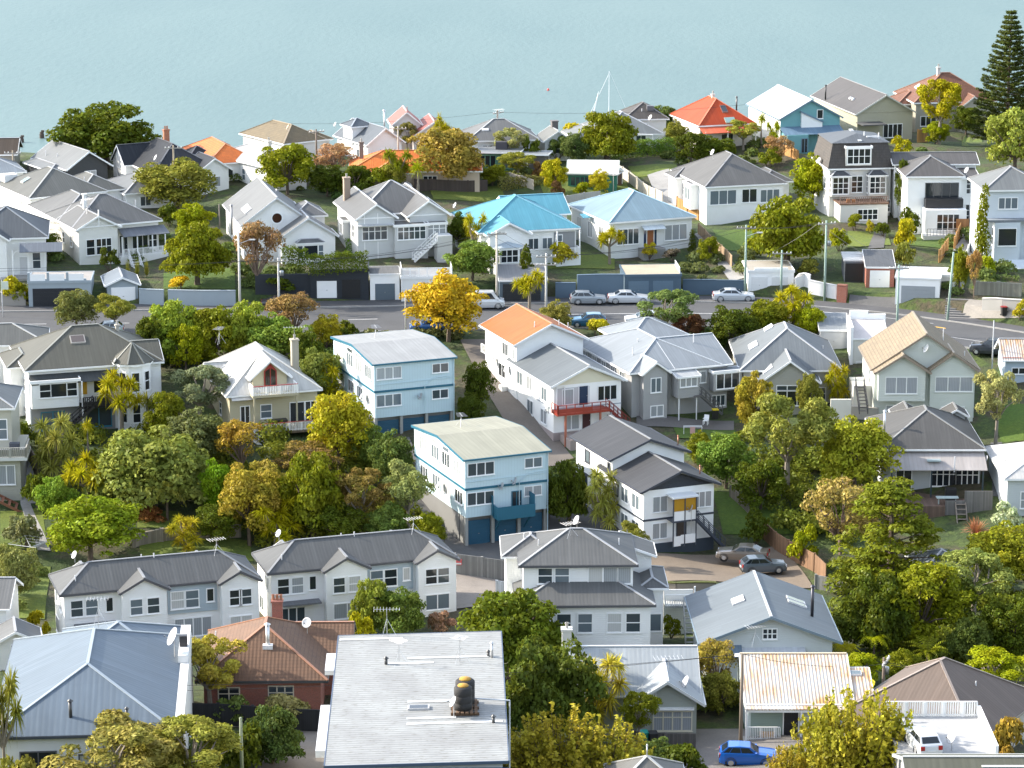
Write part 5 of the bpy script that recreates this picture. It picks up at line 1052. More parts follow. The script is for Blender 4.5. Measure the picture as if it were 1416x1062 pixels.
H = House('house', 'cottage with dark grey hip roof and pale ribbed veranda roof over a deck', 1217, 621, 4.9, 0.0, w=10.7, d=12.5, wall=M('board', (.5, .52, .52)), roof=M('corr', (0.082, 0.080, 0.076)), oh=.4)
H.capc = (0.158, 0.158, 0.151); bl = H.block(pitch=27); H.awning('f', .4, 4.55, 9.8, 2.6, 1.25, mt=M('corr', (.36, .33, .31), None, .42)); H.posts([(1.0, -2.0), (5.0, -2.0), (10.2, -2.0)], -1, 3.1, .14, (.03, .05, .06)); H.boxpart('deck', M('wood', (.17, .11, .08)), .2, -5.2, -2.5, 10.6, .38, .4)
H.win('f', 4.9, .95, 2.5, 1.7, 4, 1, .3, bl=bl, pane=0); H.win('f', 7.5, .95, 2.2, 1.6, 4, 1, .3, bl=bl, pane=0); H.door('f', 1.4, .45, 1.5, 2.1, (.02, .02, .02), bl, True); H.skylight(6.2, -1.0, .01, .01, bl) if False else None
q = MB(); q.box(4.6, -1.5, 3.98, 6.0, -.9, 4.12); q.build('skylight', M('glass', (.35, .42, .43)), H.root); H.flue(.8, 3.2, 5.6, 8.0, .12, (.6, .6, .6)); q = MB(); q.box(7.9, -5.3, -2.5, 10.7, -5.2, 2.0); q.box(6.0, -5.3, -.5, 7.9, -5.2, 1.0); q.build('deck_screen', M('wood', (.2, .19, .18)), H.root); H.free(MB().box(5.2, -4.8, 1.05, 7.4, -4.0, 1.13).box(5.4, -4.5, .4, 5.5, -4.3, 1.05).box(7.1, -4.5, .4, 7.2, -4.3, 1.05).build('deck_table', M('paint', (.35, .42, .4)), H.root), 'long pale table on the deck of the dark roofed cottage', 'table'); H.free(H.boxpart('barbecue', M('paint', (.02, .02, .02)), 6.3, -3.2, .4, 7.4, -2.5, 1.6), 'black barbecue under the pale veranda roof', 'barbecue'); H.dish(10.7, -.4, 3.9, .5, 190, .6); H.block(2.6, 10.5, 3, 3, 5.6, 'gy', 30); H.block(8.0, 10.5, 2.6, 3, 5.6, 'gy', 30); H.stairs((7.0, -7.6, -1.6), (7.0, -5.3, .8), 1.0, 6, (.2, .17, .14), False, ax='x'); H.boxpart('pipe', M('paint', (.7, .7, .7)), 7.2, -2.2, 3.1, 7.32, -2.1, 4.7)

H = House('house', 'white roofed house cut by the right edge beyond the paved side path', 1389, 662, 4.4, 0, w=8, d=12, wall=M('board', (.55, .58, .59)), roof=M('corr', (0.433, 0.426, 0.406))); H.capc = (0.432, 0.432, 0.432); bl = H.block(pitch=22); H.win('f', 1.4, 1.3, 1.2, 1.6, 1, 2); H.win('f', 2.9, 1.3, 1.0, 1.6, 1, 2); H.antenna(.3, 1.5, 4.8, 1.8, 100); H.antenna(.2, 4.0, 4.8, 1.6, 100)
H = House('cottage', 'pale blue cottage with rust red and white roof cut by the right edge', 1386, 498, 3.0, -1, w=7, d=6, wall=M('board', (.45, .53, .6)), roof=M('rust', (0.480, 0.440, 0.416))); bl = H.block(kind='gx', pitch=30); H.win('f', .8, 1.4, 1.4, .6, 2, 1, pane=0); H.boxpart('roof_patch', M('corr', (.42, .07, .03)), .1, .25, 3.2, 2.2, .3, 3.25)
H = House('garage', 'white concrete garage with stepped parapet and pinkish roof below the bend', 1179, 468, 3.0, -2, w=4.0, d=6.0, cat='garage', wall=M('stucco', (.66, .65, .6)), roof=M('concrete', (.55, .5, .47))); bl = H.block(kind='sf', pitch=9, oh=.12); H.door('f', .4, -1.8, .9, 2.0, (.6, .6, .57)); H.boxpart('parapet', M('stucco', WHITE), -.25, -.1, -3, .08, 6.2, 4.3); q = MB(); q.box(.1, 5.9, 3, 2.2, 6.2, 4.9); q.box(2.2, 5.9, 3, 4.2, 6.2, 4.5); q.build('parapet', M('stucco', WHITE), H.root)
H = House('garage', 'grey sheet clad lean-to garage beside the stepped white parapet', 1133, 456, 2.4, -2, w=3.4, d=5, cat='garage', wall=M('ply', (.42, .43, .43)), roof=M('corr', (0.192, 0.211, 0.224))); bl = H.block(kind='sf', pitch=10, oh=.12); H.garage('f', .4, .1, 2.3, 2.0, (.45, .46, .46))

H = House('house', 'grey roofed white house cut by the left edge beside the olive roofed house', -85, 480, 5.2, 8, w=11.9, d=8, wall=M('board', WHITE), roof=M('corr', (0.098, 0.100, 0.092))); H.capc = (0.288, 0.288, 0.274); bl = H.block(pitch=21); H.win('f', 8, 3, 1.2, 1.4, 2, 1); H.boxpart('balcony', M('wood', (.24, .2, .15)), 9.5, -2.4, -2, 12, .3, 1.6)
H = House('house', 'beige house with roof terrace and timber steps at the left edge', -78, 566, 8.3, 4, w=7.1, d=9, wall=M('board', (.44, .43, .36)), roof=M('corr', (0.125, 0.135, 0.135))); bl = H.block(pitch=24, z0=3); H.win('f', 4.9, 5.0, .9, 2.0, 1, 2); lo = H.block(0, -2.6, 7.9, 10, 3.6, 'none', oh=.2); H.win('f', 5.3, 1.0, 1.6, 1.9, 2, 1, bl=lo, pane=3); H.boxpart('terrace_floor', M('paint', (.6, .6, .57)), -.1, -3.2, 3.62, 8.5, 1, 3.95); H.rail([(2, -3.1), (8.4, -3.1), (8.4, .5)], 3.95, 1.0, .2, (.4, .38, .33), .1); q = MB(); q.box(2, -3.05, 4.0, 8.3, -3.0, 4.75); q.build('terrace_panel', M('wood', (.25, .23, .2)), H.root); H.stairs((8.3, -5.0, -1.5), (5.0, -5.0, .3), 2.0, 5, (.25, .1, .06), False); H.free(H.boxpart('barbecue', M('paint', (.04, .05, .07)), 6.6, -1.6, 3.96, 7.6, -.9, 5.0), 'dark covered barbecue on the roof terrace at the left edge', 'barbecue')
H = House('house', 'narrow strip of grey roofed house at the left edge over its timber deck', -60, 562, 3.5, 6, w=5.6, d=6, wall=M('board', WHITE), roof=M('corr', (0.111, 0.117, 0.111))) if False else None

# ------------------------------------------------------------------ houses facing the street from the bank
def wins(H, bl, lst): [H.win(*a, bl=bl) for a in lst]
H = House('villa', 'white villa with round arched veranda cut by the left edge above the street', -52, 331, 4.8, 8, w=10.4, d=11, wall=M('board', WHITE), roof=M('corr', (0.078, 0.087, 0.095))); H.capc = (0.158, 0.173, 0.187); bl = H.block(pitch=30); H.block(1.5, -1.2, 4.2, 5, 4.75, 'gy', 34)
H.awning('f', 5.0, 4.3, 5.2, 2.0, .75, c=(.12, .135, .155)); H.posts([(6.0, -1.4), (7.9, -1.4), (9.9, -1.4)], -.5, 3.5, .13)
q = MB()
for cx in (7.0, 9.0):
    for i in range(8): a0, a1 = pi * i / 8, pi * (i + 1) / 8; q.bar((cx + .95 * cos(a0), -1.4, 2.7 + .8 * sin(a0)), (cx + .95 * cos(a1), -1.4, 2.7 + .8 * sin(a1)), .09)
q.build('arch', H.tm, H.root); H.boxpart('veranda_floor', CONC, 4.5, -2.0, -2, 10.6, .38, .1); H.win('f', 8, .9, .9, 1.9, 1, 2, bl=bl); H.door('f', 6.4, .2, .9, 2.1, (.6, .6, .6), bl)

H = House('villa', 'white villa with front gable, veranda and white balustrade stairs', 105.5, 318, 4.6, 27, w=11.9, uL=6.4, wall=M('board', (.74, .73, .68)), roof=M('corr', (0.111, 0.112, 0.109)), oh=.4)
H.capc = (0.216, 0.216, 0.216); g = H.block(0, 0, 5.9, 8, 4.6, 'gy', 28); bl = H.block(0, 1.6, H.w, 11, 4.58, 'hip', 28); H.block(0, 7, 9, H.d - 7, 4.57, 'hip', 27)
H.win('f', 1.0, 1.2, 1.0, 1.9, 1, 2, bl=g, pane=0); H.win('f', 2.3, 1.2, 1.9, 1.9, 3, 2, bl=g, pane=0); q = MB(); q.bar((.5, -.05, 4.8), (5.4, -.05, 4.8), .06, .1); q.bar((2.95, -.05, 4.8), (2.95, -.05, 6.4), .08); q.build('gable_trim', H.tm, H.root)
H.boxpart('finial', H.tm, 2.88, -.12, 5.9, 3.02, .0, 6.9); H.awning('f', 5.7, 3.9, 6.1, 2.2, .7, c=(.14, .15, .165), bl=bl); H.posts([(5.9, -.1), (7.9, -.1), (9.9, -.1), (11.6, -.1)], -.8, 3.2, .13); H.boxpart('veranda_floor', M('stucco', OFFW), 5.6, -.3, -3, 11.9, 1.99, .7); H.rail([(6.0, -.15), (11.7, -.15)], .7, .9, .16, WHITE, .06); H.door('f', 5.9, .75, 1.0, 2.2, (.05, .05, .06), bl, True); H.win('f', 7.6, 1.1, 2.0, 1.9, 3, 1, bl=bl, pane=0); H.win('f', 9.8, 1.1, 1.0, 1.9, 1, 2, bl=bl, pane=0); H.stairs((6.6, -2.6, -1.6), (6.6, -.3, .7), 1.2, 8, WHITE, ax='x')
for y in (2.5, 5.5): H.win('l', y, 1.9, .7, 1.3, 1, 2, bl=g)
H.b = bl; H.dish(2.2, 3.8, 7.4, .42, 200, .5); H.antenna(2.6, 3.2, 6.0, 1.8, 30); H.pent(9.6, 5.0, bl, 1.0); H.pent(5.8, 11, bl, .5); H.chimney(3.0, 5.4, 5.5, 7.9, .4, (.7, .7, .68), 'stucco', 0)

H = House('house', 'white house with big gable and round porthole window above the hedge', 333, 312, 4.3, 14, w=9.3, uL=292, wall=M('board', WHITE), roof=M('corr', (0.131, 0.135, 0.135)), oh=.35)
H.capc = (0.252, 0.259, 0.266); bl = H.block(kind='gy', pitch=36, trim=(.6, .62, .63)); q = MB(); q.lathe([(.62, 0), (.62, .1), (.82, .1), (.82, 0)], (4.65, .34, 5.0), 20, (0, -1, 0)); q.build('round_window_frame', H.tm, H.root); q = MB(); q.lathe([(0, .05), (.62, .05)], (4.65, .34, 5.0), 20, (0, -1, 0)); q.build('round_window', M('glass', (.05, .02, .015)), H.root)
wg = H.block(4.3, -3.0, 7.6, 5.5, 3.0, 'gy', 33, oh=.4, trim=(.6, .62, .63)); bx = H.block(6.4, -3.5, 3.6, 1.4, 2.4, 'hip', 26, z0=-.4, oh=.1); H.win('f', .9, .4, 1.7, 1.6, 1, 1, bl=bx, pane=0); H.win('f', .1, .4, .6, 1.6, 1, 2, bl=bx); H.win('f', 2.75, .4, .55, 1.6, 1, 2, bl=bx)
H.skylight(1.5, 4.2, .8, 1.8, bl, (.3, .32, .33)); H.skylight(1.5, 5.8, .8, 1.8, bl, (.3, .32, .33)); H.dish(6.0, 9, 6.8, .42, 200, .4); H.dish(9.4, 1.0, 4.3, .42, 200, .4); H.block(7.5, 5, 4.5, 6, 4.2, 'hip', 30); H.win('l', 2, 1.0, 1, 1.3, 1, 2, bl=bl); H.flue(-.6, 3.6, 2.5, 6.2, .14, (.3, .3, .3))

H = House('bungalow', 'pale grey bungalow with twin front gables, window bays and stair', 491.3, 304, 5.6, 15.4, uR=627, d=16.5, wall=M('board', (.56, .57, .56)), roof=M('corr', (0.105, 0.106, 0.104)), oh=.4)
H.capc = (0.360, 0.360, 0.360); w = H.w; a = H.block(0, 0, 5.5, 13, 5.6, 'gy', 34, oh=.4); b_ = H.block(6.7, .3, 5.7, 13, 5.6, 'gy', 34, oh=.4); m_ = H.block(1.0, 3.4, w - 1.4, 11, 5.58, 'hip', 30); pr = H.block(4.8, -.6, 4.6, 3.0, 4.6, 'flat', oh=.15, z0=2.2); lowb = H.block(4.9, -.5, 4.4, 2.6, 2.25, 'none', oh=.1)
H.win('f', .6, 2.9, 3.1, 1.6, 4, 1, .35, bl=a, pane=1); H.win('f', .4, 2.9, 3.5, 1.5, 5, 1, .35, bl=pr, pane=1); b1 = H.block(8.9, -.3, 2.9, 1.8, 4.6, 'flat', oh=.1, z0=2.4); H.win('f', .2, 2.9, 2.3, 1.6, 3, 1, .3, bl=b1, pane=3); H.win('f', .6, 3.6, .9, .7, 1, 1, bl=b_, pane=0); H.boxpart('ledge_roof', M('corr', (.5, .51, .51)), .2, -.4, 4.72, 4.75, .39, 4.82)
for x in (1.2, 2.9): H.boxpart('wall_trim', H.tm, x, .36, -1, x + .1, .395, 2.6)
for x in (1.2, 2.9): H.boxpart('gable_trim', H.tm, x, .36, 4.9, x + .1, .395, 6.2)
H.boxpart('gable_trim', H.tm, .5, .355, 5.55, 5.0, .39, 5.7); H.boxpart('gable_trim', H.tm, 7.2, .65, 5.55, 11.9, .69, 5.7); H.stairs((7.0, -2.2, .3), (10.0, -2.2, 2.9), 1.1, 10, WHITE); H.boxpart('stair_wall', H.wall, 10.0, -2.2, -1, 11.9, -.3, 3.4); H.rail([(7.0, -2.3), (7.1, -2.3)], .3, .9)
bw = H.block(-.55, 5.2, 1.6, 2.6, 4.4, 'flat', oh=.1, z0=2.2); H.win('l', .5, 2.7, 1.4, 1.3, 2, 1, bl=bw, pane=1); H.win('l', 2.0, 2.8, 1.1, 1.6, 2, 2, bl=a); H.win('l', 10, 3, 1, 1.2, 1, 2, bl=a); H.b = a; H.chimney(1.2, 10.5, 5.5, 9.0, .8, (.32, .24, .18), 'stucco', 1)

BLUE = (.085, .26, .33)
H = House('bungalow', 'white house with bright turquoise roof and rounded bay window', 661, 322, 4.7, 15, uR=803.5, d=14, wall=M('board', WHITE), roof=M('corr', BLUE), oh=.45)
H.capc = (0.086, 0.259, 0.324); w = H.w; bl = H.block(pitch=26); g = H.block(.7, -1.8, 5.8, 7, 4.65, 'gy', 27); H.block(6, 8.5, 8.5, 8, 4.9, 'gx', 26); q = MB(); cx, cy = 3.4, -1.5
pts = [(cx - 1.9, cy), (cx - 1.2, cy - .9), (cx + 1.2, cy - .9), (cx + 1.9, cy)]
for p, r_ in zip(pts, pts[1:]): q.poly((*p, -2), (*r_, -2), (*r_, 3.1), (*p, 3.1))
q.build('bay', H.wall, H.root); q = MB(); top = [(x, y, 3.1) for x, y in pts]; big = [(cx - 2.1, cy, 3.1), (cx - 1.3, cy - 1.1, 3.1), (cx + 1.3, cy - 1.1, 3.1), (cx + 2.1, cy, 3.1)]; ap = (cx, cy + .1, 3.7)
for p, r_ in zip(big, big[1:]): q.poly(p, r_, ap)
q.poly(*big[::-1]); q.build('bay_roof', M('corr', (.36, .42, .46)), H.root)
for (p, r_) in zip(pts, pts[1:]):
    p, r_ = Vector((*p, 0)), Vector((*r_, 0)); L = (r_ - p).length; e = (r_ - p).normalized(); fm, pm = window_mesh(L - .3, 1.5, max(1, int(L / .6)), 2, H.tm, .09); o = link(bpy.data.objects.new('window', fm), H.root); o.location = p + e * .15 + Vector((0, 0, 1.3)); o.rotation_euler = (0, 0, math.atan2(e.y, e.x)); pp = link(bpy.data.objects.new('pane', pm), o)
    if len(pm.materials) == 0: pm.materials.append(None)
    pp.material_slots[0].link = 'OBJECT'; pp.material_slots[0].material = M('glass', (.02, .025, .03))
H.win('f', 6.2, 2.2, 1.2, 1.3, 2, 1, bl=bl); H.win('f', 8.0, 2.2, 1.2, 1.3, 2, 1, bl=bl); H.boxpart('veranda_shade_panel', M('paint', (.25, .26, .27)), 9.9, .4, 1.6, w - .6, .44, 4.2); H.win('f', 9.7, 2.2, .8, 1.6, 1, 2, bl=bl, out=.06); H.boxpart('veranda_floor', M('stucco', WHITE), 9.8, -1.2, -2, w - .3, .44, 1.5); H.rail([(9.9, -1.1), (w - .4, -1.1), (w - .4, .3)], 1.5, .9, .14, WHITE, .06); H.posts([(9.9, -1.1), (w - .4, -1.1)], 1.5, 4.6, .13); H.awning('f', 9.3, 4.72, w - 9.6, 1.6, .25, mt=H.roofm); H.dish(-.2, 11, 6.2, .45, 200, .4); H.win('l', 3, 1.9, 1, 1.4, 1, 2, bl=bl); H.skylight(3.0, 3.0, 1.0, .8, g, (.2, .45, .55), BLUE)  # dark grey slab paints the veranda's inner shade on the white wall

H = House('bungalow', 'white house with pale blue hip roof and a brown front door', 842.4, 308, 4.5, 21.5, uR=966, uL=787, wall=M('board', (.74, .75, .73)), roof=M('corr', (.17, .245, .285)), oh=.42)
H.capc = (0.288, 0.432, 0.504); w = H.w; bl = H.block(pitch=24); H.win('f', .9, 1.5, 2.9, 1.9, 4, 1, 0, pane=1); H.win('f', w - 4.6, 1.6, 3.0, 1.9, 3, 1, pane=3); H.door('f', 5.0, 1.0, .9, 2.1, (.3, .1, .03), bl); H.boxpart('side_light', M('glass', (.03, .05, .1)), 4.98, .39, 1.0, 5.3, .415, 3.1); H.boxpart('side_light', M('glass', (.03, .05, .1)), 6.45, .39, 1.0, 6.75, .415, 3.1); H.awning('f', 4.2, 3.7, 3.0, 1.1, .35, c=(.6, .65, .66)); H.boxpart('porch', CONC, 4.2, -1.4, -2, 7.2, .41, .95)
for y in (2.5, 6.0, 9.5): H.win('l', y, 1.4, 1.3, 1.9, 3, 1, bl=bl)

H = House('house', 'white house with plain charcoal hip roof and wide picture windows', 975, 258.5, 4.7, 15.8, w=11.6, uL=935, wall=M('board', WHITE), roof=M('corr', (0.108, 0.106, 0.101)), oh=.4)
H.capc = (0.158, 0.158, 0.158); bl = H.block(pitch=29); H.win('f', .5, 2.2, 3.6, 1.8, 3, 1, pane=2); H.win('f', 5.0, 2.3, 2.0, 1.7, 2, 1, pane=0); H.win('f', 7.6, 2.2, 2.6, 1.6, 3, 1, pane=2); H.block(8.5, 1.5, 4.5, 7, 4.65, 'hip', 27); bw = H.block(-.8, 3.6, 2.0, 3.0, 4.3, 'flat', oh=.1, z0=1.0); H.win('l', .4, 2.2, 2.0, 1.6, 3, 1, bl=bw); H.win('l', 8.5, 2, 1, 1.4, 1, 2, bl=bl); H.b = bl; H.dish(2.8, 5.0, 8.4, .5, 200, 1.0); H.block(-1.0, 9.5, 4, 4, 4.4, 'hip', 25)

# mansard
H = House('house', 'tall white house with shingled mansard roof and twin bay windows', 1145, 233, 6.9, 7, uR=1238, d=9.5, wall=M('stucco', (.62, .61, .57)), roof=M('tile', (0.072, 0.062, 0.055)), oh=.35)
w, d = H.w, H.d; bl = H.block(kind='none'); q = MB(); e = [(0, 0, 6.85), (w, 0, 6.85), (w, d, 6.85), (0, d, 6.85)]; t = [(.75, .85, 10.1), (w - .75, .85, 10.1), (w - .75, d - .85, 10.1), (.75, d - .85, 10.1)]
for i in range(4): j = (i + 1) % 4; q.poly(e[i], e[j], t[j], t[i])
q.poly(*e[::-1]); mr = q.build('mansard_roof', H.roofm, H.root); q = MB(); t2 = [(x + dx, y + dy, 10.12) for (x, y, z), (dx, dy) in zip(t, ((-.25, -.25), (.25, -.25), (.25, .25), (-.25, .25)))]; u1, u2 = (w / 2, 3.2, 11.0), (w / 2, d - 3.2, 11.0); q.poly(t2[0], t2[1], u1); q.poly(t2[1], t2[2], u2, u1); q.poly(t2[2], t2[3], u2); q.poly(t2[3], t2[0], u1, u2); q.poly(*t2[::-1]); tr_ = q.build('top_roof', M('corr', (.1, .11, .12)), H.root); q = MB(); q.bar((w / 2, .9, 10.3), (w / 2, 6.5, 11.05), .5, .1); q.build('roof_walk', M('paint', (.4, .42, .43)), tr_); q = MB(); q.bar((5.6, 2.2, 10.6), (7.4, 2.2, 10.6), .3, .3); q.tube((5.4, 2.6, 10.4), (5.4, 2.6, 11.3), .09); q.tube((7.2, 2.0, 10.4), (7.2, 2.0, 11.2), .09); q.build('roof_vent', M('paint', (.6, .6, .6)), tr_)
q = MB(); q.ring(-.05, -.05, w + .05, d + .05, 6.66, 6.84, .2); q.build('gutter', H.tm, mr)
dq = H.block(2.3, -.1, 3.6, 2.0, 9.6, 'flat', oh=.06, z0=7.2, roof=M('corr', (0.066, 0.070, 0.074))); H.win('f', .25, 7.5, 3.0, 1.9, 4, 2, bl=dq, pane=0)
for x in (.3, 5.3): bb = H.block(x, -.7, 2.7, 1.6, 6.0, 'hip', 35, oh=.12, z0=3.2, roof=M('corr', (0.066, 0.070, 0.074))); H.win('f', .2, 3.6, 2.0, 2.1, 3, 3, bl=bb, pane=0); H.win('l', .3, 3.6, .7, 2.1, 1, 3, bl=bb, pane=0)
H.win('f', 3.0, 3.6, 1.4, 2.1, 2, 3, bl=bl, pane=0); tb = H.block(.9, -3.4, 6.6, 4, 2.6, 'none', oh=.1); H.boxpart('terrace_floor', M('wood', (.2, .11, .07)), .85, -3.45, 2.6, 7.55, .3, 2.72); H.rail([(1.0, -3.3), (7.4, -3.3)], 2.72, .9, .25, (.2, .13, .1), .06); H.win('f', 2.4, .6, 2.6, 1.3, 4, 2, bl=tb, pane=0); H.win('f', w - 1.5, .9, .8, 1.5, 2, 3, bl=bl, pane=0); H.free(H.boxpart('planter', M('paint', (.35, .14, .04)), 2.0, -2.6, 2.73, 2.5, -2.2, 3.2), 'taller orange planter box on the terrace of the mansard house', 'planter'); H.free(H.boxpart('planter', M('paint', (.35, .14, .04)), 2.8, -2.6, 2.73, 3.3, -2.2, 3.1), 'lower orange planter box on the terrace of the mansard house', 'planter'); H.b = bl; H.dish(-.3, 4, 7.3, .5, 200, .5)
for y in (2, 5): H.win('l', y, 3.8, .9, 1.5, 1, 2, bl=bl)

H = House('house', 'white two storey house with charcoal hip roof and black framed balcony', 1252, 244, 7.2, 2, w=7.8, d=9, wall=M('stucco', WHITE), roof=M('corr', (0.089, 0.084, 0.080)), oh=.4); H.capc = (0.144, 0.144, 0.144); w = H.w
bl = H.block(0, 0, 7.8, 8.6, 7.2, 'hip', 27); H.block(-.5, 7, 11.5, 6, 7.6, 'gx', 20); ex = H.block(7.4, 3.0, 3.0, 6, 6.4, 'sf', 8); H.boxpart('balcony', M('paint', (.02, .02, .022)), 2.6, -.9, 3.2, 7.5, .38, 4.35); H.win('f', 2.4, 4.2, 4.2, 2.0, 4, 1, bl=bl, pane=0, frame=(.1, .1, .1)); tb = H.block(2.3, -2.0, 5.6, 2.6, 3.15, 'none', oh=.1); H.win('f', 1.6, .5, 2.8, 2.0, 4, 2, bl=tb, pane=0); H.win('f', .9, 4.3, 1.0, 1.9, 2, 3, bl=ex, pane=0); H.win('f', .9, .6, 1.0, 2.2, 2, 3, bl=ex, pane=0); H.boxpart('patio', M('stucco', (.6, .6, .57)), 2.0, -4.0, -2, 8.0, -1.9, .1); H.boxpart('screen', M('wood', (.42, .2, .08)), 6.4, -2.3, .1, 8.1, -2.2, 2.0); H.dish(8.6, 3.2, 7.4, .5, 200, .6); H.rail([(2.4, -3.8), (6.6, -3.8)], .1, .9, .4, (.3, .3, .3))
H = House('house', 'tall pale blue house with bay windows cut by the right edge', 1361, 263, 9.4, 4, w=8.5, d=9, wall=M('board', (.60, .65, .69)), roof=M('corr', (0.138, 0.146, 0.145)), oh=.4); H.capc = (0.216, 0.216, 0.216); bl = H.block(pitch=27); H.win('f', 1.6, 7.0, 2.3, 1.3, 3, 1, pane=2); H.win('f', 4.9, 7.0, 2.0, 1.3, 2, 1); H.boxpart('ledge_roof', M('corr', (.22, .24, .26)), .2, -.9, 5.55, 8.4, .4, 5.8); bb = H.block(1.2, -1.0, 3.4, 1.6, 5.5, 'none', oh=.1, z0=.5); H.win('f', .5, 2.6, 2.2, 2.1, 1, 1, bl=bb, pane=0); H.win('l', .4, 2.6, .7, 2.1, 1, 2, bl=bb, pane=0); H.awning('f', .2, .8, 6, 1.4, 1.2, mt=M('board', (.6, .65, .69))); H.win('f', 5.2, 2.4, 1.2, 2.4, 1, 2, bl=bl, pane=1)

# ------------------------------------------------------------------ along the crest
G2 = M('corr', (0.118, 0.121, 0.124)); TERR = (.5, .16, .04)
H = House('house', 'grey roofed house with skylight behind the white villa at the left', 40, 274, 3.8, 30, w=13, d=12.5, wall=M('board', WHITE), roof=M('corr', (0.111, 0.112, 0.101))); H.capc = (0.259, 0.259, 0.245); H.block(pitch=26, w=11); bl = H.b; H.block(7.5, 1.0, 6.5, 9, 3.7, 'hip', 27); H.b = bl; H.skylight(2.2, 7, 1.1, 1.0, bl, (.15, .3, .32), (.4, .4, .38)); H.boxpart('roof_box', M('paint', OFFW), .6, 10.5, 4.2, 2.4, 12, 5.2); H.win('l', 3, 1.6, 1.2, 1.2, 2); H.pent(9, 3, bl, .6); H.win('f', 2, 1.4, 1.4, 1.3, 2, bl=bl)
H = House('house', 'grey house with black gable front beside the big round tree', 92, 235, 3.2, 33, w=7.0, d=12, wall=M('board', (.035, .04, .045)), roof=M('corr', (0.144, 0.152, 0.154)), trim=(.7, .72, .73)); bl = H.block(kind='gy', pitch=33, oh=.6); H.win('f', 2.4, 1.2, 1.6, 1.4, 2); H.pent(1.0, 9, bl, .7); H.pent(1.4, 6, bl, .4); H.block(-1.6, 2.0, 3, 9, 2.9, 'hip', 22)
H = House('house', 'house with steep black roof, white gable ends and tall orange chimney', 212, 240, 3.2, 28, w=9.5, d=15, wall=M('board', WHITE), roof=M('corr', (0.018, 0.021, 0.026))); H.capc = (0.050, 0.054, 0.061); bl = H.block(pitch=33); a = H.block(-1.2, 8.0, 5, 5.5, 3.2, 'gx', 42, oh=.3); H.win('l', 2, 1.2, 1.2, 1.2, 2, bl=a); b_ = H.block(6.2, -1.0, 5.0, 6, 3.1, 'gy', 34); H.win('f', 1.3, .8, 1.6, 1.3, 2); H.block(7.0, 6, 6, 6, 3.1, 'hip', 32); H.b = bl; H.chimney(5.2, 8.2, 5.5, 7.6, .8, (.42, .13, .05), pots=2, d=.5); H.dish(1.2, 2.0, 5.0, .5, 200, .6); H.pent(3, 1, bl, .3); H.win('l', 3, 1.2, 1.2, 1.2, 2, bl=bl)
H = House('house', 'low pale grey hip roof between the black roof and the bushy tree', 172, 268, 2.9, 28, w=7.5, d=10, wall=M('board', WHITE), roof=M('corr', (0.144, 0.152, 0.154))); H.capc = (0.288, 0.288, 0.288); bl = H.block(pitch=23); H.win('f', 2, 1, 1.4, 1.2, 2)
H = House('house', 'brown roof at the far left edge against the water', -32, 214, 3.0, 3, w=5.6, d=7, wall=M('board', (.3, .28, .25)), roof=M('corr', (0.056, 0.042, 0.030))); bl = H.block(kind='gx', pitch=27); H.win('f', 2, 1, 1.4, 1.2, 2)
H = House('house', 'pale blue grey roof at the left edge in front of the water', -50, 242, 3.0, 20, w=8.6, d=8, wall=M('board', WHITE), roof=M('corr', (0.205, 0.230, 0.250))); H.capc = (0.288, 0.302, 0.317); bl = H.block(pitch=24); H.win('f', 3, 1, 1.4, 1.2, 2)
H = House('house', 'small house with bright orange tiled hip roof left of the white house', 286, 227, 3.1, 22, w=7.6, uL=232.6, wall=M('board', WHITE), roof=M('tile', (.6, .15, .025))); H.capc = (0.360, 0.130, 0.043); bl = H.block(pitch=28); H.win('f', 2, 1, 1.4, 1.2, 2)
H = House('house', 'plain white house with white roof next to the orange tiled roof', 367, 231, 3.6, 39, w=7.5, uL=281, wall=M('stucco', WHITE), roof=M('corr', (0.320, 0.324, 0.320), None, .5)); H.capc = (0.360, 0.360, 0.360); bl = H.block(pitch=23); H.win('l', 5.2, 1.0, .7, 1.5, 1, 2); H.chimney(2.8, 3.2, 4.2, 6.4, .6, (.6, .57, .53), 'stucco', 1); H.win('f', 2, 1.2, 1.2, 1.3, 1, 2); H.skylight(4, 1.2, 2.4, .8, bl, (.3, .34, .36))
H = House('house', 'house with weathered tan shingle hip roof standing over the water', 392, 199, 3.2, 36, w=7.2, uL=322, wall=M('board', OFFW), roof=M('tile', (0.154, 0.118, 0.064))); H.capc = (0.216, 0.166, 0.101); bl = H.block(pitch=29); H.dish(1.6, 1.3, 5.3, .45, 190, .6, c=(.5, .35, .25)); H.win('f', 2, 1, 1.4, 1.2, 2); H.block(5.0, 1, 4, 5, 3.0, 'hip', 27)
H = House('house', 'white house with steep slate blue roof and square dormer', 507, 201, 3.6, 30, w=6.2, d=10.5, wall=M('board', WHITE), roof=M('corr', (0.098, 0.112, 0.126))); H.capc = (0.216, 0.238, 0.259); bl = H.block(kind='gy', pitch=36); H.win('f', 1.9, 1.6, 1.7, 1.1, 3, pane=0); dm = H.block(-.1, 4.6, 3.6, 3.4, 5.6, 'hip', 28, z0=3, oh=.3); H.win('l', .8, 4.2, 1.2, 1.0, 2, bl=dm); H.b = bl; H.flue(4.4, 3.0, 4.4, 7.8, .13, (.6, .6, .6)); H.dish(-.4, 9, 5.4, .4, 200, .5); H.win('l', 2, 1.2, 1.3, 1.3, 2, bl=bl)
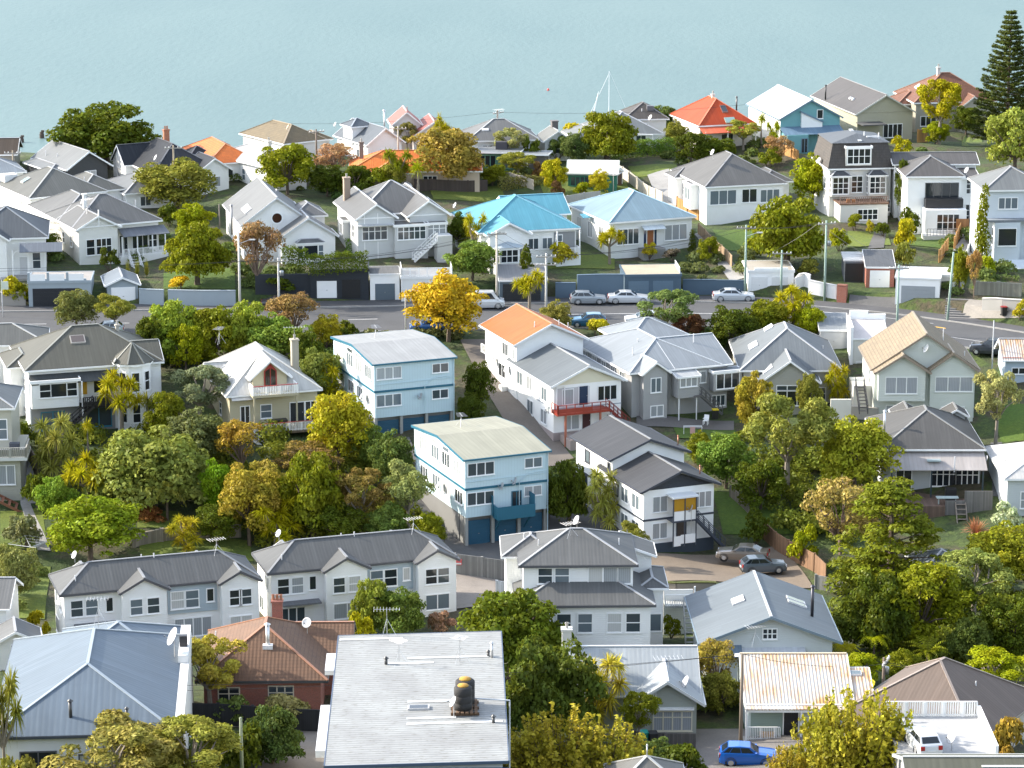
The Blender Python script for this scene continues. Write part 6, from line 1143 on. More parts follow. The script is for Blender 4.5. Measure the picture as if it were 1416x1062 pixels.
H = House('house', 'white house with two steep salmon red gables beside the water', 543, 186, 3.2, 8, w=4.2, d=7, wall=M('board', (.72, .66, .64)), roof=M('corr', (0.301, 0.096, 0.077))); H.capc = (0.432, 0.252, 0.230); a = H.block(0, 2, 4.6, 6, 4.2, 'gy', 40, oh=.3); b_ = H.block(2.7, -.6, 6.6, 7.5, 2.9, 'gy', 33, oh=.3); H.win('f', 2.6, .9, 1.2, 1.2, 2, bl=b_); H.win('f', 1.5, 3.4, .9, .9, 1, bl=a); H.boxpart('finial', M('paint', (.5, .2, .17)), 2.26, 1.9, 6.0, 2.36, 2.0, 6.9)
H = House('bungalow', 'long bungalow with vivid orange tiled roof mostly behind garden trees', 481, 237, 2.9, 1.5, w=18.5, d=9.5, wall=M('stucco', (.5, .4, .3)), roof=M('tile', (.6, .155, .02))); H.capc = (0.396, 0.144, 0.036); bl = H.block(pitch=24); b_ = H.block(3.2, -1.2, 6, 6, 2.85, 'hip', 25); H.win('f', 10, .8, 1.8, 1.3, 3, bl=bl); H.win('f', 2, .8, 1.8, 1.3, 3, bl=b_); H.b = bl; H.chimney(1.8, 4, 4.0, 6.2, .6, (.2, .16, .14), 'stucco', 1)
H = House('house', 'grey hip roofed house behind the flat roofed green house', 645, 195, 3.0, 8, w=10.6, d=9, wall=M('board', OFFW), roof=M('corr', (0.131, 0.132, 0.129))); H.capc = (0.245, 0.252, 0.252); bl = H.block(pitch=28); H.skylight(3, 2.2, 1.0, .4, bl, (.6, .6, .6)); H.antenna(5.3, 4.5, 5.6, 1.2, 30); H.win('f', 2, 1, 1.4, 1.2, 2)
H = House('house', 'low flat roofed house with green board walls above the garden', 652, 212, 2.7, -8, w=10.6, d=6, wall=M('ply', (.12, .28, .22)), roof=M('corr', (0.186, 0.198, 0.205))); bl = H.block(kind='sb', pitch=2, oh=.7, w=6.8); H.win('f', .4, .6, 2.2, 1.7, 3, frame=(.15, .35, .28), pane=0); H.win('f', 3.6, .6, 1.6, 1.7, 2, frame=(.15, .35, .28), pane=2); b_ = H.block(5.6, .6, 5.2, 5, 2.4, 'sb', 3, oh=.5, wall=M('board', (.14, .13, .12))); H.win('f', .3, .5, 1.4, 1.6, 3, pane=4, bl=b_); H.boxpart('chimney_block', M('stucco', (.05, .05, .06)), 3.0, 3, 2, 4.6, 4.2, 3.9)
H = House('cottage', 'tiny grey gabled cottage with stone chimney between garden shrubs', 751, 196, 2.6, 14, w=4.6, d=5, wall=M('board', WHITE), roof=M('corr', (0.144, 0.146, 0.135))); bl = H.block(kind='gy', pitch=33); H.chimney(2.6, 3.5, 3, 4.9, .9, (.13, .12, .12), 'stucco', 0); H.win('f', 1.5, .8, 1.0, 1.2, 1, 2)
H = House('house', 'blue grey hip roofed house behind the dense round tree by the goal frame', 828, 188, 2.7, 14, w=9.8, d=11, wall=M('board', WHITE), roof=M('corr', (0.151, 0.162, 0.162))); H.capc = (0.288, 0.302, 0.317); bl = H.block(pitch=28); H.block(-3.2, 2, 5, 7, 2.2, 'hip', 27); H.b = bl; H.dish(8, .6, 5.0, .5, 200, .5); H.win('l', 2, 1.5, 1.2, 1.3, 2, bl=bl); H.win('f', 5.4, 1.2, 1.4, 1.3, 2, bl=bl)
H = House('house', 'dark brown grey pyramid roofed house near the moored yacht mast', 862, 165, 3.0, 6, w=6.9, d=7.4, wall=M('board', OFFW), roof=M('corr', (0.069, 0.062, 0.055))); H.capc = (0.115, 0.108, 0.101); bl = H.block(pitch=30); H.win('f', 2, 1, 1.4, 1.2, 2); H.pent(3, 1.6, bl, .4); H.boxpart('roof_vent', M('paint', (.12, .12, .13)), 3.8, 1.6, 4.0, 4.8, 2.2, 4.7)
H = House('house', 'white house with fiery red orange hip roof and skylight', 966, 174, 3.7, 18, uR=1047, uL=931, wall=M('board', (.72, .68, .62)), roof=M('corr', (0.384, 0.054, 0.014))); H.capc = (0.461, 0.115, 0.050); bl = H.block(pitch=35); H.skylight(5.0, 2.6, .9, 1.2, bl, (.05, .06, .07), (.2, .1, .08)); H.awning('f', -.3, 3.55, H.w - .1, 2.2, .75, mt=M('corr', (.6, .13, .06))); H.skylight(5.2, .6, 1.6, .9, bl, (.25, .38, .35), (.3, .35, .3)); H.posts([(.5, -1.6), (4, -1.6), (H.w - .6, -1.6)], -.5, 2.9, .12); H.door('f', 3.4, .1, 1.8, 2.1, (.05, .05, .05), bl, True); H.win('l', 4, 1.2, 1.2, 1.3, 2, bl=bl); H.chimney(4.6, 6, 5.8, 7.2, .4, (.6, .55, .5), 'stucco', 1); H.flue(7.6, 4, 4.8, 7.0, .13, (.1, .1, .1))
H = House('house', 'teal gabled house with dazzling white roof above the water', 1077.6, 165, 4.8, 13, uR=1168, d=16, wall=M('board', (.15, .34, .36)), roof=M('corr', (0.400, 0.400, 0.396), None, .5), trim=(.13, .2, .27)); H.capc = (0.518, 0.518, 0.518); bl = H.block(kind='gy', pitch=29, oh=.35); wl_ = H.boxpart('side_wall', M('board', WHITE), .3, .4, -3, .349, 15.6, 4.9); H.win('f', 5.6, 4.7, .8, 1.2, 1, 1, pane=0, frame=WHITE); H.awning('f', -.2, 3.6, 9.3, 2.6, .8, c=(.12, .19, .26)); b_ = H.block(.4, -2.6, 3.4, 3, 2.8, 'none', oh=.1, z0=-2); H.door('f', 2.2, .2, .8, 2.0, (.6, .65, .65), b_, True); H.win('f', 5.8, 1.4, 1.0, 1.2, 1, 1, frame=WHITE, bl=bl); q = H.block(3.3, -.2, 3.4, 2.4, 4.3, 'sr', 25, oh=.1, z0=3, wall=M('board', WHITE)); H.skylight(6.6, 3.5, .01, .01, bl) if False else None
H = House('house', 'beige gabled house with charcoal roof and two roof domes', 1183.6, 158, 4.1, 14, uR=1270, uL=1139, wall=M('board', (.42, .40, .30)), roof=M('corr', (0.082, 0.077, 0.074), None, .3), trim=(.55, .55, .5)); H.capc = (0.144, 0.144, 0.144); bl = H.block(kind='gy', pitch=30, oh=.4); H.boxpart('gable_band', M('paint', (.35, .33, .25)), .4, .36, 4.1, H.w - .4, .395, 4.25); H.win('f', 4.2, .4, 2.9, 1.9, 4, 1, frame=WHITE, pane=0)
for y in (6.6, 7.6): q = MB(); q.lathe([(.34, 0), (.34, .15), (.2, .32), (0, .38)], (2.0, y, H.roof_z(2, y, bl) - .05), 10); q.build('roof_dome', M('paint', (.62, .62, .62)), bl['ro'], True)
H.boxpart('porch_roof', M('corr', (.1, .1, .1)), .2, -2.6, 2.7, 4.0, .39, 2.85); H.flue(.3, 14, 4.2, 6.4, .12, (.05, .05, .05))
H = House('house', 'mottled brown tiled house beside the tall pine at the water edge', 1264, 142, 4.2, 8, k=1, w=12.2, d=11, wall=M('board', (.4, .37, .3)), roof=M('tile', (0.150, 0.061, 0.032))); H.capc = (0.216, 0.101, 0.058); bl = H.block(pitch=32); a = H.block(6.4, -1.5, 4.0, 6, 3.6, 'gy', 38, oh=.3, trim=(.6, .58, .52)); H.win('f', 1.2, 1.2, 1.5, 1.5, 2, pane=0); H.b = bl; H.chimney(5.0, 5.4, 6.4, 8.3, .45, (.55, .53, .5), 'stucco', 1); H.win('f', .8, .8, 2.2, 1.3, 3, bl=bl, pane=0); H.pent(1.6, 4, bl, .7); H.pent(2.4, 3, bl, .7); H.block(-1.6, 3, 5, 6, 3.6, 'hip', 30); H.skylight(2.2, 6, .7, 1.4, bl, (.5, .45, .4))

# ------------------------------------------------------------------ garages and shelters along the street
def gar(label, u, v, uR, h, yaw=2, d=5.6, wall=None, roofm=None, kind='flat', pitch=10, doors=(), trim=OFFW, name='garage', oh=.06, **k):
    H = House(name, label, u, v, h, yaw, uR=uR, d=d, cat=name, wall=wall or M('stucco', WHITE), roof=roofm or M('concrete', (.3, .28, .26)), trim=trim, oh=oh)
    bl = H.block(kind=kind, pitch=pitch)
    for dx, dw, dh, c in doors: H.garage('f', dx, .05, dw, dh, c, bl)
    return H
BGG = (.30, .35, .38); NV = (.065, .105, .145)
H = gar('blue grey double garage with black door and white panelled parapet', 38, 391, 125, 3.1, 4, wall=M('stucco', BGG), trim=BGG, doors=((.5, 5.6, 2.3, (.012, .015, .02)),)); H.boxpart('parapet', M('stucco', BGG), .05, .08, 3.21, 7.0, .3, 3.5)
for i in range(3): H.boxpart('parapet_panel', M('paint', WHITE), .3 + i * 2.3, .05, 3.3, 2.1 + i * 2.3, .079, 4.1); H.boxpart('parapet_pier', M('stucco', BGG), .0 + i * 2.3, .03, 3.3, .28 + i * 2.3, .32, 4.3)
H = gar('small blue grey garage with gable and white door', 145, 395, 193, 2.5, 12, 6, M('stucco', BGG), M('corr', (.15, .175, .2)), 'gy', 24, ((.45, 2.9, 2.1, WHITE),), WHITE, oh=.3)
H = gar('black garage block under the hedge with one white door and one open bay', 428, 375, 510, 3.4, 3, 4.5, M('board', (.02, .025, .032)), M('concrete', (.03, .035, .03)), trim=(.02, .025, .03), doors=((.8, 2.4, 2.1, WHITE),)); H.boxpart('bay_shade_panel', M('paint', (.012, .012, .013)), 3.9, .02, 0, 6.1, .055, 2.3); H.boxpart('side_wall', M('board', (.02, .025, .032)), -6.6, .3, -1, .05, .5, 3.0)  # near-black sheet on the wall paints the shade inside the open bay
H = gar('white single garage with slate blue door beside the black garage', 511, 381, 553, 3.1, 4, 5.5, roofm=M('corr', (.13, .13, .125)), doors=((.6, 2.4, 2.0, (.10, .13, .155)),), kind='sb', pitch=2)
H = gar('white retaining wall terrace with railing behind the golden tree', 554, 385, 626, 3.0, 4, 4.5, M('stucco', (.68, .68, .65)), name='terrace'); H.rail([(.1, .2), (H.w - .1, .2), (H.w - .1, 4)], 3.2, 1.0, .13, WHITE, .06); H.rail([(.1, .2), (.1, 4)], 3.2, 1.0, .13, WHITE, .06)
H = gar('dark garage with grey sheet roof behind the forked cabbage palm', 690, 388, 757, 2.7, 4, 5.5, M('stucco', (.1, .13, .155)), M('corr', (.2, .2, .2)), 'sf', 9, ((.4, 4.6, 2.2, (.02, .022, .026)),))
H = gar('navy double garage with two ribbed doors and tan flat roof', 864, 382, 943, 2.8, 4, 6.2, M('stucco', NV), M('concrete', (.38, .33, .24)), trim=NV, doors=((.4, 2.5, 2.1, (.10, .155, .205)), (3.4, 2.5, 2.1, (.10, .155, .205))), name='garage'); H.rail([(H.w - .2, .3), (H.w - .2, 5)], 2.98, .7, .3, OFFW)
H = gar('white double garage with low arched parapet beside the round tree', 1034, 376, 1099, 2.6, 2, 6, doors=((.4, 2.0, 1.9, (.7, .7, .68)), (2.9, 2.0, 1.9, (.7, .7, .68))), roofm=M('concrete', (.33, .3, .25))); H.boxpart('parapet', M('stucco', WHITE), .8, -.0, 2.781, H.w - .8, .2, 3.05)
H = gar('open carport with pergola roof beside the brick garage', 1168, 362, 1197, 2.5, -2, 5.4, M('stucco', (.12, .13, .14)), kind='none', name='carport'); H.boxpart('carport_roof', M('corr', (.4, .4, .4)), -.1, .1, 2.5, 2.6, 5.4, 2.62); H.boxpart('bay_shade_panel', M('paint', (.015, .015, .015)), .1, .02, .0, 2.3, .06, 2.3)  # flat dark sheet across the front gives the carport's inner shade as colour
for i in range(5): H.boxpart('rafter', M('paint', OFFW), -.1, .3 + i * 1.1, 2.63, 2.6, .42 + i * 1.1, 2.8)
H = gar('garage with dark roof, white door and brick piers', 1197, 369, 1238, 2.6, -3, 6, M('brick', (.3, .075, .04)), M('corr', (.09, .095, .1)), 'sf', 9, ((.45, 2.4, 2.1, (.75, .75, .73)),), oh=.1)
H = gar('broad white garage with grey panelled door at the bend', 1238, 385, 1299, 3.4, -10, 6.5, roofm=M('concrete', (.62, .62, .6)), doors=((.7, 4.0, 2.5, (.30, .32, .33)),), kind='sb', pitch=1.5); H.block(-.2, 6, 8.4, 4.5, 2.6, 'flat', oh=.1, roof=M('concrete', (.66, .66, .65)))
H = gar('green glasshouse shed with streaked white corrugated roof in the garden', 783, 240, 855, 2.2, -4, 3.4, M('ply', (.03, .16, .11)), M('corr', (.55, .53, .48), None, .5), 'sf', 22, name='glasshouse', oh=.25, trim=(.4, .45, .4)); bl = H.b; H.win('f', .4, .5, 5.0, 1.2, 8, 1, bl=bl, pane=1, frame=(.04, .2, .14))
H = gar('small brown tool shed with gabled roof on the lawn edge', 852, 236, 862, 1.9, 8, 2.0, M('board', (.16, .09, .05)), M('corr', (.25, .24, .23)), 'gy', 28, name='tool_shed', oh=.15); H.door('f', .1, 0, .6, 1.6, (.1, .05, .03))
H = gar('pale blue tool shed under the trees behind the twin gabled bungalow', 559, 257, 569, 2.0, 8, 2.0, M('board', (.4, .45, .5)), M('corr', (.45, .47, .48)), 'gy', 25, name='tool_shed', oh=.1); H.door('f', .1, 0, .5, 1.6, (.35, .4, .45))
# ------------------------------------------------------------------ lawns, drives, paths
for nm, q, m in (
    ('lawn', ((590, 262), (690, 257), (702, 274), (600, 279)), LAWN2), ('lawn', ((745, 258), (866, 250), (884, 284), (765, 288)), LAWN2), ('lawn', ((868, 231), (936, 231), (936, 246), (876, 246)), LAWN2),
    ('lawn', ((985, 317), (1062, 315), (1068, 346), (996, 347)), LAWN), ('lawn', ((1172, 322), (1228, 319), (1232, 346), (1172, 346)), LAWN2), ('lawn', ((985, 680), (1062, 688), (1100, 742), (1000, 738)), LAWN), ('lawn', ((930, 588), (1016, 588), (1026, 612), (938, 612)), LAWN),
    ('lawn', ((0, 700), (58, 695), (66, 760), (0, 760)), LAWN2), ('lawn', ((190, 742), (345, 742), (350, 772), (195, 772)), LAWN2), ('lawn', ((226, 376), (325, 374), (325, 400), (226, 400)), LAWN), ('lawn', ((1330, 190), (1380, 188), (1380, 202), (1330, 202)), LAWN2), ('lawn', ((20, 782), (70, 778), (62, 860), (20, 860)), LAWN2),
    ('lawn', ((690, 352), (850, 350), (850, 372), (690, 372)), LAWN2), ('lawn', ((1255, 322), (1320, 322), (1318, 345), (1250, 345)), LAWN), ('lawn', ((190, 715), (250, 712), (250, 738), (190, 738)), LAWN2), ('lawn', ((1370, 560), (1416, 560), (1416, 605), (1385, 605)), LAWN),
    ('driveway', ((636, 470), (690, 470), (800, 640), (740, 655)), ASPB), ('driveway', ((520, 608), (566, 606), (648, 762), (600, 768)), ASPH), ('driveway', ((600, 755), (790, 700), (800, 735), (640, 790)), ASPH), ('driveway', ((770, 640), (800, 640), (875, 770), (800, 775)), ASPH),
    ('car_park', ((870, 770), (1085, 752), (1125, 812), (880, 812)), M('asphalt', (.19, .15, .11))), ('driveway', ((620, 796), (708, 800), (712, 846), (600, 850)), M('asphalt', (.24, .21, .18))), ('driveway', ((900, 818), (965, 818), (968, 836), (905, 838)), M('asphalt', (.28, .25, .21))),
    ('lane', ((250, 988), (455, 990), (450, 1006), (245, 1008)), ASPB), ('lane', ((358, 1004), (455, 1004), (446, 1075), (350, 1075)), ASPB), ('street', ((870, 1004), (1250, 1022), (1260, 1075), (870, 1075)), M('asphalt', (.17, .155, .14))),
    ('path', ((1318, 345), (1352, 300), (1358, 300), (1330, 410)), CONC), ('driveway', ((1175, 408), (1240, 412), (1240, 432), (1170, 428)), ASPH), ('path', ((895, 245), (925, 240), (950, 300), (930, 300)), CONC), ('path', ((960, 330), (975, 325), (1030, 385), (1010, 390)), CONC), ('path', ((1215, 300), (1228, 300), (1222, 350), (1200, 350)), ASPH),
    ('path', ((28, 690), (42, 690), (70, 760), (52, 760)), CONC), ('driveway', ((1340, 415), (1416, 418), (1416, 440), (1330, 440)), M('concrete', (.27, .245, .21))), ('path', ((25, 640), (40, 640), (60, 690), (28, 690)), CONC), ('yard', ((880, 575), (1015, 575), (1015, 590), (880, 592)), M('concrete', (.14, .13, .12))), ('path', ((1370, 605), (1386, 605), (1386, 690), (1372, 690)), ASPH)):
    patch(nm, q, m, lift=.06 if nm == 'lawn' else .085 + .004 * (hash(nm) % 3 if False else 0))

# ------------------------------------------------------------------ trees and shrubs, far to near
T = tree
FAR = 'garden shrubs along the crest'; BANK = 'garden shrubs on the bank above the street'; BUSH = 'trees of the bushy garden slope'; REED = 'trees on the right hand slope'
T('clump', 145, 152, 228, 138, DK, 'big dark domed tree standing against the water')
T('broad', 246, 226, 292, 108, OL, 'loose olive green tree behind the white villa')
T('broad', 268, 284, 326, 50, BR, 'bright lime round tree behind the villa garden')
T('clump', 272, 316, 394, 84, MD, 'dark layered tree with bare stems on the villa lawn')
T('shrub', 233, 282, 314, 32, DK, 'dark shrub at the right end of the villa roof', BANK)
T('shrub', 152, 344, 373, 27, DK, 'clipped dark ball shrub in front of the villa bay', BANK)
T('broad', 63, 323, 364, 46, DK, 'dark bushy tree between the two white villas')
T('shrub', 249, 383, 402, 28, (.25, .17, .01), 'golden mound shaped shrub behind the panelled wall', BANK)
for i, x in enumerate((177, 190, 203)): T('flax', x, 359, 381, 11, OL, 'small spiky plant below the villa veranda', 'potted plants below the veranda')
T('twiggy', 358, 312, 404, 64, (.12, .07, .035), 'reddish thin leaved tree beside the pale power pole')
T('broad', 398, 204, 272, 72, MD, 'green tree right of the plain white house')
T('twiggy', 462, 202, 244, 54, (.19, .11, .06), 'pinkish brown bare tree in front of the orange tiled roof')
T('broad', 452, 232, 270, 52, DK, 'dark bushy tree behind the chimney of the twin gabled bungalow'); T('broad', 492, 232, 274, 52, DK, 'dark green tree in the middle of the dense garden belt'); T('shrub', 530, 234, 274, 46, MD, 'green shrub below the vivid orange roof', FAR)
T('cabbage', 550, 208, 272, 40, MD, 'cabbage palm clump in front of the vivid orange roof'); T('cabbage1', 577, 224, 278, 26, BR, 'single stemmed cabbage palm on the back lawn')
T('broad', 540, 226, 272, 36, OL, 'olive tree beside the cabbage palm clump'); T('broad', 616, 183, 264, 98, (.135, .10, .02), 'spreading autumn tree turning orange above the back lawn'); T('airy', 563, 172, 216, 32, (.08, .07, .02), 'dark slender tree between white and salmon houses')
T('broad', 681, 230, 257, 36, MD, 'rounded green shrub at the end of the back fence', FAR); T('cabbage', 613, 163, 226, 24, YG, 'cabbage palm rising above the autumn tree')
T('airy', 706, 180, 227, 46, (.12, .12, .05), 'pale olive tree above the green house'); T('shrub', 735, 192, 230, 30, DK, 'dark shrub right of the pale olive tree', FAR); T('shrub', 790, 171, 196, 30, GO, 'golden shrub beside the tiny cottage', FAR)
T('clump', 839, 160, 226, 80, MD, 'dense round green tree left of the goal frame'); T('broad', 795, 187, 229, 38, BG, 'blue green conical tree below the tiny cottage'); T('shrub', 771, 190, 220, 30, BG, 'blue green shrub beside the tiny cottage', FAR)
T('clump', 916, 150, 184, 46, BG, 'dark green tree right of the brown grey pyramid roof'); T('broad', 935, 170, 208, 30, OL, 'olive tree at the corner of the red orange house'); T('broad', 956, 186, 231, 48, DK, 'dark round tree in front of the red orange house'); T('broad', 990, 192, 230, 50, DK, 'dark spreading shrub above the charcoal hip roof'); T('airy', 1028, 168, 208, 46, (.12, .12, .02), 'olive gold tree before the red orange veranda')
T('cabbage1', 1053, 156, 206, 16, BR, 'thin cabbage palm between red and white roofs'); T('cabbage', 1070, 170, 216, 20, BR, 'small cabbage palm below the white roofed teal house')
T('airy', 716, 213, 248, 56, OL, 'olive garden tree below the green house'); T('shrub', 748, 226, 252, 24, RD, 'dark red shrub left of the glasshouse', FAR); T('broad', 767, 223, 268, 36, YG, 'yellow green tree left of the glasshouse'); T('shrub', 805, 253, 274, 20, BR, 'little bright shrub in front of the glasshouse', FAR); T('broad', 829, 238, 272, 30, GO, 'golden young tree in front of the glasshouse'); T('shrub', 770, 250, 272, 20, RD, 'small reddish shrub at the lawn corner', FAR); T('shrub', 690, 228, 252, 24, MD, 'green shrub at the bend of the pale fence', FAR)
T('cabbage', 843, 315, 364, 38, YG, 'cabbage palm at the corner of the pale blue roofed house'); T('column', 957, 319, 350, 11, DK, 'slim dark column shrub beside the picture window', BANK); T('broad', 980, 330, 364, 27, MD, 'little round tree at the path corner'); T('shrub', 777, 337, 368, 34, GO, 'yellow green rounded shrub by the turquoise veranda', BANK); T('shrub', 727, 340, 390, 22, DK, 'dark ball on a stem before the turquoise house', BANK); T('shrub', 898, 336, 356, 20, GO, 'golden shrub at the brown front door', BANK); T('shrub', 930, 345, 360, 24, (.06, .05, .04), 'dark low shrub below the picture window of the blue roofed house', BANK)
T('cabbage', 655, 296, 366, 34, YG, 'cabbage palm between grey and turquoise roofed houses'); T('broad', 638, 298, 352, 38, DK, 'dark tree filling the gap beside the turquoise house'); T('broad', 652, 336, 388, 68, (.06, .095, .015), 'broad green bush at the foot of the turquoise house')
T('shrub', 18, 382, 414, 40, YG, 'clipped yellow green bush at the left street corner', BANK); T('shrub', 29, 392, 422, 22, MD, 'green ball bush beside the panelled garage', BANK); T('shrub', 385, 384, 404, 44, DK, 'dark ivy mound below the high hedge', BANK)
T('clump', 1087, 282, 370, 106, MD, 'large round green tree above the white double garage'); T('broad', 1123, 220, 288, 58, BR, 'bright green tree left of the mansard house'); T('airy', 1298, 114, 200, 66, YG, 'feathery yellow green tree before the tiled house'); T('norfolk', 1391, 17, 205, 110, (.032, .044, .011), 'tall tiered pine standing above every roof'); T('broad', 1404, 156, 244, 86, (.10, .12, .02), 'yellow green tree under the tall pine'); T('broad', 1296, 170, 198, 34, BR, 'bright round shrub right of the beige gable', FAR)
T('shrub', 1246, 190, 218, 30, YG, 'yellow green shrub right of the mansard roof', FAR); T('broad', 1246, 226, 304, 24, DK, 'narrow dark tree between mansard and balcony houses'); T('column', 1357, 262, 374, 22, MD, 'tall narrow shrub against the pale blue right edge house'); T('shrub', 1161, 317, 347, 29, BR, 'bright round shrub on the terraced garden', BANK); T('shrub', 1182, 297, 320, 20, MD, 'green shrub at the terrace wall of the mansard house', BANK); T('shrub', 1203, 305, 323, 12, GO, 'tiny golden shrub on the upper garden terrace', BANK); T('shrub', 1220, 308, 326, 24, DK, 'dark shrub at the garden steps', BANK)
T('shrub', 1253, 305, 348, 30, YG, 'yellow green bush above the broad white garage', BANK); T('shrub', 1257, 290, 328, 30, DK, 'dark bush left of the white patio', BANK); T('shrub', 1251, 336, 372, 32, OL, 'grey green bush behind the brick pier garage', BANK); T('twiggy', 1346, 348, 412, 22, (.16, .1, .03), 'rusty thin plant climbing beside the long steps'); T('broad', 1327, 346, 408, 24, MD, 'tall green shrub beside the long steps', BANK); T('shrub', 1364, 355, 384, 24, BR, 'bright bush below the pale blue house', BANK); T('shrub', 1411, 416, 442, 20, GO, 'small bush at the right street edge', BANK); T('twiggy', 1076, 190, 228, 40, (.14, .08, .04), 'rusty tangled shrub below the teal house'); T('shrub', 1064, 205, 232, 34, MD, 'green shrub under the rusty tangled one', FAR)
T('shrub', 1120, 360, 382, 30, OL, 'olive shrub beside the curved white wall', BANK); T('shrub', 1295, 178, 200, 26, MD, 'dark green shrub at the beige house fence', FAR); T('broad', 1336, 150, 190, 44, DK, 'dark tree at the porch of the mottled tiled house')
T('airy', 1100, 150, 178, .1, MD, 'x') if False else None
# below the street
T('broad', 107, 404, 458, 60, (.07, .075, .022), 'olive street tree in front of the parked silver car'); T('airy', 161, 410, 462, 62, OL, 'thin olive street tree beside the first one')
T('clump', 238, 424, 506, 86, (.085, .115, .014), 'yellow topped dense tree at the left of the street bank'); T('broad', 300, 430, 510, 76, MD, 'green tree in the middle of the street bank'); T('clump', 342, 424, 500, 66, (.10, .125, .014), 'yellow green crowned tree on the street bank'); T('broad', 384, 440, 508, 84, (.06, .09, .015), 'broad green tree right on the street bank'); T('broad', 258, 452, 520, 50, BR, 'brighter tree in front of the dense street bank'); T('twiggy', 404, 408, 474, 64, (.12, .075, .03), 'rust coloured tree at the double armed pole'); T('broad', 452, 438, 480, 42, GO, 'golden olive bush behind the first flats'); T('shrub', 480, 446, 468, 30, DK, 'dark shrub behind the first flats roof'); T('broad', 428, 462, 528, 50, DK, 'dark tree behind the tall stucco chimney'); T('clump', 210, 445, 520, 50, DK, 'dark tree behind the corner turret')
T('broad', 620, 384, 472, 104, YE, 'brilliant golden yellow tree on the street corner')
T('broad', 444, 488, 556, 54, (.08, .1, .02), 'green tree between cream house and first flats'); T('yucca', 456, 500, 560, 36, YG, 'shaggy palm against the first flats wall'); T('broad', 662, 503, 575, 40, DK, 'dark shrubby tree beside the sloping drive'); T('broad', 652, 545, 590, 36, DK, 'lower dark shrub beside the sloping drive'); T('cabbage', 732, 375, 434, 44, YG, 'forked cabbage palm at the kerb in front of the garages')
T('broad', 770, 420, 466, 46, (.10, .09, .02), 'olive gold bush behind the orange roof'); T('shrub', 826, 442, 470, 40, GO, 'golden bush beside the blue parked car'); T('airy', 922, 403, 470, 80, (.06, .09, .025), 'grey green tree covering the parked white car'); T('broad', 952, 436, 470, 44, (.08, .035, .02), 'dark red leaved tree behind the pale ribbed roof')
T('broad', 1012, 428, 486, 66, DK, 'dark green bush between the two grey roofs'); T('yucca', 1096, 398, 462, 48, YG, 'shaggy cabbage palm at the bend of the street'); T('broad', 1055, 418, 468, 66, MD, 'green bush left of the shaggy street palm'); T('broad', 1118, 424, 470, 40, BR, 'bright bush behind the grey hip roofed house'); T('yucca', 1157, 506, 566, 34, YG, 'bright shaggy palm beside the small gabled sunroom')
T('airy', 1376, 516, 618, 66, (.17, .165, .06), 'tall pale olive tree beside the tan tiled house'); T('airy', 1088, 546, 690, 122, (.10, .105, .022), 'tall open tree with pale limbs on the lawn slope'); T('broad', 1043, 523, 606, 52, (.13, .105, .012), 'orange tinted tree right of the grey back yard'); T('broad', 1182, 583, 690, 108, (.14, .145, .012), 'glowing yellow green tree left of the cottage deck'); T('twiggy', 1163, 668, 770, 98, (.15, .115, .035), 'brownish twiggy tree left of the cedar'); T('broad', 1118, 520, 585, 34, OL, 'olive tree below the small gabled sunroom')
T('cedar', 1230, 668, 812, 150, (.068, .08, .006), 'wide layered cedar with flat spreading boughs'); T('shrub', 1112, 728, 780, 40, BR, 'bright shrub at the end of the brown fence'); T('flax', 1350, 716, 738, 40, (.17, .07, .05), 'bronze flax clump by the deck steps'); T('shrub', 1391, 698, 735, 40, (.2, .23, .15), 'pale flowering shrub beside the right edge house')
T('broad', 1388, 732, 822, 110, (.11, .112, .008), 'big yellow tinged tree at the right edge', REED); T('clump', 1212, 802, 905, 96, DK, 'dark tree behind the low blue grey house', REED); T('broad', 1272, 786, 900, 120, MD, 'large green tree in the middle of the right slope', REED); T('airy', 1345, 766, 860, 104, (.1, .12, .03), 'pale feathery tree on the right slope', REED); T('clump', 1342, 858, 918, 62, (.035, .05, .012), 'dark olive tree above the brown pyramid roof', REED); T('broad', 1398, 828, 914, 80, DK, 'dark tree low at the right edge', REED); T('airy', 1372, 902, 968, 104, BR, 'bright feathery tree beside the brown pyramid roof', REED); T('fern', 1208, 876, 915, 48, BR, 'large tree fern above the rusty roof'); T('fern', 1168, 890, 920, 46, YG, 'drooping fern at the corner of the blue grey house'); T('palm', 1282, 884, 924, 56, MD, 'feather leaved palm above the brown roof'); T('broad', 1190, 906, 952, 52, BR, 'bright bush behind the rusty roof extension', REED); T('broad', 1245, 900, 950, 52, MD, 'green bush beside the wooden power pole', REED); T('shrub', 1392, 996, 1072, 52, (.15, .1, .015), 'golden brown round shrub at the brown roofed house'); T('broad', 1180, 830, 900, 60, (.09, .11, .02), 'yellow green tree right of the blue grey house', REED); T('broad', 1316, 800, 870, 60, DK, 'dark filler tree behind the pale feathery one', REED)
T('clump', 786, 644, 732, 56, DK, 'dark dense tree between flats and dark roofed house'); T('yucca', 832, 652, 738, 50, (.13, .13, .03), 'stout cabbage tree beside the dark roofed house'); T('airy', 876, 724, 786, 48, OL, 'grey olive tree behind the tiered white house'); T('broad', 1003, 604, 676, 76, (.06, .1, .015), 'broad green tree above the lawn'); T('broad', 970, 600, 650, 40, MD, 'green bush behind the dark roofed house'); T('shrub', 1045, 706, 752, 40, DK, 'dark round shrub on the sloping lawn'); T('broad', 1052, 640, 712, 66, DK, 'shaded tree below the tall open one'); T('broad', 760, 660, 720, 30, DK, 'narrow dark bush against the cream roofed flats')
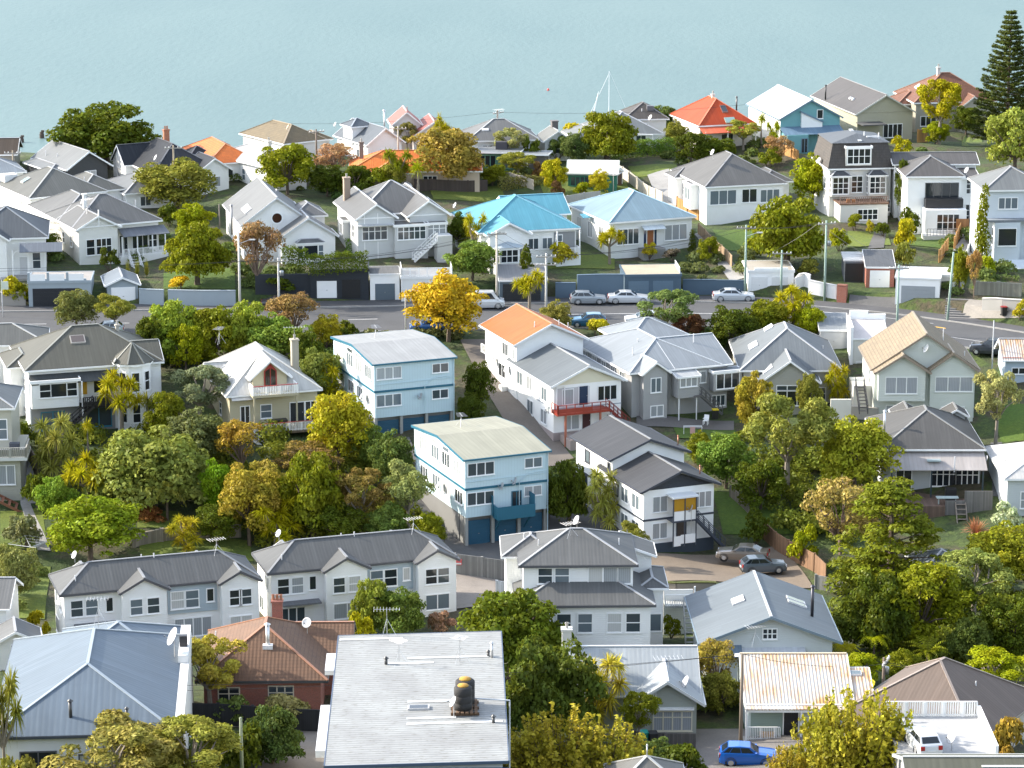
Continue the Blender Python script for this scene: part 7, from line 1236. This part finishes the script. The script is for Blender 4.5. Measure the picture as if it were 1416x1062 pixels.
# bushy garden slope, left of the flats
T('cabbage', 168, 518, 606, 60, YG, 'tall forked cabbage palm in front of the turret'); T('yucca', 78, 578, 672, 62, (.13, .13, .025), 'ragged palm thicket left of the garden'); T('cabbage1', 123, 578, 640, 19, YG, 'slender single palm under the balcony'); T('clump', 212, 602, 706, 165, (.09, .105, .022), 'wide umbrella shaped tree in the garden hollow'); T('broad', 226, 546, 616, 56, MD, 'green tree right of the turret house'); T('cabbage1', 206, 542, 610, 26, OL, 'olive palm right of the turret house'); T('airy', 277, 510, 590, 84, (.085, .1, .05), 'tall grey green tree beside the cream house'); T('broad', 272, 572, 648, 84, (.055, .065, .025), 'dark olive tree below the cream house'); T('twiggy', 335, 583, 660, 66, (.15, .10, .015), 'thin orange tree beside the white stair'); T('broad', 306, 642, 722, 52, (.06, .11, .005), 'vivid green tree in the garden hollow'); T('broad', 345, 650, 748, 84, (.125, .098, .014), 'orange autumn tree on the slope edge', BUSH)
T('palm', 232, 652, 728, 58, OL, 'feather palm rising from the garden hollow'); T('broad', 77, 662, 722, 54, (.06, .1, .012), 'green bush left of the bright round tree', BUSH); T('cabbage', 122, 634, 712, 62, YG, 'yellowing cabbage palms above the bright round tree'); T('broad', 125, 692, 776, 132, (.085, .115, .006), 'large bright green round tree behind the left townhouses'); T('shrub', 33, 712, 756, 52, (.07, .075, .04), 'grey olive shrub on the left lawn'); T('broad', 22, 758, 836, 64, (.085, .09, .03), 'olive tree at the left edge'); T('yucca', 256, 716, 764, 48, GO, 'golden palm clump by the sleeper wall'); T('shrub', 208, 703, 724, 44, (.13, .06, .02), 'low rusty shrub below the umbrella tree'); T('shrub', 34, 584, 616, 36, DK, 'dark shrub beside the beige terrace house'); T('shrub', 52, 655, 700, 40, DK, 'dark shrub by the garden steps')
T('broad', 470, 548, 650, 88, (.15, .135, .008), 'yellow leaved tree below the first flats', BUSH); T('twiggy', 424, 616, 668, 84, (.10, .068, .018), 'rust coloured low tree in the thicket', BUSH); T('clump', 432, 636, 744, 92, MD, 'deep green dense tree above the right townhouses', BUSH); T('broad', 366, 640, 712, 66, (.14, .115, .018), 'gold olive tree behind the sleeper wall', BUSH); T('yucca', 382, 688, 752, 66, YG, 'palm thicket above the right townhouses'); T('airy', 500, 652, 745, 80, (.085, .062, .018), 'reddish brown tree in the thicket', BUSH); T('airy', 566, 642, 742, 76, (.10, .115, .04), 'pale grey green tree beside the cream roofed flats', BUSH); T('broad', 542, 602, 676, 58, BG, 'blue green tree between the two flats', BUSH); T('broad', 592, 712, 768, 48, MD, 'green bush behind the right townhouse ridge', BUSH); T('broad', 470, 700, 756, 70, DK, 'shaded tree behind the right townhouse roof', BUSH); T('broad', 515, 590, 648, 54, (.07, .1, .02), 'green tree at the corner of the first flats', BUSH); T('broad', 540, 700, 760, 60, (.05, .08, .016), 'green tree low beside the driveway', BUSH); T('broad', 300, 700, 752, 60, DK, 'dark bush above the sleeper wall', BUSH); T('shrub', 185, 690, 722, 40, YG, 'yellow green shrub above the left lawn', BUSH)
# nearest rows
T('clump', 514, 806, 880, 58, (.085, .1, .014), 'bushy gold tipped tree before the right townhouse'); T('clump', 550, 818, 880, 74, (.05, .075, .014), 'dark gold tipped bush behind the flaking white roof'); T('shrub', 500, 848, 902, 40, YG, 'yellow green shrub beside the tiled wing'); T('shrub', 612, 846, 876, 40, (.12, .07, .05), 'russet shrub left of the tiered white house')
T('clump', 706, 826, 935, 150, (.045, .062, .005), 'large glossy tree left of the tiered white house'); T('clump', 760, 892, 1030, 132, (.034, .048, .008), 'huge dark domed tree right of the flaking white roof'); T('yucca', 832, 908, 1012, 66, (.2, .17, .02), 'yellow green cabbage tree right of the dark domed tree'); T('airy', 884, 956, 1036, 56, MD, 'thin green tree in front of the grey cottage')
FG = 'yellow autumn trees in the foreground'
T('upright', 772, 990, 1100, 130, (.15, .125, .014), 'yellow foreground tree in front of the dark domed tree', FG); T('upright', 718, 1008, 1100, 90, (.14, .118, .016), 'yellow foreground tree against the flaking white roof', FG); T('upright', 838, 1004, 1100, 110, (.145, .128, .015), 'yellow foreground tree left of the small pyramid roof', FG); T('upright', 1148, 976, 1100, 96, (.15, .138, .016), 'yellow foreground tree in front of the rusty cottage', FG); T('upright', 1192, 962, 1100, 120, (.155, .14, .015), 'tallest yellow foreground tree before the wooden power pole', FG); T('upright', 1090, 1036, 1100, 56, (.15, .12, .015), 'yellow foreground shoots in front of the bright blue car', FG); T('upright', 1230, 985, 1100, 60, (.145, .13, .015), 'yellow foreground tree left of the parking deck', FG)
T('broad', 908, 1026, 1076, 60, BG, 'dark green bush above the small pyramid roof'); T('shrub', 940, 1030, 1080, 66, DK, 'dark shrub right of the small pyramid roof'); T('twiggy', 990, 884, 972, 62, (.15, .115, .02), 'thin golden tree between cottage and rusty roof'); T('broad', 998, 932, 992, 54, OL, 'yellow green bush left of the rusty cottage'); T('shrub', 928, 852, 880, 28, MD, 'ivy covered bush under the white side stair')
T('airy', 292, 884, 992, 98, (.15, .125, .022), 'gold and green tree in front of the brick house'); T('airy', 160, 996, 1120, 180, (.115, .10, .028), 'wide autumn tree in front of the blue hall'); T('airy', 262, 1000, 1110, 140, (.10, .10, .02), 'olive autumn tree at the bottom beside the hall'); T('broad', 220, 1015, 1110, 80, (.11, .10, .018), 'yellow olive tree at the corner of the hall'); T('clump', 376, 982, 1062, 84, (.022, .038, .01), 'dark glossy round shrub beside the lane'); T('shrub', 330, 1006, 1072, 70, DK, 'dark bush behind the mossy wooden pole'); T('cabbage', 10, 930, 1114, 52, OL, 'cabbage palm at the left edge in front of the hall'); T('shrub', 50, 846, 884, 26, YG, 'yellow green shrub at the end of the left townhouses'); T('shrub', 62, 862, 896, 24, YG, 'second yellow green shrub at the end of the left townhouses'); T('shrub', 28, 1044, 1120, 70, (.12, .11, .02), 'flowering bush below the hall window'); T('shrub', 430, 900, 932, .1, MD, 'x') if False else None
T('shrub', 395, 962, 1002, 60, (.1, .09, .04), 'thin brown shrub behind the black fence'); T('shrub', 320, 962, 1002, 50, (.05, .07, .02), 'green shrub under the brick house window')
hedge(((424, 379), (466, 375), (508, 372)), 1.9, 1.6, (.03, .045, .004), 'clipped green hedge above the black garage', lift=3.5); hedge(((392, 366), (424, 368)), 1.9, 1.4, (.032, .05, .004), 'small clipped hedge under the round porthole window', lift=1.5); hedge(((842, 222), (885, 216), (932, 213)), 2.0, 1.6, (.045, .08, .012), 'long dark hedge below the goal frame'); hedge(((480, 350), (512, 352)), 1.6, 1.5, (.05, .1, .012), 'short hedge at the corner of the twin gabled bungalow')
hedge(((690, 262), (760, 258)), 1.4, 1.3, (.08, .075, .02), 'unkempt olive hedge above the turquoise roof')
hedge(((1346, 389), (1408, 391)), .7, .8, (.05, .07, .02), 'low row of clipped plants on the timber planter')
for q, n, c in ((((190, 600), (560, 625), (600, 750), (330, 748)), 150, (.06, .068, .008)), (((60, 610), (300, 600), (330, 690), (60, 700)), 90, (.06, .07, .008)), (((1150, 790), (1416, 790), (1416, 940), (1180, 915)), 130, (.06, .072, .008)), (((1020, 600), (1200, 640), (1200, 760), (1080, 740)), 100, (.055, .066, .008)), (((195, 472), (480, 466), (480, 520), (200, 510)), 50, (.045, .07, .016)), (((440, 250), (560, 248), (570, 272), (440, 275)), 26, (.035, .06, .014)), (((700, 1030), (900, 1030), (900, 1090), (690, 1090)), 26, (.06, .075, .02)), (((1090, 1050), (1260, 1050), (1260, 1110), (1090, 1110)), 26, (.1, .1, .02)), (((100, 1040), (340, 1040), (340, 1110), (100, 1110)), 30, (.06, .075, .02)), (((940, 355), (1040, 352), (1040, 388), (950, 388)), 20, (.05, .06, .02)), (((960, 960), (1010, 960), (1020, 1000), (960, 1000)), 14, (.08, .09, .02)), (((640, 200), (800, 196), (800, 250), (650, 250)), 30, (.06, .07, .02)), (((880, 205), (1060, 200), (1060, 228), (900, 232)), 30, (.045, .06, .015)), (((1140, 195), (1400, 190), (1400, 225), (1140, 228)), 34, (.05, .07, .018)), (((330, 372), (420, 372), (420, 400), (330, 405)), 22, (.04, .055, .015)), (((1300, 330), (1360, 300), (1400, 400), (1310, 410)), 26, (.055, .075, .02)), (((650, 330), (690, 330), (690, 385), (640, 385)), 12, (.05, .08, .014)), (((750, 640), (800, 640), (800, 720), (760, 720)), 14, (.03, .045, .014)), (((460, 466), (640, 462), (640, 480), (460, 488)), 24, (.05, .055, .02)), (((960, 458), (1150, 458), (1150, 480), (960, 482)), 30, (.045, .07, .016)), (((0, 770), (70, 760), (60, 860), (0, 850)), 14, (.07, .085, .02)), (((200, 236), (420, 230), (420, 262), (200, 262)), 26, (.045, .06, .016)), (((40, 330), (330, 330), (330, 368), (60, 366)), 26, (.045, .065, .016))): undergrowth(q, n, c, hgt=(.5, 1.8) if n >= 90 else (.4, 1.2))

for q, n in ((((-170, 470), (-72, 470), (-66, 770), (-170, 770)), 60), (((-190, 250), (-80, 250), (-80, 400), (-190, 400)), 30), (((-150, 800), (-78, 800), (-78, 1000), (-150, 1000)), 22), (((1500, 480), (1600, 480), (1600, 1000), (1490, 1000)), 70), (((1500, 180), (1600, 180), (1600, 420), (1500, 420)), 36)): undergrowth(q, n, (.06, .07, .01), leaf=.5, hgt=(1.0, 2.6))
# ------------------------------------------------------------------ fences and walls
WD = M('wood', (.30, .26, .21)); WG = M('wood', (.27, .26, .24)); WBR = M('wood', (.25, .14, .075)); WOR = M('wood', (.48, .25, .08)); BGS = M('stucco', BGG); NVS = M('stucco', (.10, .15, .2)); WHS = M('stucco', (.72, .71, .68)); CNS = M('stucco', (.40, .38, .34))
fence(((186, 758), (262, 748), (333, 738)), 1.2, M('wood', (.26, .23, .18)), 'grey timber sleeper wall across the sloping garden', 'retaining_wall', .25, 'wall')
fence(((629, 797), (704, 799)), 1.9, WG, 'grey paling fence beside the right townhouses'); fence(((1055, 744), (1090, 768), (1126, 792), (1142, 806)), 1.7, WBR, 'brown paling fence along the car park and lawn'); fence(((254, 1005), (350, 1005), (447, 1006)), 1.75, M('wood', (.02, .022, .026)), 'black stained fence in front of the brick house'); fence(((876, 1026), (920, 1029), (962, 1032)), 1.4, M('wood', (.16, .145, .13)), 'weathered grey fence in front of the grey cottage')
fence(((842, 236), (880, 256), (916, 280)), 1.5, M('stucco', (.5, .46, .38)), 'pale sheet fence running down beside the glasshouse lawn', t=.1); fence(((762, 290), (830, 286)), 1.5, M('ply', (.3, .3, .28)), 'grey sheet fence behind the pale blue roof'); fence(((690, 251), (738, 264)), 1.3, M('ply', (.42, .37, .3)), 'sagging pale fence above the turquoise roof'); fence(((936, 285), (966, 299)), 1.3, WOR, 'short tan fence beside the charcoal roofed house'); fence(((966, 330), (990, 350), (1012, 372)), 1.4, M('wood', (.4, .28, .17)), 'brown paling fence between the blue and charcoal roofs'); fence(((1269, 196), (1282, 193)), 1.8, WOR, 'bright orange fence panel beside the beige gable'); fence(((1066, 210), (1104, 228)), 1.4, WOR, 'orange stepped fence below the teal house'); fence(((1320, 344), (1334, 306)), 1.5, WOR, 'orange trellis beside the white patio'); fence(((1299, 364), (1311, 346)), 1.5, WOR, 'small orange fence panel above the white garage')
fence(((1318, 404), (1336, 355), (1358, 303)), 1.0, M('paint', (.7, .7, .67)), 'long white handrail fence beside the steps', t=.05); fence(((574, 270), (620, 268), (674, 263)), 1.5, M('wood', (.07, .05, .04)), 'dark brown fence along the back lawn'); fence(((1175, 586), (1214, 588)), 1.2, CNS, 'low concrete wall beside the tan tiled house', 'garden_wall', .2, 'wall', False, top=CNS)
fence(((193, 421), (227, 423)), 1.8, BGS, 'short grey street wall with one white panel', 'street_wall', .25, 'wall', False, top=BGS); fence(((233, 423), (280, 424), (326, 424)), 1.8, BGS, 'long grey street wall with white panels', 'street_wall', .25, 'wall', False, top=BGS)
for a, b in ((198, 219), (240, 276), (284, 318)):
    p, q = hit(a, 402)[0], hit(b, 402)[0]
W1 = fence(((768, 413), (796, 413)), 1.8, NVS, 'low navy street wall with piers', 'street_wall', .25, 'wall', False, top=NVS); fence(((798, 413), (830, 412), (862, 412)), 2.7, NVS, 'tall slate blue street wall between the cars and garden', 'street_wall', .3, 'wall', False, top=NVS); fence(((944, 405), (985, 405), (1032, 406)), 1.5, M('stucco', NV), 'long navy street wall right of the double garage', 'street_wall', .25, 'wall', False, top=M('stucco', NV)); fence(((1099, 404), (1112, 396), (1120, 399)), 1.5, WHS, 'curved white wall at the drive entrance', 'street_wall', .2, 'wall', False, top=WHS); fence(((1118, 404), (1157, 412)), 1.4, WHS, 'white wall before the brick pier', 'street_wall', .22, 'wall', False, top=WHS); fence(((1158, 413), (1171, 414)), 1.6, M('brick', (.3, .075, .04)), 'red brick pier at the carport drive', 'brick_pier', .6, 'wall', False, top=M('brick', (.34, .1, .05))); fence(((1350, 408), (1380, 409), (1412, 411)), 1.5, M('wood', (.26, .25, .2)), 'timber planter wall below the pale blue house', 'planter_wall', .3, 'wall'); fence(((1358, 428), (1386, 429), (1420, 431)), 1.25, M('stucco', (.42, .4, .36)), 'rough white wall below the timber planter', 'garden_wall', .25, 'wall', False, top=M('stucco', (.6, .58, .53)))
fence(((1302, 455), (1345, 442)), .01, CNS, 'x') if False else None
fence(((870, 818), (935, 826), (990, 826)), .8, M('stucco', (.2, .18, .15)), 'low mossy wall along the car park edge', 'garden_wall', .3, 'wall', False, top=M('grass', (.07, .09, .02))); fence(((1128, 812), (1165, 818)), 1.3, WG, 'grey fence stub behind the blue grey roof'); fence(((560, 420), (562, 421)), .1, CNS, 'x') if False else None
fence(((1010, 690), (1036, 718)), 1.1, M('wood', (.22, .19, .15)), 'weathered fence below the outside stair'); fence(((0, 602), (42, 640), (52, 660)), 1.5, M('wood', (.2, .16, .12)), 'brown fence beside the turret house'); fence(((0, 424), (36, 424)), 1.6, M('stucco', (.3, .28, .25)), 'stone wall under the left corner bushes', 'street_wall', .3, 'wall', False, top=M('stucco', (.3, .28, .25)))
# ------------------------------------------------------------------ side stair by the tiered white house
H = House('outside_stair', 'white outside stair with landing beside the tiered white house', 920, 838, 2.6, 2, w=2.6, d=2.0, cat='stairs', wall=M('board', WHITE)); H.boxpart('landing', M('wood', (.5, .5, .48)), 0, 0, 2.4, 2.6, 1.6, 2.6); H.rail([(0, .05), (2.5, .05)], 2.6, 1.0, .2); H.boxpart('side_wall', M('board', WHITE), 0, 1.6, -1, 2.6, 1.7, 3.6); H.stairs((1.6, -2.8, -.6), (1.6, 0, 2.5), 1.0, 9, (.4, .4, .38), True, ax='x'); H.posts([(2.6, -2.8), (2.6, 0)], -1, 4.4, .14)
# ------------------------------------------------------------------ poles and wires
PW = (.5, .49, .46); PT = (.27, .36, .31); PB = (.16, .12, .09)
p1, a1 = pole(332, 322, 427, 'pale concrete pole beside the reddish tree', 0, (.6, .58, .54), lamp=1); p2, a2 = pole(386, 358, 432, 'concrete pole with double crossarms left of the black garage', 1, PW, yaw=6, tr=True); p3, a3 = pole(687, 321, 426, 'white concrete pole beside the parked white van', 1, (.55, .5, .43), yaw=5); p4, a4 = pole(755, 352, 440, 'concrete pole with crossarms at the forked cabbage palm', 2, PW, yaw=5); p5, a5 = pole(1030, 313, 409, 'pale green lamp pole beside the white double garage', 1, PT, lamp=1); p6, a6 = pole(1080, 347, 404, 'short pole in front of the white double garage', 1, PT); p7, a7 = pole(1140, 307, 414, 'pale green pole before the curved white wall', 1, PT, yaw=20, tr=True); p8, a8 = pole(1240, 368, 462, 'green tinged pole in front of the broad white garage', 1, PT); p9, a9 = pole(1310, 350, 444, 'leaning green pole right of the broad white garage', 0, PT); p9.rotation_euler = (0, R(3), 0)
p10, a10 = pole(561, 405, 462, 'thin grey post behind the first flats', 0, PW, r=.09); p11, a11 = pole(688, 154, 206, 'dark wooden pole rising above the green house', 1, PB, yaw=50); p12, a12 = pole(335, 990, 1085, 'mossy wooden pole at the bottom in front of the lane', 0, (.2, .23, .15)); p13, a13 = pole(1220, 908, 985, 'wooden power pole behind the tallest yellow tree', 1, PB, yaw=70, tr=True); p14, a14 = pole(1024, 902, 1030, 'dark wooden pole at the corner of the rusty cottage', 0, (.2, .16, .12)); p15, a15 = pole(19, 209, 246, 'wooden pole among the left crest roofs', 1, (.3, .25, .18)); p16, a16 = pole(242, 203, 286, 'wooden pole behind the loose olive tree', 1, (.3, .25, .18), yaw=8); p17, a17 = pole(438, 180, 236, 'short dark pole beside the tan shingle roof', 1, PB, yaw=30); p18, a18 = pole(551, 176, 242, 'pale pole in front of the slate blue roof', 1, (.4, .36, .3)); p19, a19 = pole(1371, 444, 528, 'thin steel post behind the parked black car', 0, (.45, .46, .46), r=.08); p20, a20 = pole(4, 388, 438, 'thin signpost at the left street corner', 0, (.5, .5, .5), r=.06); p21, a21 = pole(304, 283, 326, 'brown stub pole before the porthole house', 0, (.2, .17, .14), r=.1)
o = MB().box(-.05, -.1, 0, .75, -.04, .9); P = p20.location; o = o.build('street_sign', M('paint', (.55, .6, .5)), p20); o.location = (0, 0, 3.1)
def run(A, B, k, lab, sag=.6):
    for i in k: wire(A[min(i, len(A) - 1)], B[min(i, len(B) - 1)], lab, sag)
left = [Vector((-95, a2[0].y - 6, a2[0].z + 1)), Vector((-95, a2[0].y - 6.4, a2[0].z + .4))]
run(left, a2, (0, 1), 'thin black cable from the left edge to the pole left of the black garage', .9); run(a2, a3, (0, 2, 3), 'thin black cable over the golden yellow tree', .9); run(a3, a4, (0, 2), 'thin black cable between the poles by the forked cabbage palm', .3); run(a4, a5, (0, 1, 3), 'thin black cable over the parked cars', .9); run(a5, a7, (0, 2), 'thin black cable before the large round green tree', .4); run(a7, a8, (0, 2), 'thin black cable across the street bend', .4); run(a8, a9, (0, 2), 'thin black cable beside the broad white garage', .3); run(a6, a7, (0,), 'short black cable to the curved wall pole', .2)
run(a14, a13, (0,), 'black cable across the rusty roof', .5); run(a13, [a13[0] + Vector((26, -5, -.6)), a13[1] + Vector((26, -5, -1.2))], (0, 1), 'black cable in front of the brown pyramid roof', .5); run([Vector((-45, a14[0].y - 3, a14[0].z - 1)), Vector((-45, a14[0].y - 3, a14[0].z - 1.6))], a14, (0, 1), 'long black cable in front of the brick house and cottage', 1.1); run(a11, [a11[0] + Vector((-30, -3, -1)), a11[1] + Vector((34, 4, .4))], (0, 1), 'thin cable from the dark wooden pole along the water', .6)
# ------------------------------------------------------------------ cars
SIL = (.42, .44, .46)
car('hatch', 813, 420, 2, (.30, .33, .35), 'silver grey hatchback with roof bars parked at the slate wall', dz=.0); car('sedan', 869, 419, 2, (.58, .60, .61), 'white silver sedan parked nose to tail behind the hatchback'); car('sedan', 1014, 416, 1, (.5, .53, .55), 'pale silver sedan parked before the long navy wall'); car('van', 668, 426, 3, (.62, .64, .65), 'white van half hidden by the golden yellow tree'); car('hatch', 813, 451, 183, (.012, .11, .21), 'blue hatchback parked behind the orange roof'); car('hatch', 889, 449, 184, (.62, .63, .63), 'white car half covered by the grey green tree'); car('hatch', 592, 459, 185, (.01, .1, .34), 'bright blue car under the golden yellow tree'); car('suv', 1372, 490, 162, (.03, .035, .045), 'black wagon parked on the street above the tan tiled roof'); car('sedan', 390, 427, 2, (.025, .02, .025), 'dark maroon car behind the rust coloured tree'); car('hatch', 146, 463, 185, (.4, .46, .52), 'silver blue car behind the olive street trees')
car('sedan', 1027, 774, 168, (.17, .145, .12), 'brown sedan in the gravel car park'); car('hatch', 1055, 791, 8, (.09, .115, .14), 'slate blue hatchback with dark glass in the gravel car park'); car('hatch', 1034, 1056, -4, (.008, .12, .5), 'bright blue hatchback in front of the rusty cottage')
P, dep = hit(1275, 1036, 4.0); car('hatch', 1275, 1036, 100, (.68, .69, .69), 'white hatchback seen from behind on the parking deck', at=P)
# ------------------------------------------------------------------ small things
def sea_at(u, v): x, y, z = ray(u, v); d = -CAMZ / z; return Vector((x * d, y * d, 0)), d
for i, (u, v0, v1, lab) in enumerate(((30, 187, 197, 'weathered mooring post nearest the left edge in the water'), (58, 180, 191, 'weathered mooring post left of the big domed tree'))):
    P, d = sea_at(u, v1); h = (v1 - v0) / (FP / d); o = tag(empty('mooring_post', P), lab, 'post', 'mooring posts in the bay'); MB().lathe([(.5, -1.5), (.5, h * .5), (.42, h * .55), (.4, h * .8), (.0, h * .82)], k=9).build('pile', M('bark', (.1, .075, .06)), o); MB().box(-.12, -.12, h * .75, .5, .3, h).build('cap', M('bark', (.13, .1, .08)), o)
P, d = sea_at(845, 168); s = FP / d; hm = (168 - 98) / s; o = tag(empty('sailing_yacht', P, R(10)), 'moored yacht whose white mast rises behind the blue grey roof', 'boat'); m = MB()
for i in range(9):
    pass
st = [(-5, .15, .9), (-3.5, 1.1, .75), (-1, 1.6, .7), (2, 1.5, .75), (4, 1.1, .85)]; q = MB()
for (x0, w0, z0), (x1, w1, z1) in zip(st, st[1:]):
    q.poly((x0, -w0, z0), (x0, -w0 * .5, -.3), (x1, -w1 * .5, -.3), (x1, -w1, z1)); q.poly((x1, w1, z1), (x1, w1 * .5, -.3), (x0, w0 * .5, -.3), (x0, w0, z0)); q.poly((x0, -w0, z0), (x1, -w1, z1), (x1, w1, z1), (x0, w0, z0))
q.poly((4, -1.1, .85), (4, -.55, -.3), (4, .55, -.3), (4, 1.1, .85)); q.build('hull', M('paint', (.7, .7, .7)), o); MB().box(-1.5, -.8, .72, 2, .8, 1.25).build('cabin', M('paint', (.75, .75, .74)), o); MB().tube((-.5, 0, .7), (-.5, 0, hm), .08, .05).build('mast', M('paint', (.75, .75, .75)), o); q = MB(); q.tube((-5, 0, .9), (-.5, 0, hm * .96), .035, k=4); q.tube((4, 0, .9), (-.5, 0, hm), .025, k=4); q.build('stay', M('metal', (.5, .5, .5)), o); MB().tube((-.5, 0, 2.0), (3.6, 0, 2.1), .12).build('boom', M('paint', (.6, .62, .66)), o); q = MB(); q.lathe([(.06, 1.2), (.14, hm * .25), (.09, hm * .55), (.02, hm * .62)], (-4.2, 0, 0), 7, (.22, 0, 1)); q.build('furled_sail', M('paint', (.7, .7, .68)), o)
P, d = sea_at(758, 125); o = tag(MB().lathe([(0, -.3), (.24, -.1), (.3, .1), (.2, .35), (.06, .5), (0, .52)], k=12).build('buoy', M('paint', (.55, .06, .05)), None, True), 'tiny red buoy floating far out on the water', 'buoy'); o.location = P
def clothesline(u, v0, v1, lab):
    P, dep = hit(u, v1); h = (v1 - v0) / (FP / dep); o = tag(empty('clothes_line', P, .4), lab, 'clothes line'); MB().tube((0, 0, -.3), (0, 0, h), .04).build('post', M('metal', (.6, .6, .6)), o); m = MB(); w = MB(); e = []
    for i in range(4): a = i * pi / 2; t = Vector((cos(a) * 2.0, sin(a) * 2.0, h + .3)); m.tube((0, 0, h - .25), t, .028, k=5); e.append(t)
    for k in (1, .75, .5):
        for i in range(4): z = Vector((0, 0, h - .25)); w.tube(z.lerp(e[i], k), z.lerp(e[(i + 1) % 4], k), .012, k=3)
    m.build('arm', M('metal', (.6, .6, .6)), o); w.build('line', M('paint', (.6, .6, .6)), o)
clothesline(848, 240, 264, 'rotary clothes line on the glasshouse lawn'); clothesline(43, 752, 776, 'rotary clothes line on the left garden lawn')
P, dep = hit(882, 212); o = tag(empty('goal_frame', P, R(-8)), 'white tubular goal frame behind the dark hedge', 'goal'); m = MB(); m.tube((-2, 0, -.3), (-2, 0, 2.6), .07); m.tube((2, 0, -.3), (2, 0, 2.6), .07); m.tube((-2, 0, 2.6), (2, 0, 2.6), .07); m.build('posts', M('paint', (.8, .8, .8)), o); m = MB(); m.tube((-2, 0, 2.1), (-2, 1.4, 0), .04); m.tube((2, 0, 2.1), (2, 1.4, 0), .04); m.build('brace', M('paint', (.7, .7, .7)), o)
def bin_(u, v, c, lid, lab):
    P, dep = hit(u, v); o = tag(empty('wheelie_bin', P, R(8)), lab, 'bin'); m = MB(); n = 0
    b = [(-.24, -.24), (.24, -.24), (.24, .28), (-.24, .28)]; t = [(-.29, -.3), (.29, -.3), (.29, .36), (-.29, .36)]
    for i in range(4): j = (i + 1) % 4; m.poly((*b[i], .08), (*b[j], .08), (*t[j], 1.0), (*t[i], 1.0))
    m.poly(*[(*x, .08) for x in b[::-1]]); m.build('body', M('paint', c), o); MB().box(-.31, -.33, 1.0, .31, .4, 1.07).build('lid', M('paint', lid), o)
    for s in (-1, 1): MB().lathe([(0, .0), (.1, .0), (.1, .06), (0, .06)], (s * .25, .3, .1), 10, (s, 0, 0)).build('wheel', M('paint', (.02, .02, .02)), o)
bin_(1388, 437, (.02, .02, .02), (.25, .02, .02), 'black bin with red lid at the rough white wall'); bin_(989, 580, (.02, .02, .02), (.6, .45, .02), 'black bin with yellow lid in the paved back yard'); bin_(890, 1031, (.02, .25, .2), (.02, .3, .24), 'turquoise bin by the weathered grey fence'); bin_(903, 1032, (.02, .02, .022), (.03, .03, .03), 'black bin by the weathered grey fence')
def chair(u, v, rot, lab):
    P, dep = hit(u, v); o = tag(empty('garden_chair', P, R(rot)), lab, 'chair'); w = M('paint', (.8, .8, .8))
    MB().box(-.25, -.25, .4, .25, .25, .45).build('seat', w, o); q = MB(); q.bar((0, .24, .45), (0, .34, .95), .5, .04); q.build('backrest', w, o)
    for x in (-.22, .22):
        for y in (-.22, .22): MB().box(x - .03, y - .03, 0, x + .03, y + .03, .4).build('leg', w, o)
        MB().box(x - .04, -.25, .62, x + .04, .26, .66).build('armrest', w, o)
chair(976, 587, -20, 'white plastic chair on the paved back yard'); 
P, dep = hit(958, 603); o = tag(empty('clothes_airer', P), 'white folding airer on the small back lawn', 'airer'); m = MB()
for x in (-.9, .9):
    m.tube((x, -.3, 0), (x, .3, 1.0), .02, k=5); m.tube((x, .3, 0), (x, -.3, 1.0), .02, k=5)
for y in (-.3, -.1, .1, .3): m.tube((-.9, y, 1.0), (.9, y, 1.0), .015, k=4)
m.build('frame', M('paint', (.75, .75, .75)), o); MB().box(-.3, -.32, .35, .2, -.26, 1.02).build('towel', M('paint', (.55, .33, .3)), o)
for i, (u, v, r_) in enumerate(((1162, 408, .8),)):
    P, dep = hit(u - 23, v - 4); 
for X0 in (1098, ):
    pass
# steps cut into the bank at the right
P, dep = hit(1306, 441); o = tag(empty('garden_steps', P, R(-10)), 'wide dark concrete steps right of the broad white garage', 'steps'); m = MB()
for i in range(9): m.box(0, i * .42, -1 , 4.6, i * .42 + .419, .16 + i * .17)
m.build('treads', M('concrete', (.2, .19, .18)), o)

fence(((687, 832), (701, 834)), 1.5, M('wood', (.75, .75, .73)), 'short white picket panel left of the tiered white house', base=-.3)
P = hit(634, 797)[0]; o = MB().box(-.3, -.02, 0, .3, .02, .55).build('warning_sign', M('paint', (.6, .1, .1))); o.location = P + Vector((0, -.16, 1.1)); tag(o, 'small red and white sign on the grey paling fence', 'sign'); MB().box(-.25, -.03, .06, .25, -.021, .2).build('sign_text', M('paint', (.7, .7, .68)), o)
